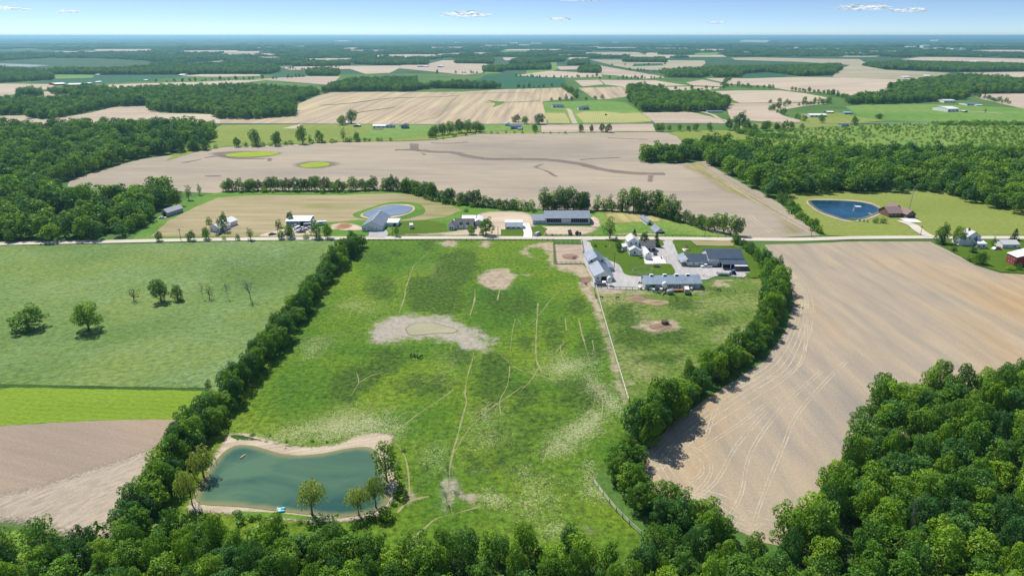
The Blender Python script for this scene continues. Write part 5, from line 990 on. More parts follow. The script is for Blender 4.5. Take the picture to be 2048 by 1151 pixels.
# ------------------------------------------------------------------ buildings
def metal(name, c, ang=0.0, rough=0.45, spec=0.5, rib=2.2, me=0.0):
    b = NB(name); n = b.noise(0.35, detail=4)
    col = b.ramp(n, [(0.3, tuple(x * .86 for x in c)), (0.7, tuple(min(1, x * 1.1) for x in c))])
    wv = b.n('TexWave', {'Vector': b.pos(ang), 'Scale': rib, 'Distortion': 0.0}, bands_direction='X').outputs['Fac']
    return b.done(b.mix(b.m('MULTIPLY', wv, 0.12), col, tuple(x * .6 for x in c)), rough, b.bump(wv, 0.15, 0.06), spec=spec, metal=me)
W_WHITE = plain('white siding', (0.78, 0.78, 0.77), .6, .05); W_GREY = plain('pale grey siding', (0.55, 0.57, 0.58), .6, .06); W_BLUE = plain('blue grey siding', (0.28, 0.34, 0.38), .6, .08)
W_RED = plain('red barn boards', (0.30, 0.045, 0.04), .8, .15); W_BRICK = plain('brown brick', (0.20, 0.115, 0.085), .85, .2, 3); W_DARK = plain('dark siding', (0.10, 0.12, 0.14), .7, .1); W_TEAL = plain('teal siding', (0.20, 0.36, 0.36), .6, .06); W_GALV = plain('weathered sheet wall', (0.36, 0.40, 0.42), .6, .15)
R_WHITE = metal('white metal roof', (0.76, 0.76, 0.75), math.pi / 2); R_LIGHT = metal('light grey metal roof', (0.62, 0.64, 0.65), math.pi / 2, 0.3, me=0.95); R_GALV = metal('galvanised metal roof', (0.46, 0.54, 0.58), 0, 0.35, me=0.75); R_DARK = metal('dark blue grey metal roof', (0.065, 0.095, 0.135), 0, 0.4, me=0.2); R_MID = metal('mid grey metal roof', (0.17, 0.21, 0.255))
R_SHING = plain('dark grey shingles', (0.12, 0.12, 0.125), .9, .2, 2); R_BROWN = plain('brown shingles', (0.24, 0.17, 0.15), .9, .15, 2); R_PALE = plain('pale shingles', (0.5, 0.5, 0.49), .85, .08, 2); R_TEAL = metal('teal metal roof', (0.20, 0.40, 0.42))
M_GLASS = plain('dark window glass', (0.03, 0.04, 0.055), .12, .1, 1, .6); M_OPEN = plain('dark doorway shade', (0.018, 0.019, 0.022), .95, .1); M_DOOR = plain('white door panels', (0.62, 0.64, 0.65), .5, .05); M_TRIM = plain('white trim', (0.8, 0.8, 0.79), .5, .03); M_DKTRIM = plain('dark trim', (0.06, 0.065, 0.075), .6, .1)  # the near-black doorway colour paints interior shade onto solid panels
M_WOOD = plain('weathered fence wood', (0.24, 0.20, 0.155), .9, .2, 3); M_PALEWOOD = plain('pale fence boards', (0.56, 0.55, 0.43), .85, .12, 3); M_DKWOOD = plain('dark fence wood', (0.085, 0.075, 0.065), .9, .2, 3); M_STEEL = plain('grey steel', (0.40, 0.42, 0.44), .4, .1, 2, .5); M_BLACK = plain('black rubber', (0.02, 0.02, 0.02), .8, .1)

class Bld:
    def __init__(s, name, label, cat, A, Bp, group=None):
        s.k = mpp(*A); s.a = down(*A); a, b = at2(*A), at2(*Bp); d = b - a; s.W = float(np.linalg.norm(d)); s.rz = math.atan2(d[1], d[0]); s.o = a
        s.root = thing(name, label, cat, (a[0], a[1], 0), s.rz, group)
    def h(s, px): return px * s.k / math.cos(s.a)
    def d(s, px): return px * s.k / math.sin(s.a)
    def loc(s, px):
        q = at2(*px) - s.o; c, n = math.cos(s.rz), math.sin(s.rz); return q[0] * c + q[1] * n, -q[0] * n + q[1] * c
    def vol(s, x0, x1, y0, y1, h, rise, axis, wm, rm, over=.4, base=0.0, wn='wall', rn='roof', t=.16):
        """a block with its roof; axis x/y: ridge direction; shed: high at the back; shedl: high at the right; gx/gy gambrel; flat"""
        w = B(); xm, ym = (x0 + x1) / 2, (y0 + y1) / 2
        if axis in ('y', 'gy'):
            pr = [(x0, base), (x1, base), (x1, h), (xm, h + rise), (x0, h)] if axis == 'y' else [(x0, base), (x1, base), (x1, h), (x1 - (x1 - x0) * .17, h + rise * .62), (xm, h + rise), (x0 + (x1 - x0) * .17, h + rise * .62), (x0, h)]
            V = [(p[0], y0, p[1]) for p in pr] + [(p[0], y1, p[1]) for p in pr]; n = len(pr)
        elif axis in ('x', 'gx', 'shed', 'flat', 'shedl', 'dome'):
            if axis == 'shedl':
                pr = [(x0, base), (x1, base), (x1, h + rise), (x0, h)]; V = [(p[0], y0, p[1]) for p in pr] + [(p[0], y1, p[1]) for p in pr]; n = 4
            else:
                pr = {'x': [(y0, base), (y1, base), (y1, h), (ym, h + rise), (y0, h)], 'shed': [(y0, base), (y1, base), (y1, h + rise), (y0, h)], 'flat': [(y0, base), (y1, base), (y1, h), (y0, h)],
                      'gx': [(y0, base), (y1, base), (y1, h), (y1 - (y1 - y0) * .2, h + rise * .68), (ym, h + rise), (y0 + (y1 - y0) * .2, h + rise * .68), (y0, h)],
                      'dome': [(y0, base), (y1, base), (y1, h)] + [(ym + (y1 - y0) * .5 * math.cos(q), h + rise * math.sin(q)) for q in np.linspace(0, math.pi, 9)[1:-1]] + [(y0, h)]}[axis]
                V = [(x1, p[0], p[1]) for p in pr] + [(x0, p[0], p[1]) for p in pr]; n = len(pr)
        F = [tuple(range(n)), tuple(range(2 * n - 1, n - 1, -1))] + [((i + 1) % n, i, n + i, n + (i + 1) % n) for i in range(n) if i not in range(2, n - 1)]
        w.add(V, F); w.part(wn, wm, s.root)
        r = B(); top = pr[2:]                                   # roof line points from one eave to the other
        L = [np.array(p, float) for p in top]
        if axis in ('shed', 'shedl', 'flat'): L = [np.array(pr[2], float), np.array(pr[3], float)]
        e0 = L[0] - L[1]; e0 /= np.linalg.norm(e0); e1 = L[-1] - L[-2]; e1 /= np.linalg.norm(e1); L[0] = L[0] + e0 * over; L[-1] = L[-1] + e1 * over
        up = [p + np.array([0, .02]) for p in L]; tp = [p + np.array([0, t]) for p in L]; m = len(L)
        lo, hi = ((y0 - over, y1 + over) if axis in ('y', 'gy', 'shedl') else (x0 - over, x1 + over))
        mk = (lambda q, z: (q[0], z, q[1])) if axis in ('y', 'gy', 'shedl') else (lambda q, z: (z, q[0], q[1]))
        V = [mk(p, lo) for p in tp] + [mk(p, hi) for p in tp] + [mk(p, lo) for p in up] + [mk(p, hi) for p in up]; F = []
        for i in range(m - 1): F += [(i, i + 1, m + i + 1, m + i), (2 * m + i + 1, 2 * m + i, 3 * m + i, 3 * m + i + 1), (i + 1, i, 2 * m + i, 2 * m + i + 1), (m + i, m + i + 1, 3 * m + i + 1, 3 * m + i)]
        F += [(0, m, 3 * m, 2 * m), (m - 1, 3 * m - 1, 4 * m - 1, 2 * m - 1)]
        r.add(V, F); return r.part(rn, rm, s.root, axis == 'dome')
    def op(s, kind, face, at_, u0, u1, z0, z1, m=None, frame=True):
        """window or door standing 4 cm proud of a wall: face f (front, at y), l / r (at x)"""
        p = {'f': (u0, at_ - .04, u1, at_ + .02), 'l': (at_ - .04, u0, at_ + .02, u1), 'r': (at_ - .02, u0, at_ + .04, u1)}[face]
        if kind == 'window' and frame:
            f = B().box(p[0], p[1], z0, p[2], p[3], z1).part('window', M_TRIM, s.root); g = .1; e = .03
            if face == 'f': B().box(u0 + g, at_ - .04 - e, z0 + g, u1 - g, at_, z1 - g).part('pane', M_GLASS, f)
            elif face == 'l': B().box(at_ - .04 - e, u0 + g, z0 + g, at_, u1 - g, z1 - g).part('pane', M_GLASS, f)
            else: B().box(at_, u0 + g, z0 + g, at_ + .04 + e, u1 - g, z1 - g).part('pane', M_GLASS, f)
        else: B().box(p[0], p[1], z0, p[2], p[3], z1).part(kind, m or M_GLASS, s.root)
    def posts(s, pts, h, r=.09, m=None):
        for x, y in pts: B().box(x - r, y - r, 0, x + r, y + r, h).part('post', m or M_TRIM, s.root)
    def box(s, name, m, *c): return B().box(*c).part(name, m, s.root)

# ---- the farm in the middle: horse barn, farmhouse, small barn, workshop, long stable
b = Bld('horse_barn', 'white two part barn with grey metal roofs along the curving gravel drive', 'barn', (1189, 563), (1225.5, 562)); W = b.W
b.vol(0, W, 0, 17.5, 2.9, 2.3, 'y', W_WHITE, R_LIGHT, .5); b.vol(.2, W - .2, 17.6, 30, 4.6, 2.3, 'y', W_WHITE, R_LIGHT, .4); b.vol(W + .02, W + 3.2, 14, 29, 2.2, 0.0, 'shedl', W_GREY, R_MID, .3)
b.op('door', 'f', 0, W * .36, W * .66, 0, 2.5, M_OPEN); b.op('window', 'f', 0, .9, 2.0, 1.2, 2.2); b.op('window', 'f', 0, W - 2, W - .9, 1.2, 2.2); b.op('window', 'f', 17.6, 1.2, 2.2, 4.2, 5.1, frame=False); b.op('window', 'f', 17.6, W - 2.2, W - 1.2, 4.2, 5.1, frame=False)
for q in (3, 7, 11): b.op('window', 'r', W, q, q + 1.2, 1.2, 2.2)
b = Bld('farmhouse', 'white farmhouse with stepped gables and a long grey roofed wing', 'house', (1259, 511), (1280, 511)); W = b.W
b.vol(0, W, 0, 5.6, 2.9, 1.7, 'y', W_WHITE, R_PALE); b.vol(-.3, W + .1, 5.7, 15, 6.0, 2.2, 'y', W_WHITE, R_PALE); b.vol(W + .15, W + 9.2, 6.6, 13.8, 3.0, 2.3, 'x', W_WHITE, R_SHING); b.vol(W + .1, W + 3.6, 2.2, 6.5, 2.4, .6, 'shed', W_WHITE, R_PALE, .2); b.vol(-2.6, -.45, 8, 13.5, 2.3, .5, 'shedl', W_GREY, R_PALE, .2)
for x in (1.0, W - 2.0): b.op('window', 'f', 5.7, x, x + 1, 4.5, 5.8)
b.op('window', 'f', 0, 2.2, 3.2, .9, 2.3)
for q in (1.2, 3.4): b.op('window', 'l', 0, q, q + 1, .9, 2.3)
for q in (7, 10, 12.6): b.op('window', 'l', -.3, q, q + 1, 3.9, 5.3)
for x in (5.0, 7.3): b.op('garage_door', 'f', 6.6, W + x, W + x + 1.9, 0, 2.2, M_DKTRIM)
b.box('chimney', W_BRICK, W + 3.2, 9.9, 4.6, W + 3.9, 10.6, 6.3)
b = Bld('garden_barn', 'small white gambrel roofed barn on the concrete patio', 'shed', (1289.5, 520), (1302.8, 520)); W = b.W
b.vol(0, W, 0, 7.5, 2.1, 2.2, 'gy', W_WHITE, R_WHITE, .25); b.op('window', 'f', 0, .5, 1.2, .9, 1.6); b.op('vent', 'f', 0, W * .5 - .3, W * .5 + .3, 3.4, 3.8, M_DKTRIM)
b = Bld('workshop', 'white workshop with dark blue roofs, side porch and open lean-to', 'workshop', (1375, 532.5), (1485, 533)); W = b.W; x1 = b.loc((1416, 533))[0]; x2 = b.loc((1438, 533))[0]; x3 = b.loc((1485, 533))[0]
b.vol(0, x1 - .05, 0, 10.5, 2.6, 2.5, 'x', W_WHITE, R_DARK, .35); b.vol(x1, x3, -.1, 13.5, 4.3, 2.9, 'x', W_WHITE, R_DARK, .4)
b.vol(x2, x3 + .5, -5.2, -.5, 2.9, .9, 'shed', W_DARK, R_DARK, .3, base=2.7, wn='eave_beam'); b.vol(-3.4, -.4, .0, 10.5, 2.3, 1.5, 'shedl', W_WHITE, R_LIGHT, .3, base=2.1, wn='porch_beam')  # porch roof takes the paler metal to paint its sunlit slope
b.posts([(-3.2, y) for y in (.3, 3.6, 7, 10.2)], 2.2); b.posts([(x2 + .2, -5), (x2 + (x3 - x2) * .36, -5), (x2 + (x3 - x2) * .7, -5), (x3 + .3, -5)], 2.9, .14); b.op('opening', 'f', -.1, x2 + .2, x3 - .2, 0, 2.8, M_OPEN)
for x in (2.6, 5.6, 8.4): b.op('window', 'f', 0, x, x + .8, 1.0, 2.0)
b.op('garage_door', 'f', -.1, x1 + .5, x1 + 4.4, 0, 3.0, M_DOOR); b.op('door', 'f', -.1, x1 + 4.8, x1 + 5.6, 0, 2.0, M_GLASS)
b = Bld('long_stable', 'long low stable with a pale galvanised roof and four ridge vents', 'stable', (1290.3, 578.5), (1401, 577)); W = b.W
b.vol(0, W, 0, 9.5, 3.0, 2.1, 'x', W_GALV, R_GALV, .45); b.box('eave_trim', M_TRIM, -.5, -.62, 2.62, W + .5, -.5, 2.84)
for u in (.14, .38, .595, .80):
    v = b.box('ridge_vent', M_TRIM, W * u - .8, 4.2, 4.9, W * u + .8, 5.3, 5.75); B().box(W * u - .6, 4.12, 5.1, W * u + .6, 4.2, 5.6).part('louver', M_OPEN, v)
b.op('door', 'f', 0, W * .385, W * .4, 0, 2, M_OPEN); b.op('door', 'f', 0, W * .895, W * .985, 0, 2.3, M_DOOR); b.op('window', 'f', 0, W * .875, W * .89, .9, 1.7)
for u in (.5, .6, .7, .8): b.op('panel', 'f', 0, W * u, W * u + 3.3, .5, 2.4, W_GREY)
B().add([(3.4 + 1.5 * math.cos(t) * RNG.uniform(.7, 1.2), -.25, 1.7 + .9 * math.sin(t) * RNG.uniform(.7, 1.2)) for t in np.linspace(0, 6.28, 11, False)] + [(3.4, -.5, 1.7)], [(i, (i + 1) % 11, 11) for i in range(11)]).part('creeper', ML_BROAD, b.root)
# ---- north of the road
b = Bld('cattle_barn', 'long grey roofed cattle barn with open dark feed bays', 'barn', (1090, 449), (1179.6, 449)); W = b.W
b.vol(0, W, 0, 17, 4.1, 2.7, 'x', W_GREY, R_MID, .5); b.vol(-7.6, -.05, .4, 13, 2.6, 2.3, 'x', W_GREY, R_MID, .4)
for u0, u1 in ((.035, .36), (.58, .955)):
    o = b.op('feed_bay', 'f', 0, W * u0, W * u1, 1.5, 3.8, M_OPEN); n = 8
    for i in range(1, n): b.box('bay_rail', M_STEEL, W * (u0 + (u1 - u0) * i / n) - .05, -.12, 1.5, W * (u0 + (u1 - u0) * i / n) + .05, -.06, 3.8)
b.op('barn_door', 'f', 0, W * .375, W * .45, 0, 3.6, M_DOOR); b.op('barn_door', 'f', 0, W * .455, W * .56, 0, 3.2, M_DOOR)
for x in (-5.6, -3.5): b.op('window', 'f', .4, x, x + 1.2, 1, 1.8)
b = Bld('grey_roof_barn', 'white barn with a dark grey gable roof and a row of white skylights', 'barn', (724, 462), (764.5, 462.3)); W = b.W
b.vol(0, W, 0, 26, 2.9, 3.2, 'y', W_WHITE, R_MID, .5); b.vol(W + .05, W + 7.4, 11, 19, 2.4, .5, 'shed', W_WHITE, R_WHITE, .3); b.op('barn_door', 'f', 0, W * .28, W * .62, 0, 2.9, M_DOOR); b.op('door', 'f', 0, W * .68, W * .76, 0, 2.2, W_GREY); b.op('window', 'f', 0, W * .08, W * .16, 1, 1.9)
for q in np.linspace(3, 24, 6): b.box('skylight', R_WHITE, W * .5 - .55, q, 5.95, W * .5 + .55, q + 1.0, 6.42)
b.op('door', 'f', 11, W + 4.6, W + 6.4, 0, 2.1, M_OPEN)
b = Bld('white_roof_shed', 'grey shed with a bright white roof behind the parked wrecks', 'shed', (573, 451.5), (619.5, 451)); W = b.W
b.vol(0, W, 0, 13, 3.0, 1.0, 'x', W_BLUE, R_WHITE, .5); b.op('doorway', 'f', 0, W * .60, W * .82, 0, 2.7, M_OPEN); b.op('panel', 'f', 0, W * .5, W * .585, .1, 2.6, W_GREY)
b = Bld('dormer_house', 'white house with a dark dormered roof beside the gravel road', 'house', (897, 460), (909.5, 460)); W = b.W
b.vol(0, W, 0, 7, 2.9, 1.9, 'y', W_WHITE, R_SHING); b.vol(W + .05, W + 11, 2.2, 10.5, 2.9, 2.6, 'x', W_WHITE, R_SHING)
for x in (.7, 1.9): b.op('window', 'f', 0, x, x + .9, .8, 2.1)
for x in (W + 2.4, W + 6.4): b.vol(x, x + 1.7, 3.2, 5.6, 4.6, .8, 'y', W_WHITE, R_SHING, .15, base=3.3, wn='dormer_wall', rn='dormer_roof'); b.op('window', 'f', 3.2, x + .4, x + 1.3, 3.7, 4.5)
for x in (W + 1.4, W + 5, W + 8): b.op('window', 'f', 2.2, x, x + 1, .9, 2.2)
b = Bld('white_roof_barn', 'barn with a bright white L shaped roof behind the dormer house', 'barn', (925, 448), (951, 448)); W = b.W
b.vol(0, W, 0, 8, 3.4, 1.2, 'x', W_GREY, R_WHITE, .4); b.vol(W + .05, W + 4.2, -4.5, 7.5, 3.0, 1.0, 'y', W_GREY, R_WHITE, .4); b.vol(-5.5, W - 1, -4.6, -.6, 2.3, .6, 'shed', W_WHITE, R_PALE, .3)
b = Bld('gambrel_shed', 'pale blue shed with a white topped gambrel roof and lawn before it', 'shed', (1010.5, 458.5), (1045, 458.5)); W = b.W
b.vol(0, W, 0, 8, 1.8, 3.0, 'gx', W_WHITE, R_WHITE, .3)
for u in (.1, .4, .7): b.op('window', 'f', 0, W * u, W * u + 1.6, .6, 1.4)
b = Bld('field_shed', 'small white shed with a grey roof alone in the grass paddock', 'shed', (1293.5, 450.5), (1305, 450)); W = b.W
b.vol(0, W, 0, 13, 1.9, 1.4, 'y', W_WHITE, R_MID, .3); b.op('doorway', 'f', 0, W * .3, W * .7, 0, 1.7, M_OPEN)
b = Bld('curved_roof_shed', 'small shed with a curved pale roof beside the road', 'shed', (1310, 467.5), (1330, 467)); W = b.W
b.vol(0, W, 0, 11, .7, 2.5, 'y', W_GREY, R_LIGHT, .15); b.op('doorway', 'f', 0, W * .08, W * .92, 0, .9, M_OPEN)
b = Bld('edge_barn', 'small blue walled barn with a pale roof at the edge of the wood', 'barn', (324, 433), (336, 434)); W = b.W
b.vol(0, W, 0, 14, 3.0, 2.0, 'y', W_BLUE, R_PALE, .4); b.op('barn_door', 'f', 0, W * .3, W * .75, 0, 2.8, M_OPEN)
b = Bld('pale_house', 'pale roofed house half hidden behind round trees', 'house', (420, 463), (441, 465)); W = b.W
b.vol(0, W, 0, 9, 2.8, 1.8, 'y', W_WHITE, R_WHITE, .4); b.vol(-3, W - 2.5, 9.1, 19, 3, 1.8, 'y', W_WHITE, R_WHITE, .4); b.op('window', 'f', 0, 1, 2, .9, 2); b.op('window', 'f', 0, W - 2, W - 1, .9, 2)
# ---- right side
b = Bld('brown_roof_house', 'brown brick house with a wide brown hipped gable roof beside the blue pond', 'house', (1812, 437), (1830, 436.5)); W = b.W
b.vol(0, W, 0, 11, 2.8, 2.4, 'y', W_BRICK, R_BROWN, .5); b.vol(-9.5, -.05, 4, 15, 2.8, 3.0, 'x', W_BRICK, R_BROWN, .5); b.vol(-2.2, W - 2, 11.1, 19, 3.2, 3.2, 'y', W_BRICK, R_BROWN, .5)
for x in (.5, W * .53): b.op('garage_door', 'f', 0, x, x + W * .4, 0, 2.2, M_DKTRIM)
for x in (-8, -5, -2.4): b.op('window', 'f', 4, x, x + 1.2, .9, 2.1)
b = Bld('porch_house', 'white two storey farmhouse with a grey gable and front porch', 'house', (1953, 497), (1971, 497)); W = b.W
b.vol(-3, W - .5, 5, 12, 5.4, 2.8, 'y', W_WHITE, R_PALE, .35); b.vol(0, W, 0, 4.9, 2.8, 1.0, 'shed', W_WHITE, R_WHITE, .3); b.vol(-6.5, -3.05, 5.5, 12, 3.4, 2.2, 'x', W_WHITE, R_PALE, .3)
for x in (-2, .6): b.op('window', 'f', 5, x, x + .9, 3.9, 5.1)
for q in (6.2, 9): b.op('window', 'l', -6.5, q, q + 1, 1, 2.3)
b.op('window', 'f', 0, .6, 1.6, .9, 2); b.op('window', 'f', 0, W - 1.8, W - .8, .9, 2); b.box('chimney', W_BRICK, -.4, 9, 7.6, .3, 9.7, 9.3)
b = Bld('white_garage', 'long low white garage with a grey roof near the red barn', 'garage', (2004, 497), (2037, 497)); W = b.W
b.vol(0, W, 0, 7, 2.4, 1.6, 'x', W_WHITE, R_PALE, .3); b.op('garage_door', 'f', 0, .6, 3.2, 0, 2, M_DOOR); b.op('window', 'f', 0, W - 3, W - 1.8, .9, 1.8)
b = Bld('red_barn', 'dark red barn with a bright white roof at the edge of the photo', 'barn', (2011, 524), (2030, 533)); W = b.W
b.vol(0, W, 0, 16, 5.0, 2.4, 'x', W_RED, R_WHITE, .4)
for u in (.14, .42, .7): b.op('window', 'f', 0, W * u, W * u + .7, 2.9, 3.8); b.op('window', 'f', 0, W * u + .5, W * u + 1.2, 1.0, 1.8)
b.op('barn_door', 'f', 0, W * .82, W * .97, 0, 2.9, M_OPEN)

# ---- farther farms, a few pixels each: (name, label, category, front corners, wall, rise, depth in photograph pixels, ridge, wall, roof)
FARB = [
 ('far_barn', 'long white barn in the green yard on the second road', 'barn', (745, 256), (771, 256), 4, 3, 4, 'x', W_WHITE, R_WHITE), ('far_house', 'pale house joined to the long white barn on the second road', 'house', (771.5, 256), (787, 256), 4.5, 4, 3.5, 'y', W_GREY, R_LIGHT), ('far_shed', 'small red brown lean-to below the long white barn', 'shed', (745, 259.5), (765, 259.5), 1.5, 1, 1.6, 'x', W_BRICK, R_BROWN),
 ('far_house', 'white house under the big dark tree', 'house', (690, 248.5), (700, 248.5), 3, 2.5, 2.5, 'x', W_WHITE, R_WHITE), ('far_house', 'small house with a pale roof near the big dark tree', 'house', (707, 254), (719, 254), 3, 3, 2.5, 'y', W_DARK, R_PALE), ('far_house', 'dark house with a gabled roof above the rounded copse', 'house', (802, 257.5), (815, 257.5), 6, 4, 4, 'y', W_BLUE, R_DARK),
 ('far_house', 'dark blue long roofed house on the second road', 'house', (1021, 259), (1043, 259), 5.5, 3.5, 6, 'x', W_BLUE, R_DARK), ('far_garage', 'pale garage joined to the dark house', 'garage', (1036, 260.5), (1044, 260.5), 3.5, 1.5, 2, 'x', W_WHITE, R_GALV), ('far_shed', 'white shed behind the dark house', 'shed', (1010, 252.5), (1020, 252.5), 4.5, 3, 3.5, 'y', W_WHITE, R_GALV),
 ('far_workshop', 'white building with a dark roof on the far green lawn', 'workshop', (1105, 215.5), (1127, 215.5), 4, 2.5, 3.5, 'x', W_WHITE, R_DARK), ('far_house', 'blue roofed house on the far green lawn', 'house', (1157, 220), (1166, 220), 4, 3, 3, 'y', W_WHITE, R_DARK), ('far_house', 'second gabled part house on the far green lawn', 'house', (1167, 220), (1178, 220), 4.5, 3.5, 3, 'x', W_BLUE, R_DARK),
 ('far_barn', 'grey walled barn with a white roof below the dark wood', 'barn', (1396, 223), (1414, 223), 4, 2, 3.5, 'x', W_DARK, R_WHITE), ('far_barn', 'long low grey shed below the dark wood', 'barn', (1415, 225.5), (1446, 225.5), 2.5, 1.5, 2, 'x', W_GREY, R_MID), ('far_barn', 'long white barn on the yellow green meadow', 'barn', (1620, 234.5), (1654, 234.5), 4, 2.5, 4, 'x', W_GREY, R_WHITE), ('far_shed', 'white shed behind the long white barn on the meadow', 'shed', (1655, 227), (1668, 227), 2.5, 2, 2.5, 'x', W_DARK, R_WHITE),
 ('far_shed', 'teal shed on the yellow green meadow', 'shed', (1689, 229), (1705, 229), 3.5, 2, 3, 'x', W_TEAL, R_TEAL), ('far_house', 'blue roofed house at the edge of the scrub', 'house', (1684, 253.5), (1698, 253.5), 3.5, 2.5, 3, 'x', W_BLUE, R_DARK), ('far_house', 'white house above the far green field', 'house', (1888, 205.5), (1911, 205.5), 4, 2.5, 3, 'x', W_WHITE, R_PALE), ('far_barn', 'tall white barn on the far green field', 'barn', (1895, 224), (1917, 223.5), 6, 4, 5, 'gx', W_WHITE, R_WHITE),
 ('far_shed', 'low white shed beside the tall white barn', 'shed', (1877, 219), (1893, 219), 2, 2, 2.5, 'x', W_WHITE, R_PALE), ('far_barn', 'long white barn beyond the tall white barn', 'barn', (1934, 211), (1959, 211), 3, 2, 3, 'x', W_WHITE, R_LIGHT), ('far_shed', 'little shed below the long far white barn', 'shed', (1928, 225), (1935, 225), 2.5, 1.5, 1.5, 'y', W_DARK, R_PALE), ('far_shed', 'low white shed at the end of the long far barn', 'shed', (1953, 212), (1966, 212), 1.5, 1.2, 1.5, 'x', W_WHITE, R_PALE),
 ('far_house', 'blue grey house in the trees above the dark wood', 'house', (1319, 184.5), (1338, 184.5), 4, 2.5, 3, 'x', W_GREY, R_SHING), ('far_barn', 'white gabled barn with a red side among far trees', 'barn', (1361, 150), (1372, 150), 3, 4, 3, 'y', W_RED, R_WHITE), ('far_shed', 'low white shed beside the red sided barn', 'shed', (1350, 149), (1360, 149), 1.5, 1.2, 1.5, 'x', W_WHITE, R_WHITE),
 ('far_barn', 'broad red walled barn with a white roof beyond the wood', 'barn', (112, 171), (133, 170), 2.5, 2.5, 3, 'x', W_RED, R_WHITE), ('far_barn', 'second red walled white roofed barn beyond the wood', 'barn', (134, 172), (161, 171.5), 2.5, 2.5, 3, 'x', W_RED, R_WHITE), ('far_shed', 'white shed beside the red walled barns', 'shed', (170, 168), (180, 168), 1.5, 1.2, 1.5, 'x', W_WHITE, R_WHITE), ('far_house', 'white house in trees beside the red walled barns', 'house', (186, 166.5), (194, 166.5), 2, 2, 1.5, 'y', W_WHITE, R_WHITE),
 ('far_barn', 'white barn by a dome at the far crop field', 'barn', (357, 152), (368, 152), 2, 2, 1.5, 'x', W_WHITE, R_WHITE), ('far_shed', 'white shed on the lane by the dark crop field', 'shed', (287, 161.5), (294, 161.5), 1.5, 1, 1, 'x', W_WHITE, R_WHITE), ('far_house', 'white house at the top of the dark crop field', 'house', (190, 150.5), (197, 150.5), 1.2, 1, 1, 'x', W_WHITE, R_WHITE), ('far_house', 'white house before the far trees on the green strip', 'house', (134, 144.5), (141, 144.5), 2, 1, 1, 'x', W_WHITE, R_WHITE),
 ('far_barn', 'dark barn with a white end beside the far tan field', 'barn', (835, 134), (846, 134), 2, 1.2, 1.5, 'x', W_DARK, R_PALE), ('far_barn', 'white barn beside the far tan field', 'barn', (847, 134), (855, 134), 2, 1.2, 1.5, 'x', W_WHITE, R_WHITE), ('far_barn', 'white barn standing out in the far tan field', 'barn', (875, 135), (884, 135), 2.2, 1.8, 2, 'y', W_GREY, R_WHITE), ('far_barn', 'white roofed shed by the far green plot', 'barn', (981, 134), (990, 134), 2, 1.5, 1.5, 'x', W_GREY, R_WHITE),
 ('far_house', 'white house beside the far tan field at the right', 'house', (1807, 156), (1822, 156), 2, 1.5, 2, 'x', W_GREY, R_WHITE), ('far_house', 'white gabled house among the far trees at the right', 'house', (1858, 154), (1866, 154), 2, 2, 1.5, 'y', W_WHITE, R_PALE), ('far_house', 'white house before the dark spruces on the far field', 'house', (1955, 124), (1964, 124), 1, 1.2, 1, 'y', W_WHITE, R_WHITE),
]
for nm, lb, ct, A, Bp, wh, rs, dp, ax, wm, rm in FARB:
    b = Bld(nm, lb, ct, A, Bp); H = b.h(wh); b.vol(0, b.W, 0, b.d(dp) * .7, H, b.h(rs) * .6, ax, wm, rm, .3)
    n = max(2, int(b.W / 5))
    if depth_of(*A) < 1500:
        for i in range(n): b.op('window' if i else 'door', 'f', 0, b.W * (i + .35) / n, b.W * (i + .65) / n, (0 if not i else H * .35), H * .75, M_GLASS, frame=False)
# white roofs far out in the wooded plain
TOWN = [((1020, 92), (1036, 92), 4.5), ((1038, 93), (1060, 93), 3), ((1062, 92), (1082, 92), 4), ((970, 93), (1014, 93), 1.5), ((868, 88), (889, 88), 1.5), ((908, 88), (918, 88), 2), ((440, 82), (449, 82), 2.5), ((515, 99), (520, 99), 2), ((670, 85), (692, 86), 2.5), ((776, 90), (783, 90), 1.5), ((300, 78), (303, 78), 2), ((1480, 86), (1535, 87), 4), ((1228, 88), (1238, 88), 2.5), ((1384, 85), (1394, 85), 1.5), ((1488, 109), (1497, 109), 2.5), ((1614, 101), (1640, 101), 2.5), ((1642, 101), (1652, 101), 2), ((1658, 101), (1678, 101), 1.5), ((1592, 100), (1597, 100), 4), ((1815, 97), (1833, 97), 3), ((1846, 96), (1860, 96), 4), ((1873, 99), (1886, 99), 2), ((1890, 100), (1905, 101), 2.5), ((1906, 99), (1918, 100), 2.5), ((1923, 102), (1931, 102), 2), ((1875, 84), (1882, 84), 3), ((340, 75.5), (346, 75.5), 1.5), ((926, 76.8), (936, 76.8), 1), ((2013, 99), (2017, 99), 1.5), ((1006, 75.6), (1009, 75.6), 1)]
for i, (A, Bp, hp) in enumerate(TOWN):
    A, Bp = (A[0], max(A[1], 79)), (Bp[0], max(Bp[1], 79)); b = Bld('distant_building', 'tiny white roofed building far out in the wooded plain', 'building', A, Bp, 'white roofs far out in the wooded plain')
    b.vol(0, b.W, 0, max(b.d(.6) * .3, 25), max(b.h(hp) * 1.2, 14), b.h(hp) * .12, 'x', W_WHITE, R_WHITE, .5)
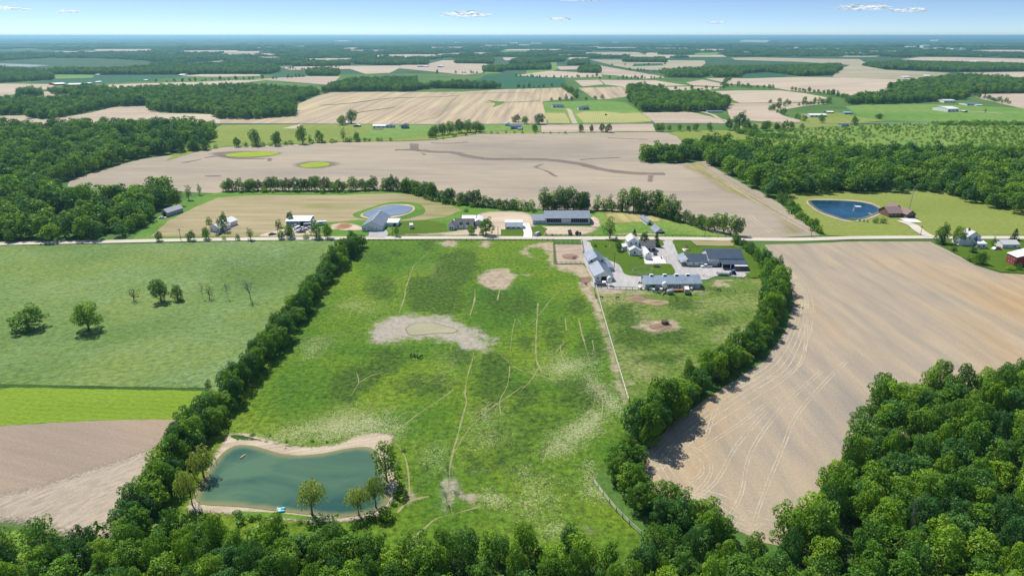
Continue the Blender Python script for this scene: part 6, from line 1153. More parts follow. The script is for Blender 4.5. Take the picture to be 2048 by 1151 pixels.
# ------------------------------------------------------------------ fences
def fence(name, label, px, step, hgt, rails, wood, rwood=None, pr=.07, rr=.045, group=None, closed=False):
    P = P2(px); e = thing(name, label, 'fence', (P[0][0], P[0][1], 0), 0, group); o = P[0]
    if closed: P = np.vstack([P, P[:1]])
    Q = resample(P, step, 0, False); Q = Q[:100]
    pm = B().box(-pr, -pr, -.2, pr, pr, hgt).mesh('post', wood)
    for q in Q: obj('post', pm, e, (q[0] - o[0], q[1] - o[1], 0))
    r = B()
    for z in rails: r.tube([(q[0] - o[0], q[1] - o[1], z) for q in P], rr, 4)
    r.part('rail', rwood or wood, e); return e
fence('board_fence', 'long pale board fence along the dirt lane between pasture and paddock', [(1181, 530), (1188, 562), (1195, 585), (1204, 622), (1227, 702), (1257, 802)], 2.6, 1.45, (.45, .9, 1.35), M_PALEWOOD, None, .09, .075)
fence('wire_fence', 'dark post fence between the gravel road and the green pasture', [(737, 482), (900, 481.5), (1106, 481)], 3.0, 1.3, (.5, 1.2), M_DKWOOD, None, .09, .04)
fence('pen_fence', 'dark rail fence round the trampled square pen', [(1107, 481), (1112.5, 528), (1171, 527.5), (1163.5, 481)], 2.4, 1.5, (.5, 1.0, 1.4), M_WOOD, None, .09, .05)
fence('pen_fence', 'short dark fence across the top of the trampled pen', [(1108, 488.6), (1163.5, 488.6)], 2.4, 1.5, (.5, 1.0, 1.4), M_DKWOOD, None, .09, .05)
fence('wire_fence', 'dark post fence along the far side of the road before the cattle yard', [(1090, 473), (1200, 473.2), (1300, 473.6), (1420, 474.8), (1500, 475.5)], 4.2, 1.4, (.6, 1.25), M_DKWOOD, None, .1, .045)
fence('pen_fence', 'rail fence round the small dirt yard facing the road', [(1088, 461), (1093, 472), (1142, 472), (1141, 460)], 2.4, 1.5, (.5, 1.0, 1.4), M_WOOD, None, .09, .05)
fence('board_fence', 'low brown board fence from horse barn yard to the long stable', [(1190, 576), (1240, 578.5), (1289, 579)], 2.4, 1.2, (.4, .8, 1.15), M_WOOD, M_PALEWOOD, .1, .06)
fence('board_fence', 'low brown fence from the long stable to the hedge clump', [(1403, 579), (1440, 582), (1470, 583.5), (1510, 585)], 3.0, 1.2, (.5, 1.05), M_WOOD, None, .1, .05)
fence('wire_fence', 'thin dark fence below the workshop gravel', [(1395, 551), (1420, 556), (1470, 558), (1535, 556)], 3.0, 1.2, (.5, 1.1), M_DKWOOD, None, .07, .035)
fence('board_fence', 'pale board fence along the pasture corner beside the round field end', [(1186, 963), (1206, 990), (1232, 1022), (1258, 1048), (1282, 1070)], 2.6, 1.4, (.45, .9, 1.3), M_WOOD, M_PALEWOOD, .08, .05)
fence('wire_fence', 'pale thin fence curving under the tall groves north of the road', [(1210, 419), (1243, 417), (1275, 422), (1320, 430), (1360, 443), (1400, 458), (1450, 474)], 5, 1.3, (.6, 1.2), M_PALEWOOD, None, .1, .05)
c0 = at2(1284.5, 544.5); ring_px = [(1264 + 20.5 * (1 + math.cos(t)), 544.5 + 6.6 * math.sin(t)) for t in np.linspace(0, 2 * math.pi, 26, False)]
fence('round_pen', 'round steel panel pen on the farmhouse lawn', ring_px, 1.6, 1.6, (.4, .95, 1.5), M_STEEL, None, .05, .04, None, True)

# ------------------------------------------------------------------ poles and masts
def upole(label, px, hpx, arm=True):
    k = mpp(*px); a = down(*px); h = hpx * k / math.cos(a); p = at2(*px); e = thing('utility_pole', label, 'pole', (p[0], p[1], 0))
    B().tube([(0, 0, -.5), (0, 0, h)], [.16, .11], 8).part('pole', M_DKWOOD, e)
    if arm:
        B().box(-1.2, -.07, h - 1.0, 1.2, .07, h - .82).part('crossarm', M_DKWOOD, e)
        for x in (-1.0, 0, 1.0): B().lathe([(0, 0), (.07, .02), (.07, .2), (0, .24)], 6, (x, 0, h - .82 if x else h)).part('insulator', M_TRIM, e)
upole('utility pole on the farm lawn by the horse barn', (1228, 539), 34, False); upole('utility pole at the roadside in front of the tall clump', (1409, 475), 19); upole('utility pole at the roadside beside the stubble corner', (1622, 475), 16); upole('utility pole at the meadow roadside before the brown roofed house', (1841, 470), 19)
upole('utility pole by the road near the pale house', (362, 481), 25); upole('utility pole at the roadside by the grey roofed barn', (786, 474), 20); upole('utility pole beside the gambrel shed lawn', (996, 474), 22, False); upole('utility pole on the wreck yard roadside', (557, 477), 20)
def mast():
    px = (1818, 418); k = mpp(*px); h = 37 * k / math.cos(down(*px)); p = at2(*px); e = thing('lattice_mast', 'tall thin lattice radio mast behind the brown roofed house', 'mast', (p[0], p[1], 0))
    r = .32; L = [(r * math.cos(t), r * math.sin(t)) for t in (0, 2.09, 4.19)]; top = (.9, 0)
    for x, y in L: B().tube([(x, y, 0), (x + top[0], y, h)], .06, 5).part('leg', M_STEEL, e)
    b = B(); n = int(h / .8)
    for i in range(n):
        for j in range(3):
            z0, z1 = h * i / n, h * (i + 1) / n; a_, c_ = L[j], L[(j + 1) % 3]; b.tube([(a_[0] + top[0] * z0 / h, a_[1], z0), (c_[0] + top[0] * z1 / h, c_[1], z1)], .035, 4, cap=False)
    b.part('lattice', M_STEEL, e); B().tube([(top[0], 0, h), (top[0], 0, h + 2.4)], .05, 5).part('antenna', M_TRIM, e); B().box(top[0] - .9, -.04, h + .9, top[0] + .9, .04, h + 1.0).part('crossbar', M_STEEL, e)
mast()

# ------------------------------------------------------------------ vehicles
PAINT = {n: plain(n + ' car paint', c, .3, .05, 1, .6) for n, c in {'white': (.78, .78, .78), 'silver': (.5, .51, .53), 'dark': (.05, .055, .07), 'blue': (.10, .2, .38), 'red': (.33, .05, .04), 'tan': (.45, .38, .28), 'green': (.1, .22, .1), 'cyan': (.10, .50, .62)}.items()}
def wheels(e, xs, y, r=.34, w=.22):
    for x in xs:
        for s in (-1, 1):
            q = B().tube([(x, s * y - w / 2, r), (x, s * y + w / 2, r)], r, 12); o = q.part('wheel', M_BLACK, e); B().tube([(x, s * (y + w / 2) - .02, r), (x, s * (y + w / 2) + .02, r)], r * .55, 8).part('rim', M_STEEL, o)
def car(name, label, px, ang, paint, kind='car', group=None):
    p = at2(*px); e = thing(name, label, name.split('_')[-1], (p[0], p[1], 0), math.radians(ang), group); m = PAINT[paint]
    L, Wd = (4.6, .9) if kind == 'car' else (5.6, 1.0)
    pr = {'car': [(-2.3, .35), (2.3, .35), (2.28, .75), (1.2, .92), (-1.6, .95), (-2.28, .85)], 'pickup': [(-2.8, .45), (2.8, .45), (2.75, .95), (1.4, 1.1), (-2.8, 1.1)], 'van': [(-2.8, .4), (2.8, .4), (2.75, 1.0), (2.3, 1.2), (-2.8, 1.2)]}[kind]
    cb = {'car': [(-1.5, .93), (1.1, .92), (.45, 1.42), (-1.0, 1.45)], 'pickup': [(-.5, 1.1), (1.45, 1.1), (.9, 1.75), (-.35, 1.78)], 'van': [(-2.75, 1.2), (2.25, 1.2), (1.7, 2.1), (-2.7, 2.15)]}[kind]
    def sweep(b, prof, w0, w1):
        n = len(prof); V = [(x, -w0, z) for x, z in prof] + [(x, w0, z) for x, z in prof]
        if w1 != w0: V = [(x, -(w0 if z < prof[0][1] + .05 else w1), z) for x, z in prof] + [(x, (w0 if z < prof[0][1] + .05 else w1), z) for x, z in prof]
        b.add(V, [tuple(range(n)), tuple(range(2 * n - 1, n - 1, -1))] + [((i + 1) % n, i, n + i, n + (i + 1) % n) for i in range(n)]); return b
    sweep(B(), pr, Wd, Wd).part('body', m, e); sweep(B(), cb, Wd * .95, Wd * .78).part('cabin', m, e)
    gl = [(x * .93, z - .07 if z > 1.2 else z + .05) for x, z in cb]; sweep(B(), gl, Wd * .99, Wd * .83).part('window', M_GLASS, e)
    f, bk = cb[1], cb[2]; B().add([(f[0] - .02, -Wd * .8, f[1] + .05), (f[0] - .02, Wd * .8, f[1] + .05), (bk[0] + .07, Wd * .68, bk[1] - .05), (bk[0] + .07, -Wd * .68, bk[1] - .05)], [(0, 1, 2, 3)]).part('windscreen', M_GLASS, e)
    if kind == 'pickup': B().box(-2.7, -Wd * .85, 1.11, -.6, Wd * .85, 1.13).part('cargo_bed', M_DKTRIM, e)
    wheels(e, (-L * .3, L * .31), Wd - .1, .36); return e
def trailer(name, label, px, ang, L, Wd, H, m, roof=None, group=None, cat='trailer'):
    p = at2(*px); e = thing(name, label, cat, (p[0], p[1], 0), math.radians(ang), group)
    B().prism([(-Wd / 2, .55), (Wd / 2, .55), (Wd / 2, H - .15), (Wd / 2 - .2, H), (-Wd / 2 + .2, H), (-Wd / 2, H - .15)], -L / 2, L / 2).part('body', m, e)
    if roof: B().box(-L / 2 + .1, -Wd / 2 + .22, H + .005, L / 2 - .1, Wd / 2 - .22, H + .05).part('roof', roof, e)
    B().box(-L * .3, -Wd / 2 - .03, H * .55, L * .1, -Wd / 2 - .005, H * .8).part('window', M_GLASS, e); B().tube([(L / 2, 0, .6), (L / 2 + 1.1, 0, .5)], .06, 5).part('hitch', M_STEEL, e)
    wheels(e, (-.45, .45), Wd / 2 - .12, .35); return e
car('white_pickup', 'white pickup parked along the workshop wall', (1412, 534.5), 180, 'white', 'pickup')
trailer('horse_trailer', 'long white topped trailer parked beside the workshop lean-to', (1481, 541), 0, 6.6, 2.3, 2.7, PAINT['dark'], R_WHITE)
car('dark_car', 'dark car in shade behind the farmhouse garage', (1310, 509), 80, 'dark'); car('silver_van', 'silver van by the road at the lane mouth north of the road', (1075, 471), 60, 'silver', 'van')
trailer('camper', 'small white camper trailer on the lawn beyond the road', (823, 456), 100, 4.6, 2.2, 2.6, PAINT['white'], R_WHITE); trailer('horse_trailer', 'white topped dark trailer in front of the long stable', (1373, 586), 82, 4.6, 2.2, 2.6, PAINT['tan'], R_WHITE)
trailer('camper', 'white camper standing beyond the wreck yard', (644, 450), 15, 6, 2.3, 2.6, PAINT['white'], R_WHITE); trailer('box_trailer', 'white box trailer at the corner of the white roofed shed', (622, 448), 75, 5, 2.3, 2.6, PAINT['white'], R_WHITE)
trailer('box_trailer', 'dark flat topped trailer by the lower fence of the horse barn yard', (1200, 572), 0, 5.2, 2.2, 1.6, PAINT['dark']); trailer('box_trailer', 'small white trailer beside the dark trailer below the horse barn', (1208, 571), 85, 2.6, 1.8, 2.0, PAINT['white'], R_WHITE)
car('white_car', 'white car on the lawn beside the white porch farmhouse', (1990, 499), 20, 'white'); car('red_car', 'red car beside the white car in the porch farmhouse yard', (1997, 498), 60, 'red'); car('dark_car', 'dark car in front of the pale half hidden house', (438, 470), 80, 'dark'); car('white_car', 'white car by the edge of the wood below the small barn', (325, 437), 10, 'white')
cols = ['white', 'silver', 'white', 'dark', 'silver', 'white', 'tan', 'silver', 'dark', 'white', 'silver', 'blue', 'white']
for i, (px, a) in enumerate([((583, 451.5), 5), ((601, 462), 20), ((606, 458), 10), ((612, 455), 35), ((617, 453), 15), ((598, 465), 5), ((610, 461), 40), ((592, 453), -5), ((604, 465.5), 8), ((596, 459), 70), ((620, 457), 10), ((575, 470), 20), ((586, 472), 100)]):
    car('old_car', 'old car parked among the wrecks in front of the white roofed shed', px, a, cols[i], 'van' if i % 5 == 4 else 'car', 'old cars in the wreck yard')
car('dark_car', 'dark car standing at the roadside end of the wreck yard', (545, 470), 30, 'dark'); car('white_car', 'white car on the drive of the dark far house', (800, 252), 20, 'white')
def tractor(label, px, ang, paint):
    p = at2(*px); e = thing('tractor', label, 'tractor', (p[0], p[1], 0), math.radians(ang)); m = PAINT[paint]
    B().prism([(-.4, .8), (.4, .8), (.42, 1.5), (.3, 1.6), (-.3, 1.6), (-.42, 1.5)], .1, 1.9).part('hood', m, e); B().prism([(-.65, 1.0), (.65, 1.0), (.6, 2.3), (-.6, 2.3)], -1.2, .1).part('cab', M_GLASS, e); B().box(-1.3, -.7, 2.31, .2, .7, 2.42).part('roof', m, e)
    for s in (-1, 1):
        B().tube([(-.8, s * .95 - .22, .8), (-.8, s * .95 + .22, .8)], .8, 14).part('wheel', M_BLACK, e); B().tube([(1.4, s * .75 - .14, .45), (1.4, s * .75 + .14, .45)], .45, 12).part('wheel', M_BLACK, e)
    B().tube([(.9, .3, 1.6), (.9, .3, 2.3)], .05, 6).part('exhaust', M_DKTRIM, e)
tractor('blue tractor parked on the grass edge below the workshop', (1464, 549), 200, 'blue'); tractor('dark tractor in the dirt yard facing the road', (1156, 469.5), 10, 'dark'); tractor('red tractor mowing the far striped hay field', (1212, 231), 30, 'red')
def flat_wagon(label, px, ang, m, load=None):
    p = at2(*px); e = thing('hay_wagon', label, 'wagon', (p[0], p[1], 0), math.radians(ang)); B().box(-2.6, -1.1, .8, 2.6, 1.1, .95).part('deck', m, e); wheels(e, (-1.6, 1.6), .95, .4)
    for x in (-2.5, 2.5): B().box(x - .05, -1.1, .95, x + .05, 1.1, 1.9).part('end_rack', M_WOOD, e)
    B().tube([(2.6, 0, .7), (4.2, 0, .5)], .06, 5).part('drawbar', M_STEEL, e)
flat_wagon('rusty flat wagon among the machinery by the long stable', (1355, 582.5), 4, plain('rusty deck', (.22, .11, .08), .9, .2)); flat_wagon('second flat wagon behind the rusty wagon by the long stable', (1345, 579.8), 0, M_WOOD); flat_wagon('dark wagon in the dirt yard facing the road', (1140, 468), 90, M_DKWOOD)
# boat on its trailer by the workshop
p = at2(1447, 550); e = thing('boat', 'open white boat on the gravel below the workshop', 'boat', (p[0], p[1], 0), math.radians(-8))
def hull(L, w, z0, z1):
    b = B(); st = [(-.5, .9, 0), (-.3, 1, 0), (.1, 1, .02), (.35, .75, .08), (.5, .08, .2)]; V = []
    for t, q, r in st: V += [(t * L, -w * q, z1 + r), (t * L, -w * q * .7, z0 + r), (t * L, w * q * .7, z0 + r), (t * L, w * q, z1 + r), (t * L, w * q * .82, z1 + r - .03), (t * L, w * q * .55, z0 + r + .18), (t * L, -w * q * .55, z0 + r + .18), (t * L, -w * q * .82, z1 + r - .03)]
    F = [(i * 8 + j, i * 8 + (j + 1) % 8, (i + 1) * 8 + (j + 1) % 8, (i + 1) * 8 + j) for i in range(4) for j in range(8)] + [tuple(range(7, -1, -1)), tuple(range(32, 40))]
    return b.add(V, F)
hull(6.0, 1.15, .5, 1.35).part('hull', PAINT['white'], e); B().box(-1.6, -.7, .95, 1.2, .7, 1.05).part('seat', plain('green deck', (.2, .26, .18)), e); B().box(-3.4, -.25, .7, -3.02, .25, 1.5).part('motor', M_DKTRIM, e); wheels(e, (-.8,), 1.05, .32)
# ------------------------------------------------------------------ stable yard clutter
def binn(label, px):
    p = at2(*px); e = thing('feed_bin', label, 'feed bin', (p[0], p[1], 0)); B().lathe([(0.01, 1.0), (.35, 1.05), (1.15, 2.3), (1.15, 3.9), (.5, 4.7), (.01, 4.75)], 16).part('hopper', PAINT['white'], e, True)
    for t in (.8, 2.4, 3.9, 5.5): B().tube([(1.1 * math.cos(t), 1.1 * math.sin(t), -.1), (1.1 * math.cos(t), 1.1 * math.sin(t), 2.5)], .06, 5).part('leg', M_STEEL, e)
binn('white feed bin on legs in front of the long stable', (1328.5, 582)); binn('white hopper bin beside the lower corner of the horse barn', (1218, 571))
def tank(label, px, ang, r, L, m):
    p = at2(*px); e = thing('water_tank', label, 'tank', (p[0], p[1], 0), math.radians(ang)); b = B(); b.tube([(-L / 2 - .25, 0, r + .3), (-L / 2, 0, r + .3), (L / 2, 0, r + .3), (L / 2 + .25, 0, r + .3)], [r * .5, r, r, r * .5], 16); b.part('barrel', m, e, True)
    for x in (-L * .3, L * .3): B().box(x - .12, -r * .7, -.05, x + .12, r * .7, .55).part('cradle', M_STEEL, e)
tank('grey round tank lying in front of the long stable', (1340, 588), 10, 1.0, 2.6, W_GALV)
def machine(label, px, ang, m):
    p = at2(*px); e = thing('farm_implement', label, 'implement', (p[0], p[1], 0), math.radians(ang)); B().box(-1.6, -.08, .55, 1.6, .08, .7).box(-.08, -1.0, .55, .08, 1.0, .7).part('frame', m, e)
    for x in (-1.3, -.65, 0, .65, 1.3): B().lathe([(.0, -.03), (.4, -.03), (.4, .03), (0, .03)], 12, (x, .2, .42)).part('disc', M_STEEL, e)
    wheels(e, (0,), .9, .4)
for l, px, a, m in (('dark harrow in the grass before the long stable', (1317, 586), 20, M_DKTRIM), ('small rusty implement beside the dark harrow', (1328, 587.5), 60, W_RED), ('dark implement between wagon and trailer by the long stable', (1364, 583), 0, M_DKTRIM), ('dark implement by the end door of the long stable', (1281, 567), 30, M_DKTRIM), ('grey implement in the small dirt yard by the road', (1105, 471), 0, M_STEEL)): machine(l, px, a, m)
def bale(label, px, m, group=None):
    p = at2(*px); e = thing('round_bale', label, 'bale', (p[0], p[1], 0), RNG.uniform(0, 3)); B().tube([(-.65, 0, .7), (.65, 0, .7)], .7, 14).part('roll', m, e); B().tube([(-.67, 0, .7), (.67, 0, .7)], .45, 10).part('core', M_STEEL, e)
for l, px in (('white wrapped bale at the left corner of the long stable', (1280, 577.5)), ('white wrapped bale before the stable creeper', (1302, 579.5)), ('pale wrapped bale in the weeds before the stable', (1307, 582.5)), ('pale wrapped bale beside the feed bin', (1322, 581)), ('white wrapped bale before the stable end door', (1382, 580))): bale(l, px, PAINT['white'])
# hay feeder, playset, trampoline, hoop, statue
p = at2(1330, 647); e = thing('hay_feeder', 'dark round hay feeder on bare earth in the paddock', 'hay feeder', (p[0], p[1], 0)); f = B(); R_ = 1.5
for z in (.1, .7, 1.2): f.tube([(R_ * math.cos(t), R_ * math.sin(t), z) for t in np.linspace(0, 2 * math.pi, 19)], .09, 5, cap=False)
for t in np.linspace(0, 2 * math.pi, 14, False): f.tube([(R_ * math.cos(t), R_ * math.sin(t), -.1), (R_ * math.cos(t), R_ * math.sin(t), 1.4)], .07, 5)
f.part('ring', M_DKTRIM, e); B().lathe([(1.35, 0), (1.2, .8), (.7, 1.3), (0.01, 1.45)], 12).part('hay', plain('dark old hay', (.1, .085, .05), .95, .3, 3), e, True)
p = at2(1313, 534); e = thing('trampoline', 'netted trampoline on the farmhouse lawn', 'trampoline', (p[0], p[1], 0)); B().lathe([(.01, .8), (1.5, .8), (1.6, .76), (1.5, .72), (.01, .72)], 18).part('mat', M_BLACK, e)
n = B()
for z in (1.4, 2.0, 2.6): n.tube([(1.55 * math.cos(t), 1.55 * math.sin(t), z) for t in np.linspace(0, 2 * math.pi, 19)], .03, 4, cap=False)
n.part('net', M_STEEL, e)
for t in np.linspace(0, 2 * math.pi, 6, False): B().tube([(1.6 * math.cos(t), 1.6 * math.sin(t), -.1), (1.6 * math.cos(t), 1.6 * math.sin(t), 2.6)], .04, 5).part('leg', M_STEEL, e)
p = at2(1333, 526); e = thing('basketball_hoop', 'basketball hoop at the corner of the concrete patio', 'hoop', (p[0], p[1], 0), math.radians(200)); B().tube([(0, 0, -.1), (0, 0, 2.9), (.5, 0, 3.2)], .07, 6).part('pole', M_DKTRIM, e); B().box(.5, -.9, 2.8, .56, .9, 3.9).part('backboard', M_TRIM, e); B().tube([(.8 + .23 * math.cos(t), .23 * math.sin(t), 3.05) for t in np.linspace(0, 2 * math.pi, 11)], .025, 4).part('rim', W_RED, e)
p = at2(1371, 500.5); e = thing('playset', 'wooden playset on a pale pad in the workshop lawn', 'playset', (p[0], p[1], 0)); B().box(-.8, -.8, 1.3, .8, .8, 1.42).part('deck', M_WOOD, e)
for x in (-.75, .75):
    for y in (-.75, .75): B().box(x - .06, y - .06, -.1, x + .06, y + .06, 2.7).part('leg', M_WOOD, e)
B().add([(-1, -1, 2.6), (1, -1, 2.6), (1, 1, 2.6), (-1, 1, 2.6), (0, 0, 3.4)], [(0, 1, 4), (1, 2, 4), (2, 3, 4), (3, 0, 4), (3, 2, 1, 0)]).part('roof', plain('dark red canvas', (.16, .05, .05)), e); B().add([(.8, -.35, 1.4), (.8, .35, 1.4), (3.0, .35, .15), (3.0, -.35, .15)], [(0, 1, 2, 3)]).part('slide', PAINT['red'], e)
p = at2(1220, 496); e = thing('statue', 'small white statue standing on the farmhouse lawn', 'statue', (p[0], p[1], 0)); B().box(-.3, -.3, -.05, .3, .3, .5).part('plinth', M_TRIM, e); B().lathe([(.26, .5), (.3, .9), (.2, 1.2), (.3, 1.5), (.22, 1.8), (.09, 1.9), (.16, 2.05), (.14, 2.25), (.01, 2.35)], 12).part('figure', M_TRIM, e, True)
p = at2(1280, 516); e = thing('patio_umbrella', 'dark garden umbrella over a table by the farmhouse patio', 'umbrella', (p[0], p[1], 0)); B().tube([(0, 0, -.1), (0, 0, 2.4)], .04, 6).part('pole', M_STEEL, e); B().lathe([(1.4, 1.9), (.7, 2.3), (.01, 2.45)], 8).part('canopy', plain('dark umbrella cloth', (.09, .09, .11)), e); B().lathe([(.01, .72), (.6, .72), (.6, .78), (.01, .78)], 12).part('table_top', M_TRIM, e)
for l, px, c in (('dark planter on the concrete patio', (1322, 516), M_DKTRIM), ('second dark planter nearest the gravel on the patio', (1323.5, 518.5), M_DKTRIM)):
    p = at2(*px); e = thing('planter', l, 'planter', (p[0], p[1], 0)); B().lathe([(.01, 0), (.35, 0), (.45, .6), (.38, .6), (.36, .5), (.01, .5)], 10).part('pot', c, e); B().lathe([(.3, .55), (.35, .9), (.01, 1.1)], 7).part('plant', ML_BROAD, e)
# heaps of soil
def heap(name, label, px, w_, d_, h, m, seed):
    p = at2(*px); r = np.random.default_rng(seed); n, k = 22, 7; V = [(0, 0, h)]; F = []
    for i in range(1, k + 1):
        for j in range(n):
            t = 2 * math.pi * j / n; q = i / k; z = h * (math.cos(q * math.pi) * .5 + .5) * (1 + r.normal(0, .10)) if i < k else -.15; V.append((w_ * q * math.cos(t) * (1 + r.normal(0, .06)), d_ * q * math.sin(t) * (1 + r.normal(0, .06)), z))
    for j in range(n): F.append((0, 1 + j, 1 + (j + 1) % n))
    for i in range(k - 1):
        for j in range(n): a = 1 + i * n + j; b_ = 1 + i * n + (j + 1) % n; F.append((a, a + n, b_ + n, b_))
    o = obj(name, mesh(name, V, F, m, True), None, (p[0], p[1], 0)); tag(o, label, 'heap')
heap('soil_heap', 'orange brown heap of soil between the wreck yard and grey roofed barn', (687, 453), 6.5, 8, 2.4, soil('orange brown soil', (.30, .15, .08), (.40, .2, .11), (.45, .28, .18), 0, .8, .3, .2), 1)
heap('soil_heap', 'paler heap of soil beside the orange brown heap', (674, 454), 4.0, 7, 1.5, soil('pale brown soil', (.40, .29, .19), (.48, .36, .24), (.53, .42, .3), 0, .8, .3, .2), 2)
heap('soil_heap', 'pale sandy heap beside the long grey cattle barn', (1188, 440), 4, 9, 1.0, soil('sandy soil', (.45, .36, .26), (.52, .42, .31), (.58, .48, .36), 0, .8, .3, .2), 3)
heap('manure_heap', 'reddish brown manure ridge in the top of the paddock', (1272, 596.5), 5.2, 2.6, .9, soil('reddish manure', (.2, .11, .08), (.28, .17, .12), (.33, .22, .16), 0, .8, .3, .2), 4)
heap('manure_heap', 'lighter manure ridge beside the reddish ridge in the paddock', (1310, 604), 7.0, 3.2, 1.0, soil('light manure', (.3, .2, .14), (.38, .27, .19), (.42, .3, .2), 0, .8, .3, .2, GRN, .1), 5)
# ------------------------------------------------------------------ on the ponds
p = at2(1707, 423); e = thing('fountain', 'white jet of water in the middle of the blue pond', 'fountain', (p[0], p[1], .3)); wj = NB('white spray'); WJ = wj.done((.85, .88, .9), .5, alpha=wj.step(wj.noise(2.2, wj.pos(0, (1, 1, .35)), 4), .3, .6))
B().lathe([(.55, 0), (.4, 1.2), (.32, 3.0), (.28, 4.0), (.12, 4.9), (.01, 5.2)], 10).part('jet', WJ, e, True); B().lathe([(2.2, .02), (1.2, .16), (.5, .3)], 14).part('splash', WJ, e, True); B().lathe([(.01, .1), (.5, .1), (.55, -.1), (.01, -.15)], 10).part('nozzle_float', M_DKTRIM, e)
p = at2(1716, 414.5); e = thing('swim_raft', 'white floating raft behind the fountain on the blue pond', 'raft', (p[0], p[1], .35)); B().box(-1.9, -1.6, .1, 1.9, 1.6, .4).part('deck', PAINT['white'], e); B().tube([(-1.9, -1.2, 0), (1.9, -1.2, 0)], .25, 8).tube([(-1.9, 1.2, 0), (1.9, 1.2, 0)], .25, 8).part('pontoon', M_STEEL, e); B().tube([(1.8, -.3, -.3), (1.8, -.3, 1.1), (1.3, -.3, 1.1)], .04, 5).part('ladder', M_STEEL, e)
a0, a1 = at2(1745, 432), at2(1735, 426); e = thing('dock', 'short wooden dock on the rim of the blue pond', 'dock', (a0[0], a0[1], 0), math.atan2(*(a1 - a0)[::-1])); B().box(0, -.8, .55, 6.5, .8, .7).part('deck', M_WOOD, e)
for x in (.4, 3, 6):
    for y in (-.7, .7): B().tube([(x, y, -.4), (x, y, .95)], .08, 6).part('pile', M_WOOD, e)
p = at2(562, 1021.5); e = thing('paddle_boat', 'bright blue paddle boat at the near edge of the green pond', 'boat', (p[0], p[1], .22), math.radians(12)); h_ = B()
for y in (-.5, .5): h_.add([(-.95, y - .26, .35), (.75, y - .26, .38), (1.1, y, .45), (.75, y + .26, .38), (-.95, y + .26, .35), (-.85, y - .16, -.05), (.7, y - .16, 0), (.95, y, .1), (.7, y + .16, 0), (-.85, y + .16, -.05)], [(0, 1, 2, 3, 4), (9, 8, 7, 6, 5), (1, 0, 5, 6), (2, 1, 6, 7), (3, 2, 7, 8), (4, 3, 8, 9), (0, 4, 9, 5)])
h_.box(-.8, -.4, .2, .3, .4, .33); h_.part('hull', PAINT['cyan'], e)
for y in (-.32, .32): B().prism([(y - .2, .33), (y + .2, .33), (y + .2, .72), (y - .2, .72)], -.75, -.63).box(-.63, y - .2, .33, -.2, y + .2, .42).part('seat', PAINT['white'], e)
B().tube([(.15, -.38, .45), (.15, .38, .45)], .03, 5).tube([(.15, -.2, .45), (.25, -.2, .62)], .03, 5).tube([(.15, .2, .45), (.05, .2, .62)], .03, 5).part('pedal', M_DKTRIM, e)
p0, p1 = at(481, 917, .2), at(492, 908, .2); o = obj('floating_log', B().tube([(0, 0, .1), *[tuple((p1 - p0) * t + np.array([0, 0, .12])) for t in (.3, .6)], tuple(p1 - p0 + np.array([0, 0, .05]))], [.28, .34, .3, .16], 8).mesh('floating_log', plain('pale drift wood', (.42, .33, .2), .9, .2, 2), True), None, tuple(p0)); tag(o, 'pale log floating near the far bank of the green pond', 'log')
for px, wd in (((690, 886), 3.2), ((712, 881), 2.2), ((735, 885), 2.6)): pass
# ------------------------------------------------------------------ horses
def horse_mesh(seed, graze):
    """a standing horse as one skin: trunk, neck, head, four jointed legs, tail"""
    nk = [(.62, 0, 1.22), (.95, 0, 1.42), (1.18, 0, 1.66), (1.30, 0, 1.70), (1.52, 0, 1.50), (1.68, 0, 1.34)] if not graze else [(.66, 0, 1.12), (.98, 0, .95), (1.2, 0, .68), (1.28, 0, .55), (1.33, 0, .32), (1.35, 0, .14)]
    V = [(-.72, 0, 1.18), (-.35, 0, 1.16), (.1, 0, 1.12), (.45, 0, 1.14)] + nk; R = [(.26, .28), (.30, .30), (.31, .32), (.28, .31), (.21, .27), (.14, .19), (.11, .14), (.12, .12), (.085, .09), (.06, .06)]
    E = [(i, i + 1) for i in range(9)]
    def chain(root, pts, rad):
        k = root
        for p, r in zip(pts, rad): V.append(p); R.append((r, r)); E.append((k, len(V) - 1)); k = len(V) - 1
    r = np.random.default_rng(seed)
    for s in (-1, 1):
        d = r.uniform(-.09, .09)
        chain(0, [(-.66 + d * .3, s * .17, .86), (-.58 + d, s * .18, .66), (-.76 + d, s * .18, .46), (-.72 + d, s * .18, .14), (-.68 + d, s * .18, .03)], [.19, .11, .07, .048, .06])
        d = r.uniform(-.09, .09)
        chain(3, [(.5 + d * .3, s * .15, .84), (.5 + d, s * .16, .5), (.49 + d, s * .16, .14), (.53 + d, s * .16, .03)], [.13, .075, .048, .06])
    chain(0, [(-.98, 0, 1.18), (-1.12, 0, .9), (-1.14, 0, .55)], [.06, .075, .04])
    hd = 7
    for s in (-1, 1): chain(hd, [(V[hd][0] + (-.02 if not graze else .05), s * .07, V[hd][2] + (.15 if not graze else .12))], [.025])
    me = bpy.data.meshes.new('horse'); me.from_pydata(V, E, []); o = bpy.data.objects.new('horse', me); COL.objects.link(o)
    o.modifiers.new('skin', 'SKIN'); sv = me.skin_vertices[0].data
    for i, q in enumerate(R): sv[i].radius = q; sv[i].use_root = (i == 1)
    sm = o.modifiers.new('sub', 'SUBSURF'); sm.levels = 1; sm.render_levels = 1
    dg = bpy.context.evaluated_depsgraph_get(); me2 = bpy.data.meshes.new_from_object(o.evaluated_get(dg)); bpy.data.objects.remove(o); me2.name = 'horse'
    me2.polygons.foreach_set('use_smooth', np.ones(len(me2.polygons), bool)); return me2
COATS = {n: plain(n + ' horse coat', c, .6, .15, 3) for n, c in {'black': (.018, .015, .014), 'bay': (.11, .05, .025), 'dark': (.045, .028, .02)}.items()}
HM = {}
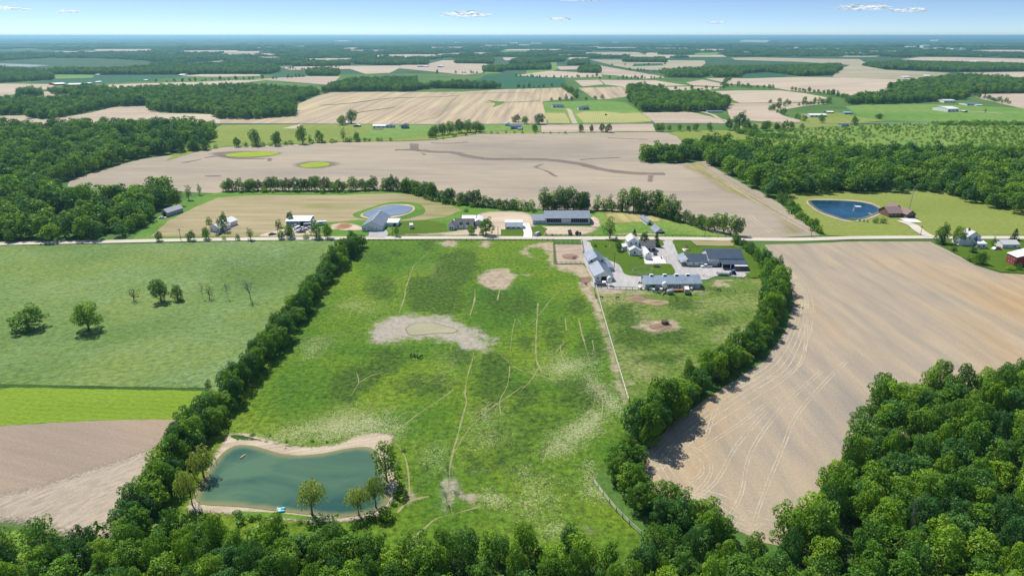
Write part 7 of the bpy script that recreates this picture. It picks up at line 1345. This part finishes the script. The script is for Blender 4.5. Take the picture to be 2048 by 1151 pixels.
def horse(label, px, ang, coat, graze=False, seed=0, name='horse', cat='horse', s=.86, group=None):
    key = (coat, graze, seed)
    if key not in HM: m_ = horse_mesh(seed, graze); m_.materials.clear(); m_.materials.append(COATS[coat]); HM[key] = m_
    p = at2(*px); o = obj(name, HM[key], None, (p[0], p[1], 0.01), math.radians(ang)); o.scale = (s, s, s); tag(o, label, cat, group)
    nk = [(.70, 1.46), (.95, 1.64), (1.12, 1.84), (1.26, 1.86)] if not graze else [(.72, 1.36), (.98, 1.2), (1.22, .9), (1.33, .68)]
    B().tube([(x, 0, z) for x, z in nk], [.03, .06, .06, .03], 5).part('mane', COATS['black'], o)
for i, (px, a, g) in enumerate([((822, 713), 255, True), ((828.5, 712.5), 95, True), ((835, 715), 285, True), ((842, 715.5), 240, True)]): horse(('first dark horse of the close group in the pasture, apart at the left end', 'dark horse standing end on in the close pasture group', 'dark horse grazing third along in the close pasture group', 'dark horse at the right end of the close pasture group')[i], px, a, 'black', g, i % 2)
horse('dark horse on the dirt lane at the white fence', (1191, 594), 250, 'black', False, 1); horse('black horse just inside the paddock fence', (1203, 597), 330, 'dark', True, 0); horse('black horse grazing at the top of the paddock', (1235, 598), 200, 'black', True, 1); horse('brown horse by the low fence beyond the long stable', (1438, 581), 190, 'bay', True, 0); horse('dark horse lying ground spot in the trampled pen', (1148, 518), 20, 'dark', True, 1)
HM_FIX = [o for o in bpy.data.objects if o.get('label') == 'dark horse lying ground spot in the trampled pen']
for o in HM_FIX: o['label'] = 'dark horse grazing in the trampled square pen'
horse('dark horse beside the fence by the muddy lane corner', (1172, 570), 120, 'dark', True, 0)
# ------------------------------------------------------------------ clouds, high above and far beyond the haze
def cloud(label, px, wpx, hpx, D, seed):
    u, v = (px[0] - PW / 2) / FPX, (px[1] - PH / 2) / FPX; d = np.array([u, CP - v * SP, -SP - v * CP]); d *= D / d[1]; c = d + np.array([0, 0, CAMH]); k = D / FPX
    r = np.random.default_rng(seed); b = B(); V = []; n = 26
    bl = [(r.normal(0, .22), r.normal(0, .25), abs(r.normal(0, .10)), r.uniform(.14, .30)) for _ in range(n)]
    bm = bmesh.new()
    from mathutils import noise as mn
    g = bmesh.ops.create_icosphere(bm, subdivisions=5, radius=1)
    for q in g['verts']:
        f = 1 + .55 * mn.noise(q.co * 1.7 + Vector((seed * 9.1, 0, 0))) + .3 * mn.noise(q.co * 4.1 + Vector((seed * 5.3, 2, 0))) + .15 * mn.noise(q.co * 9 + Vector((seed, 7, 0)))
        z = q.co.z * (1 if q.co.z > 0 else .45) * f; q.co = Vector((q.co.x * f * wpx * k * .5, q.co.y * f * wpx * k * .35, z * hpx * k * .62))
    me = bpy.data.meshes.new('cloud'); bm.to_mesh(me); bm.free(); me.materials.append(M_CLOUD); me.polygons.foreach_set('use_smooth', np.ones(len(me.polygons), bool))
    o = obj('cloud', me, None, tuple(c)); tag(o, label, 'cloud')
cb = NB('cloud vapour'); lw = cb.n('LayerWeight', {'Blend': 0.5}).outputs['Facing']
tr = cb.n('BsdfTransparent').outputs[0]; df = cb.n('BsdfDiffuse', {'Color': (1, 1, 1, 1)}).outputs[0]; tl = cb.n('BsdfTranslucent', {'Color': (1, 1, 1, 1)}).outputs[0]
m1 = cb.n('MixShader', {0: .92}); cb.t.links.new(df, m1.inputs[1]); cb.t.links.new(tl, m1.inputs[2]); m2 = cb.n('MixShader')
al = cb.m('MULTIPLY', cb.step(cb.m('ADD', lw, cb.m('MULTIPLY', cb.m('SUBTRACT', cb.noise(.006, detail=5), .5), .7)) , 1.0, .0), .6); cb.set(m2.inputs[0], al); cb.t.links.new(tr, m2.inputs[1]); cb.t.links.new(m1.outputs[0], m2.inputs[2]); cb.t.links.new(m2.outputs[0], cb.out.inputs['Surface']); M_CLOUD = cb.mat
for l, px, wd, hp, sd_ in (('largest flat white cloud high at the right', (1728, 17), 100, 11, 1), ('smaller white cloud beside the largest one', (1822, 22), 56, 9, 2), ('small ragged white cloud in the middle of the sky', (934, 31), 80, 11, 3), ('white cloud cut by the top of the photo', (1158, -1), 70, 9, 4), ('faint little cloud right of the middle one', (1118, 39), 40, 6, 5), ('faint wispy cloud at the upper left', (15, 18), 70, 6, 6), ('small faint cloud among the left wisps', (138, 24), 40, 5, 7), ('faint small cloud over the right woods', (1432, 46), 30, 4, 10)):
    cloud(l, px, wd, hp, 9000, sd_)
# ------------------------------------------------------------------ the air
hb = B().box(-42000, -700, -1.0, 42000, 46500, 128.0)
hm = NB('haze air'); hm.t.links.new(hm.n('VolumePrincipled', {'Color': (0.40, 0.78, 1.0, 1), 'Density': 7e-5, 'Anisotropy': 0.4}).outputs[0], hm.out.inputs['Volume'])
hz = struct('haze', hb.mesh('haze', hm.mat), 'stuff')
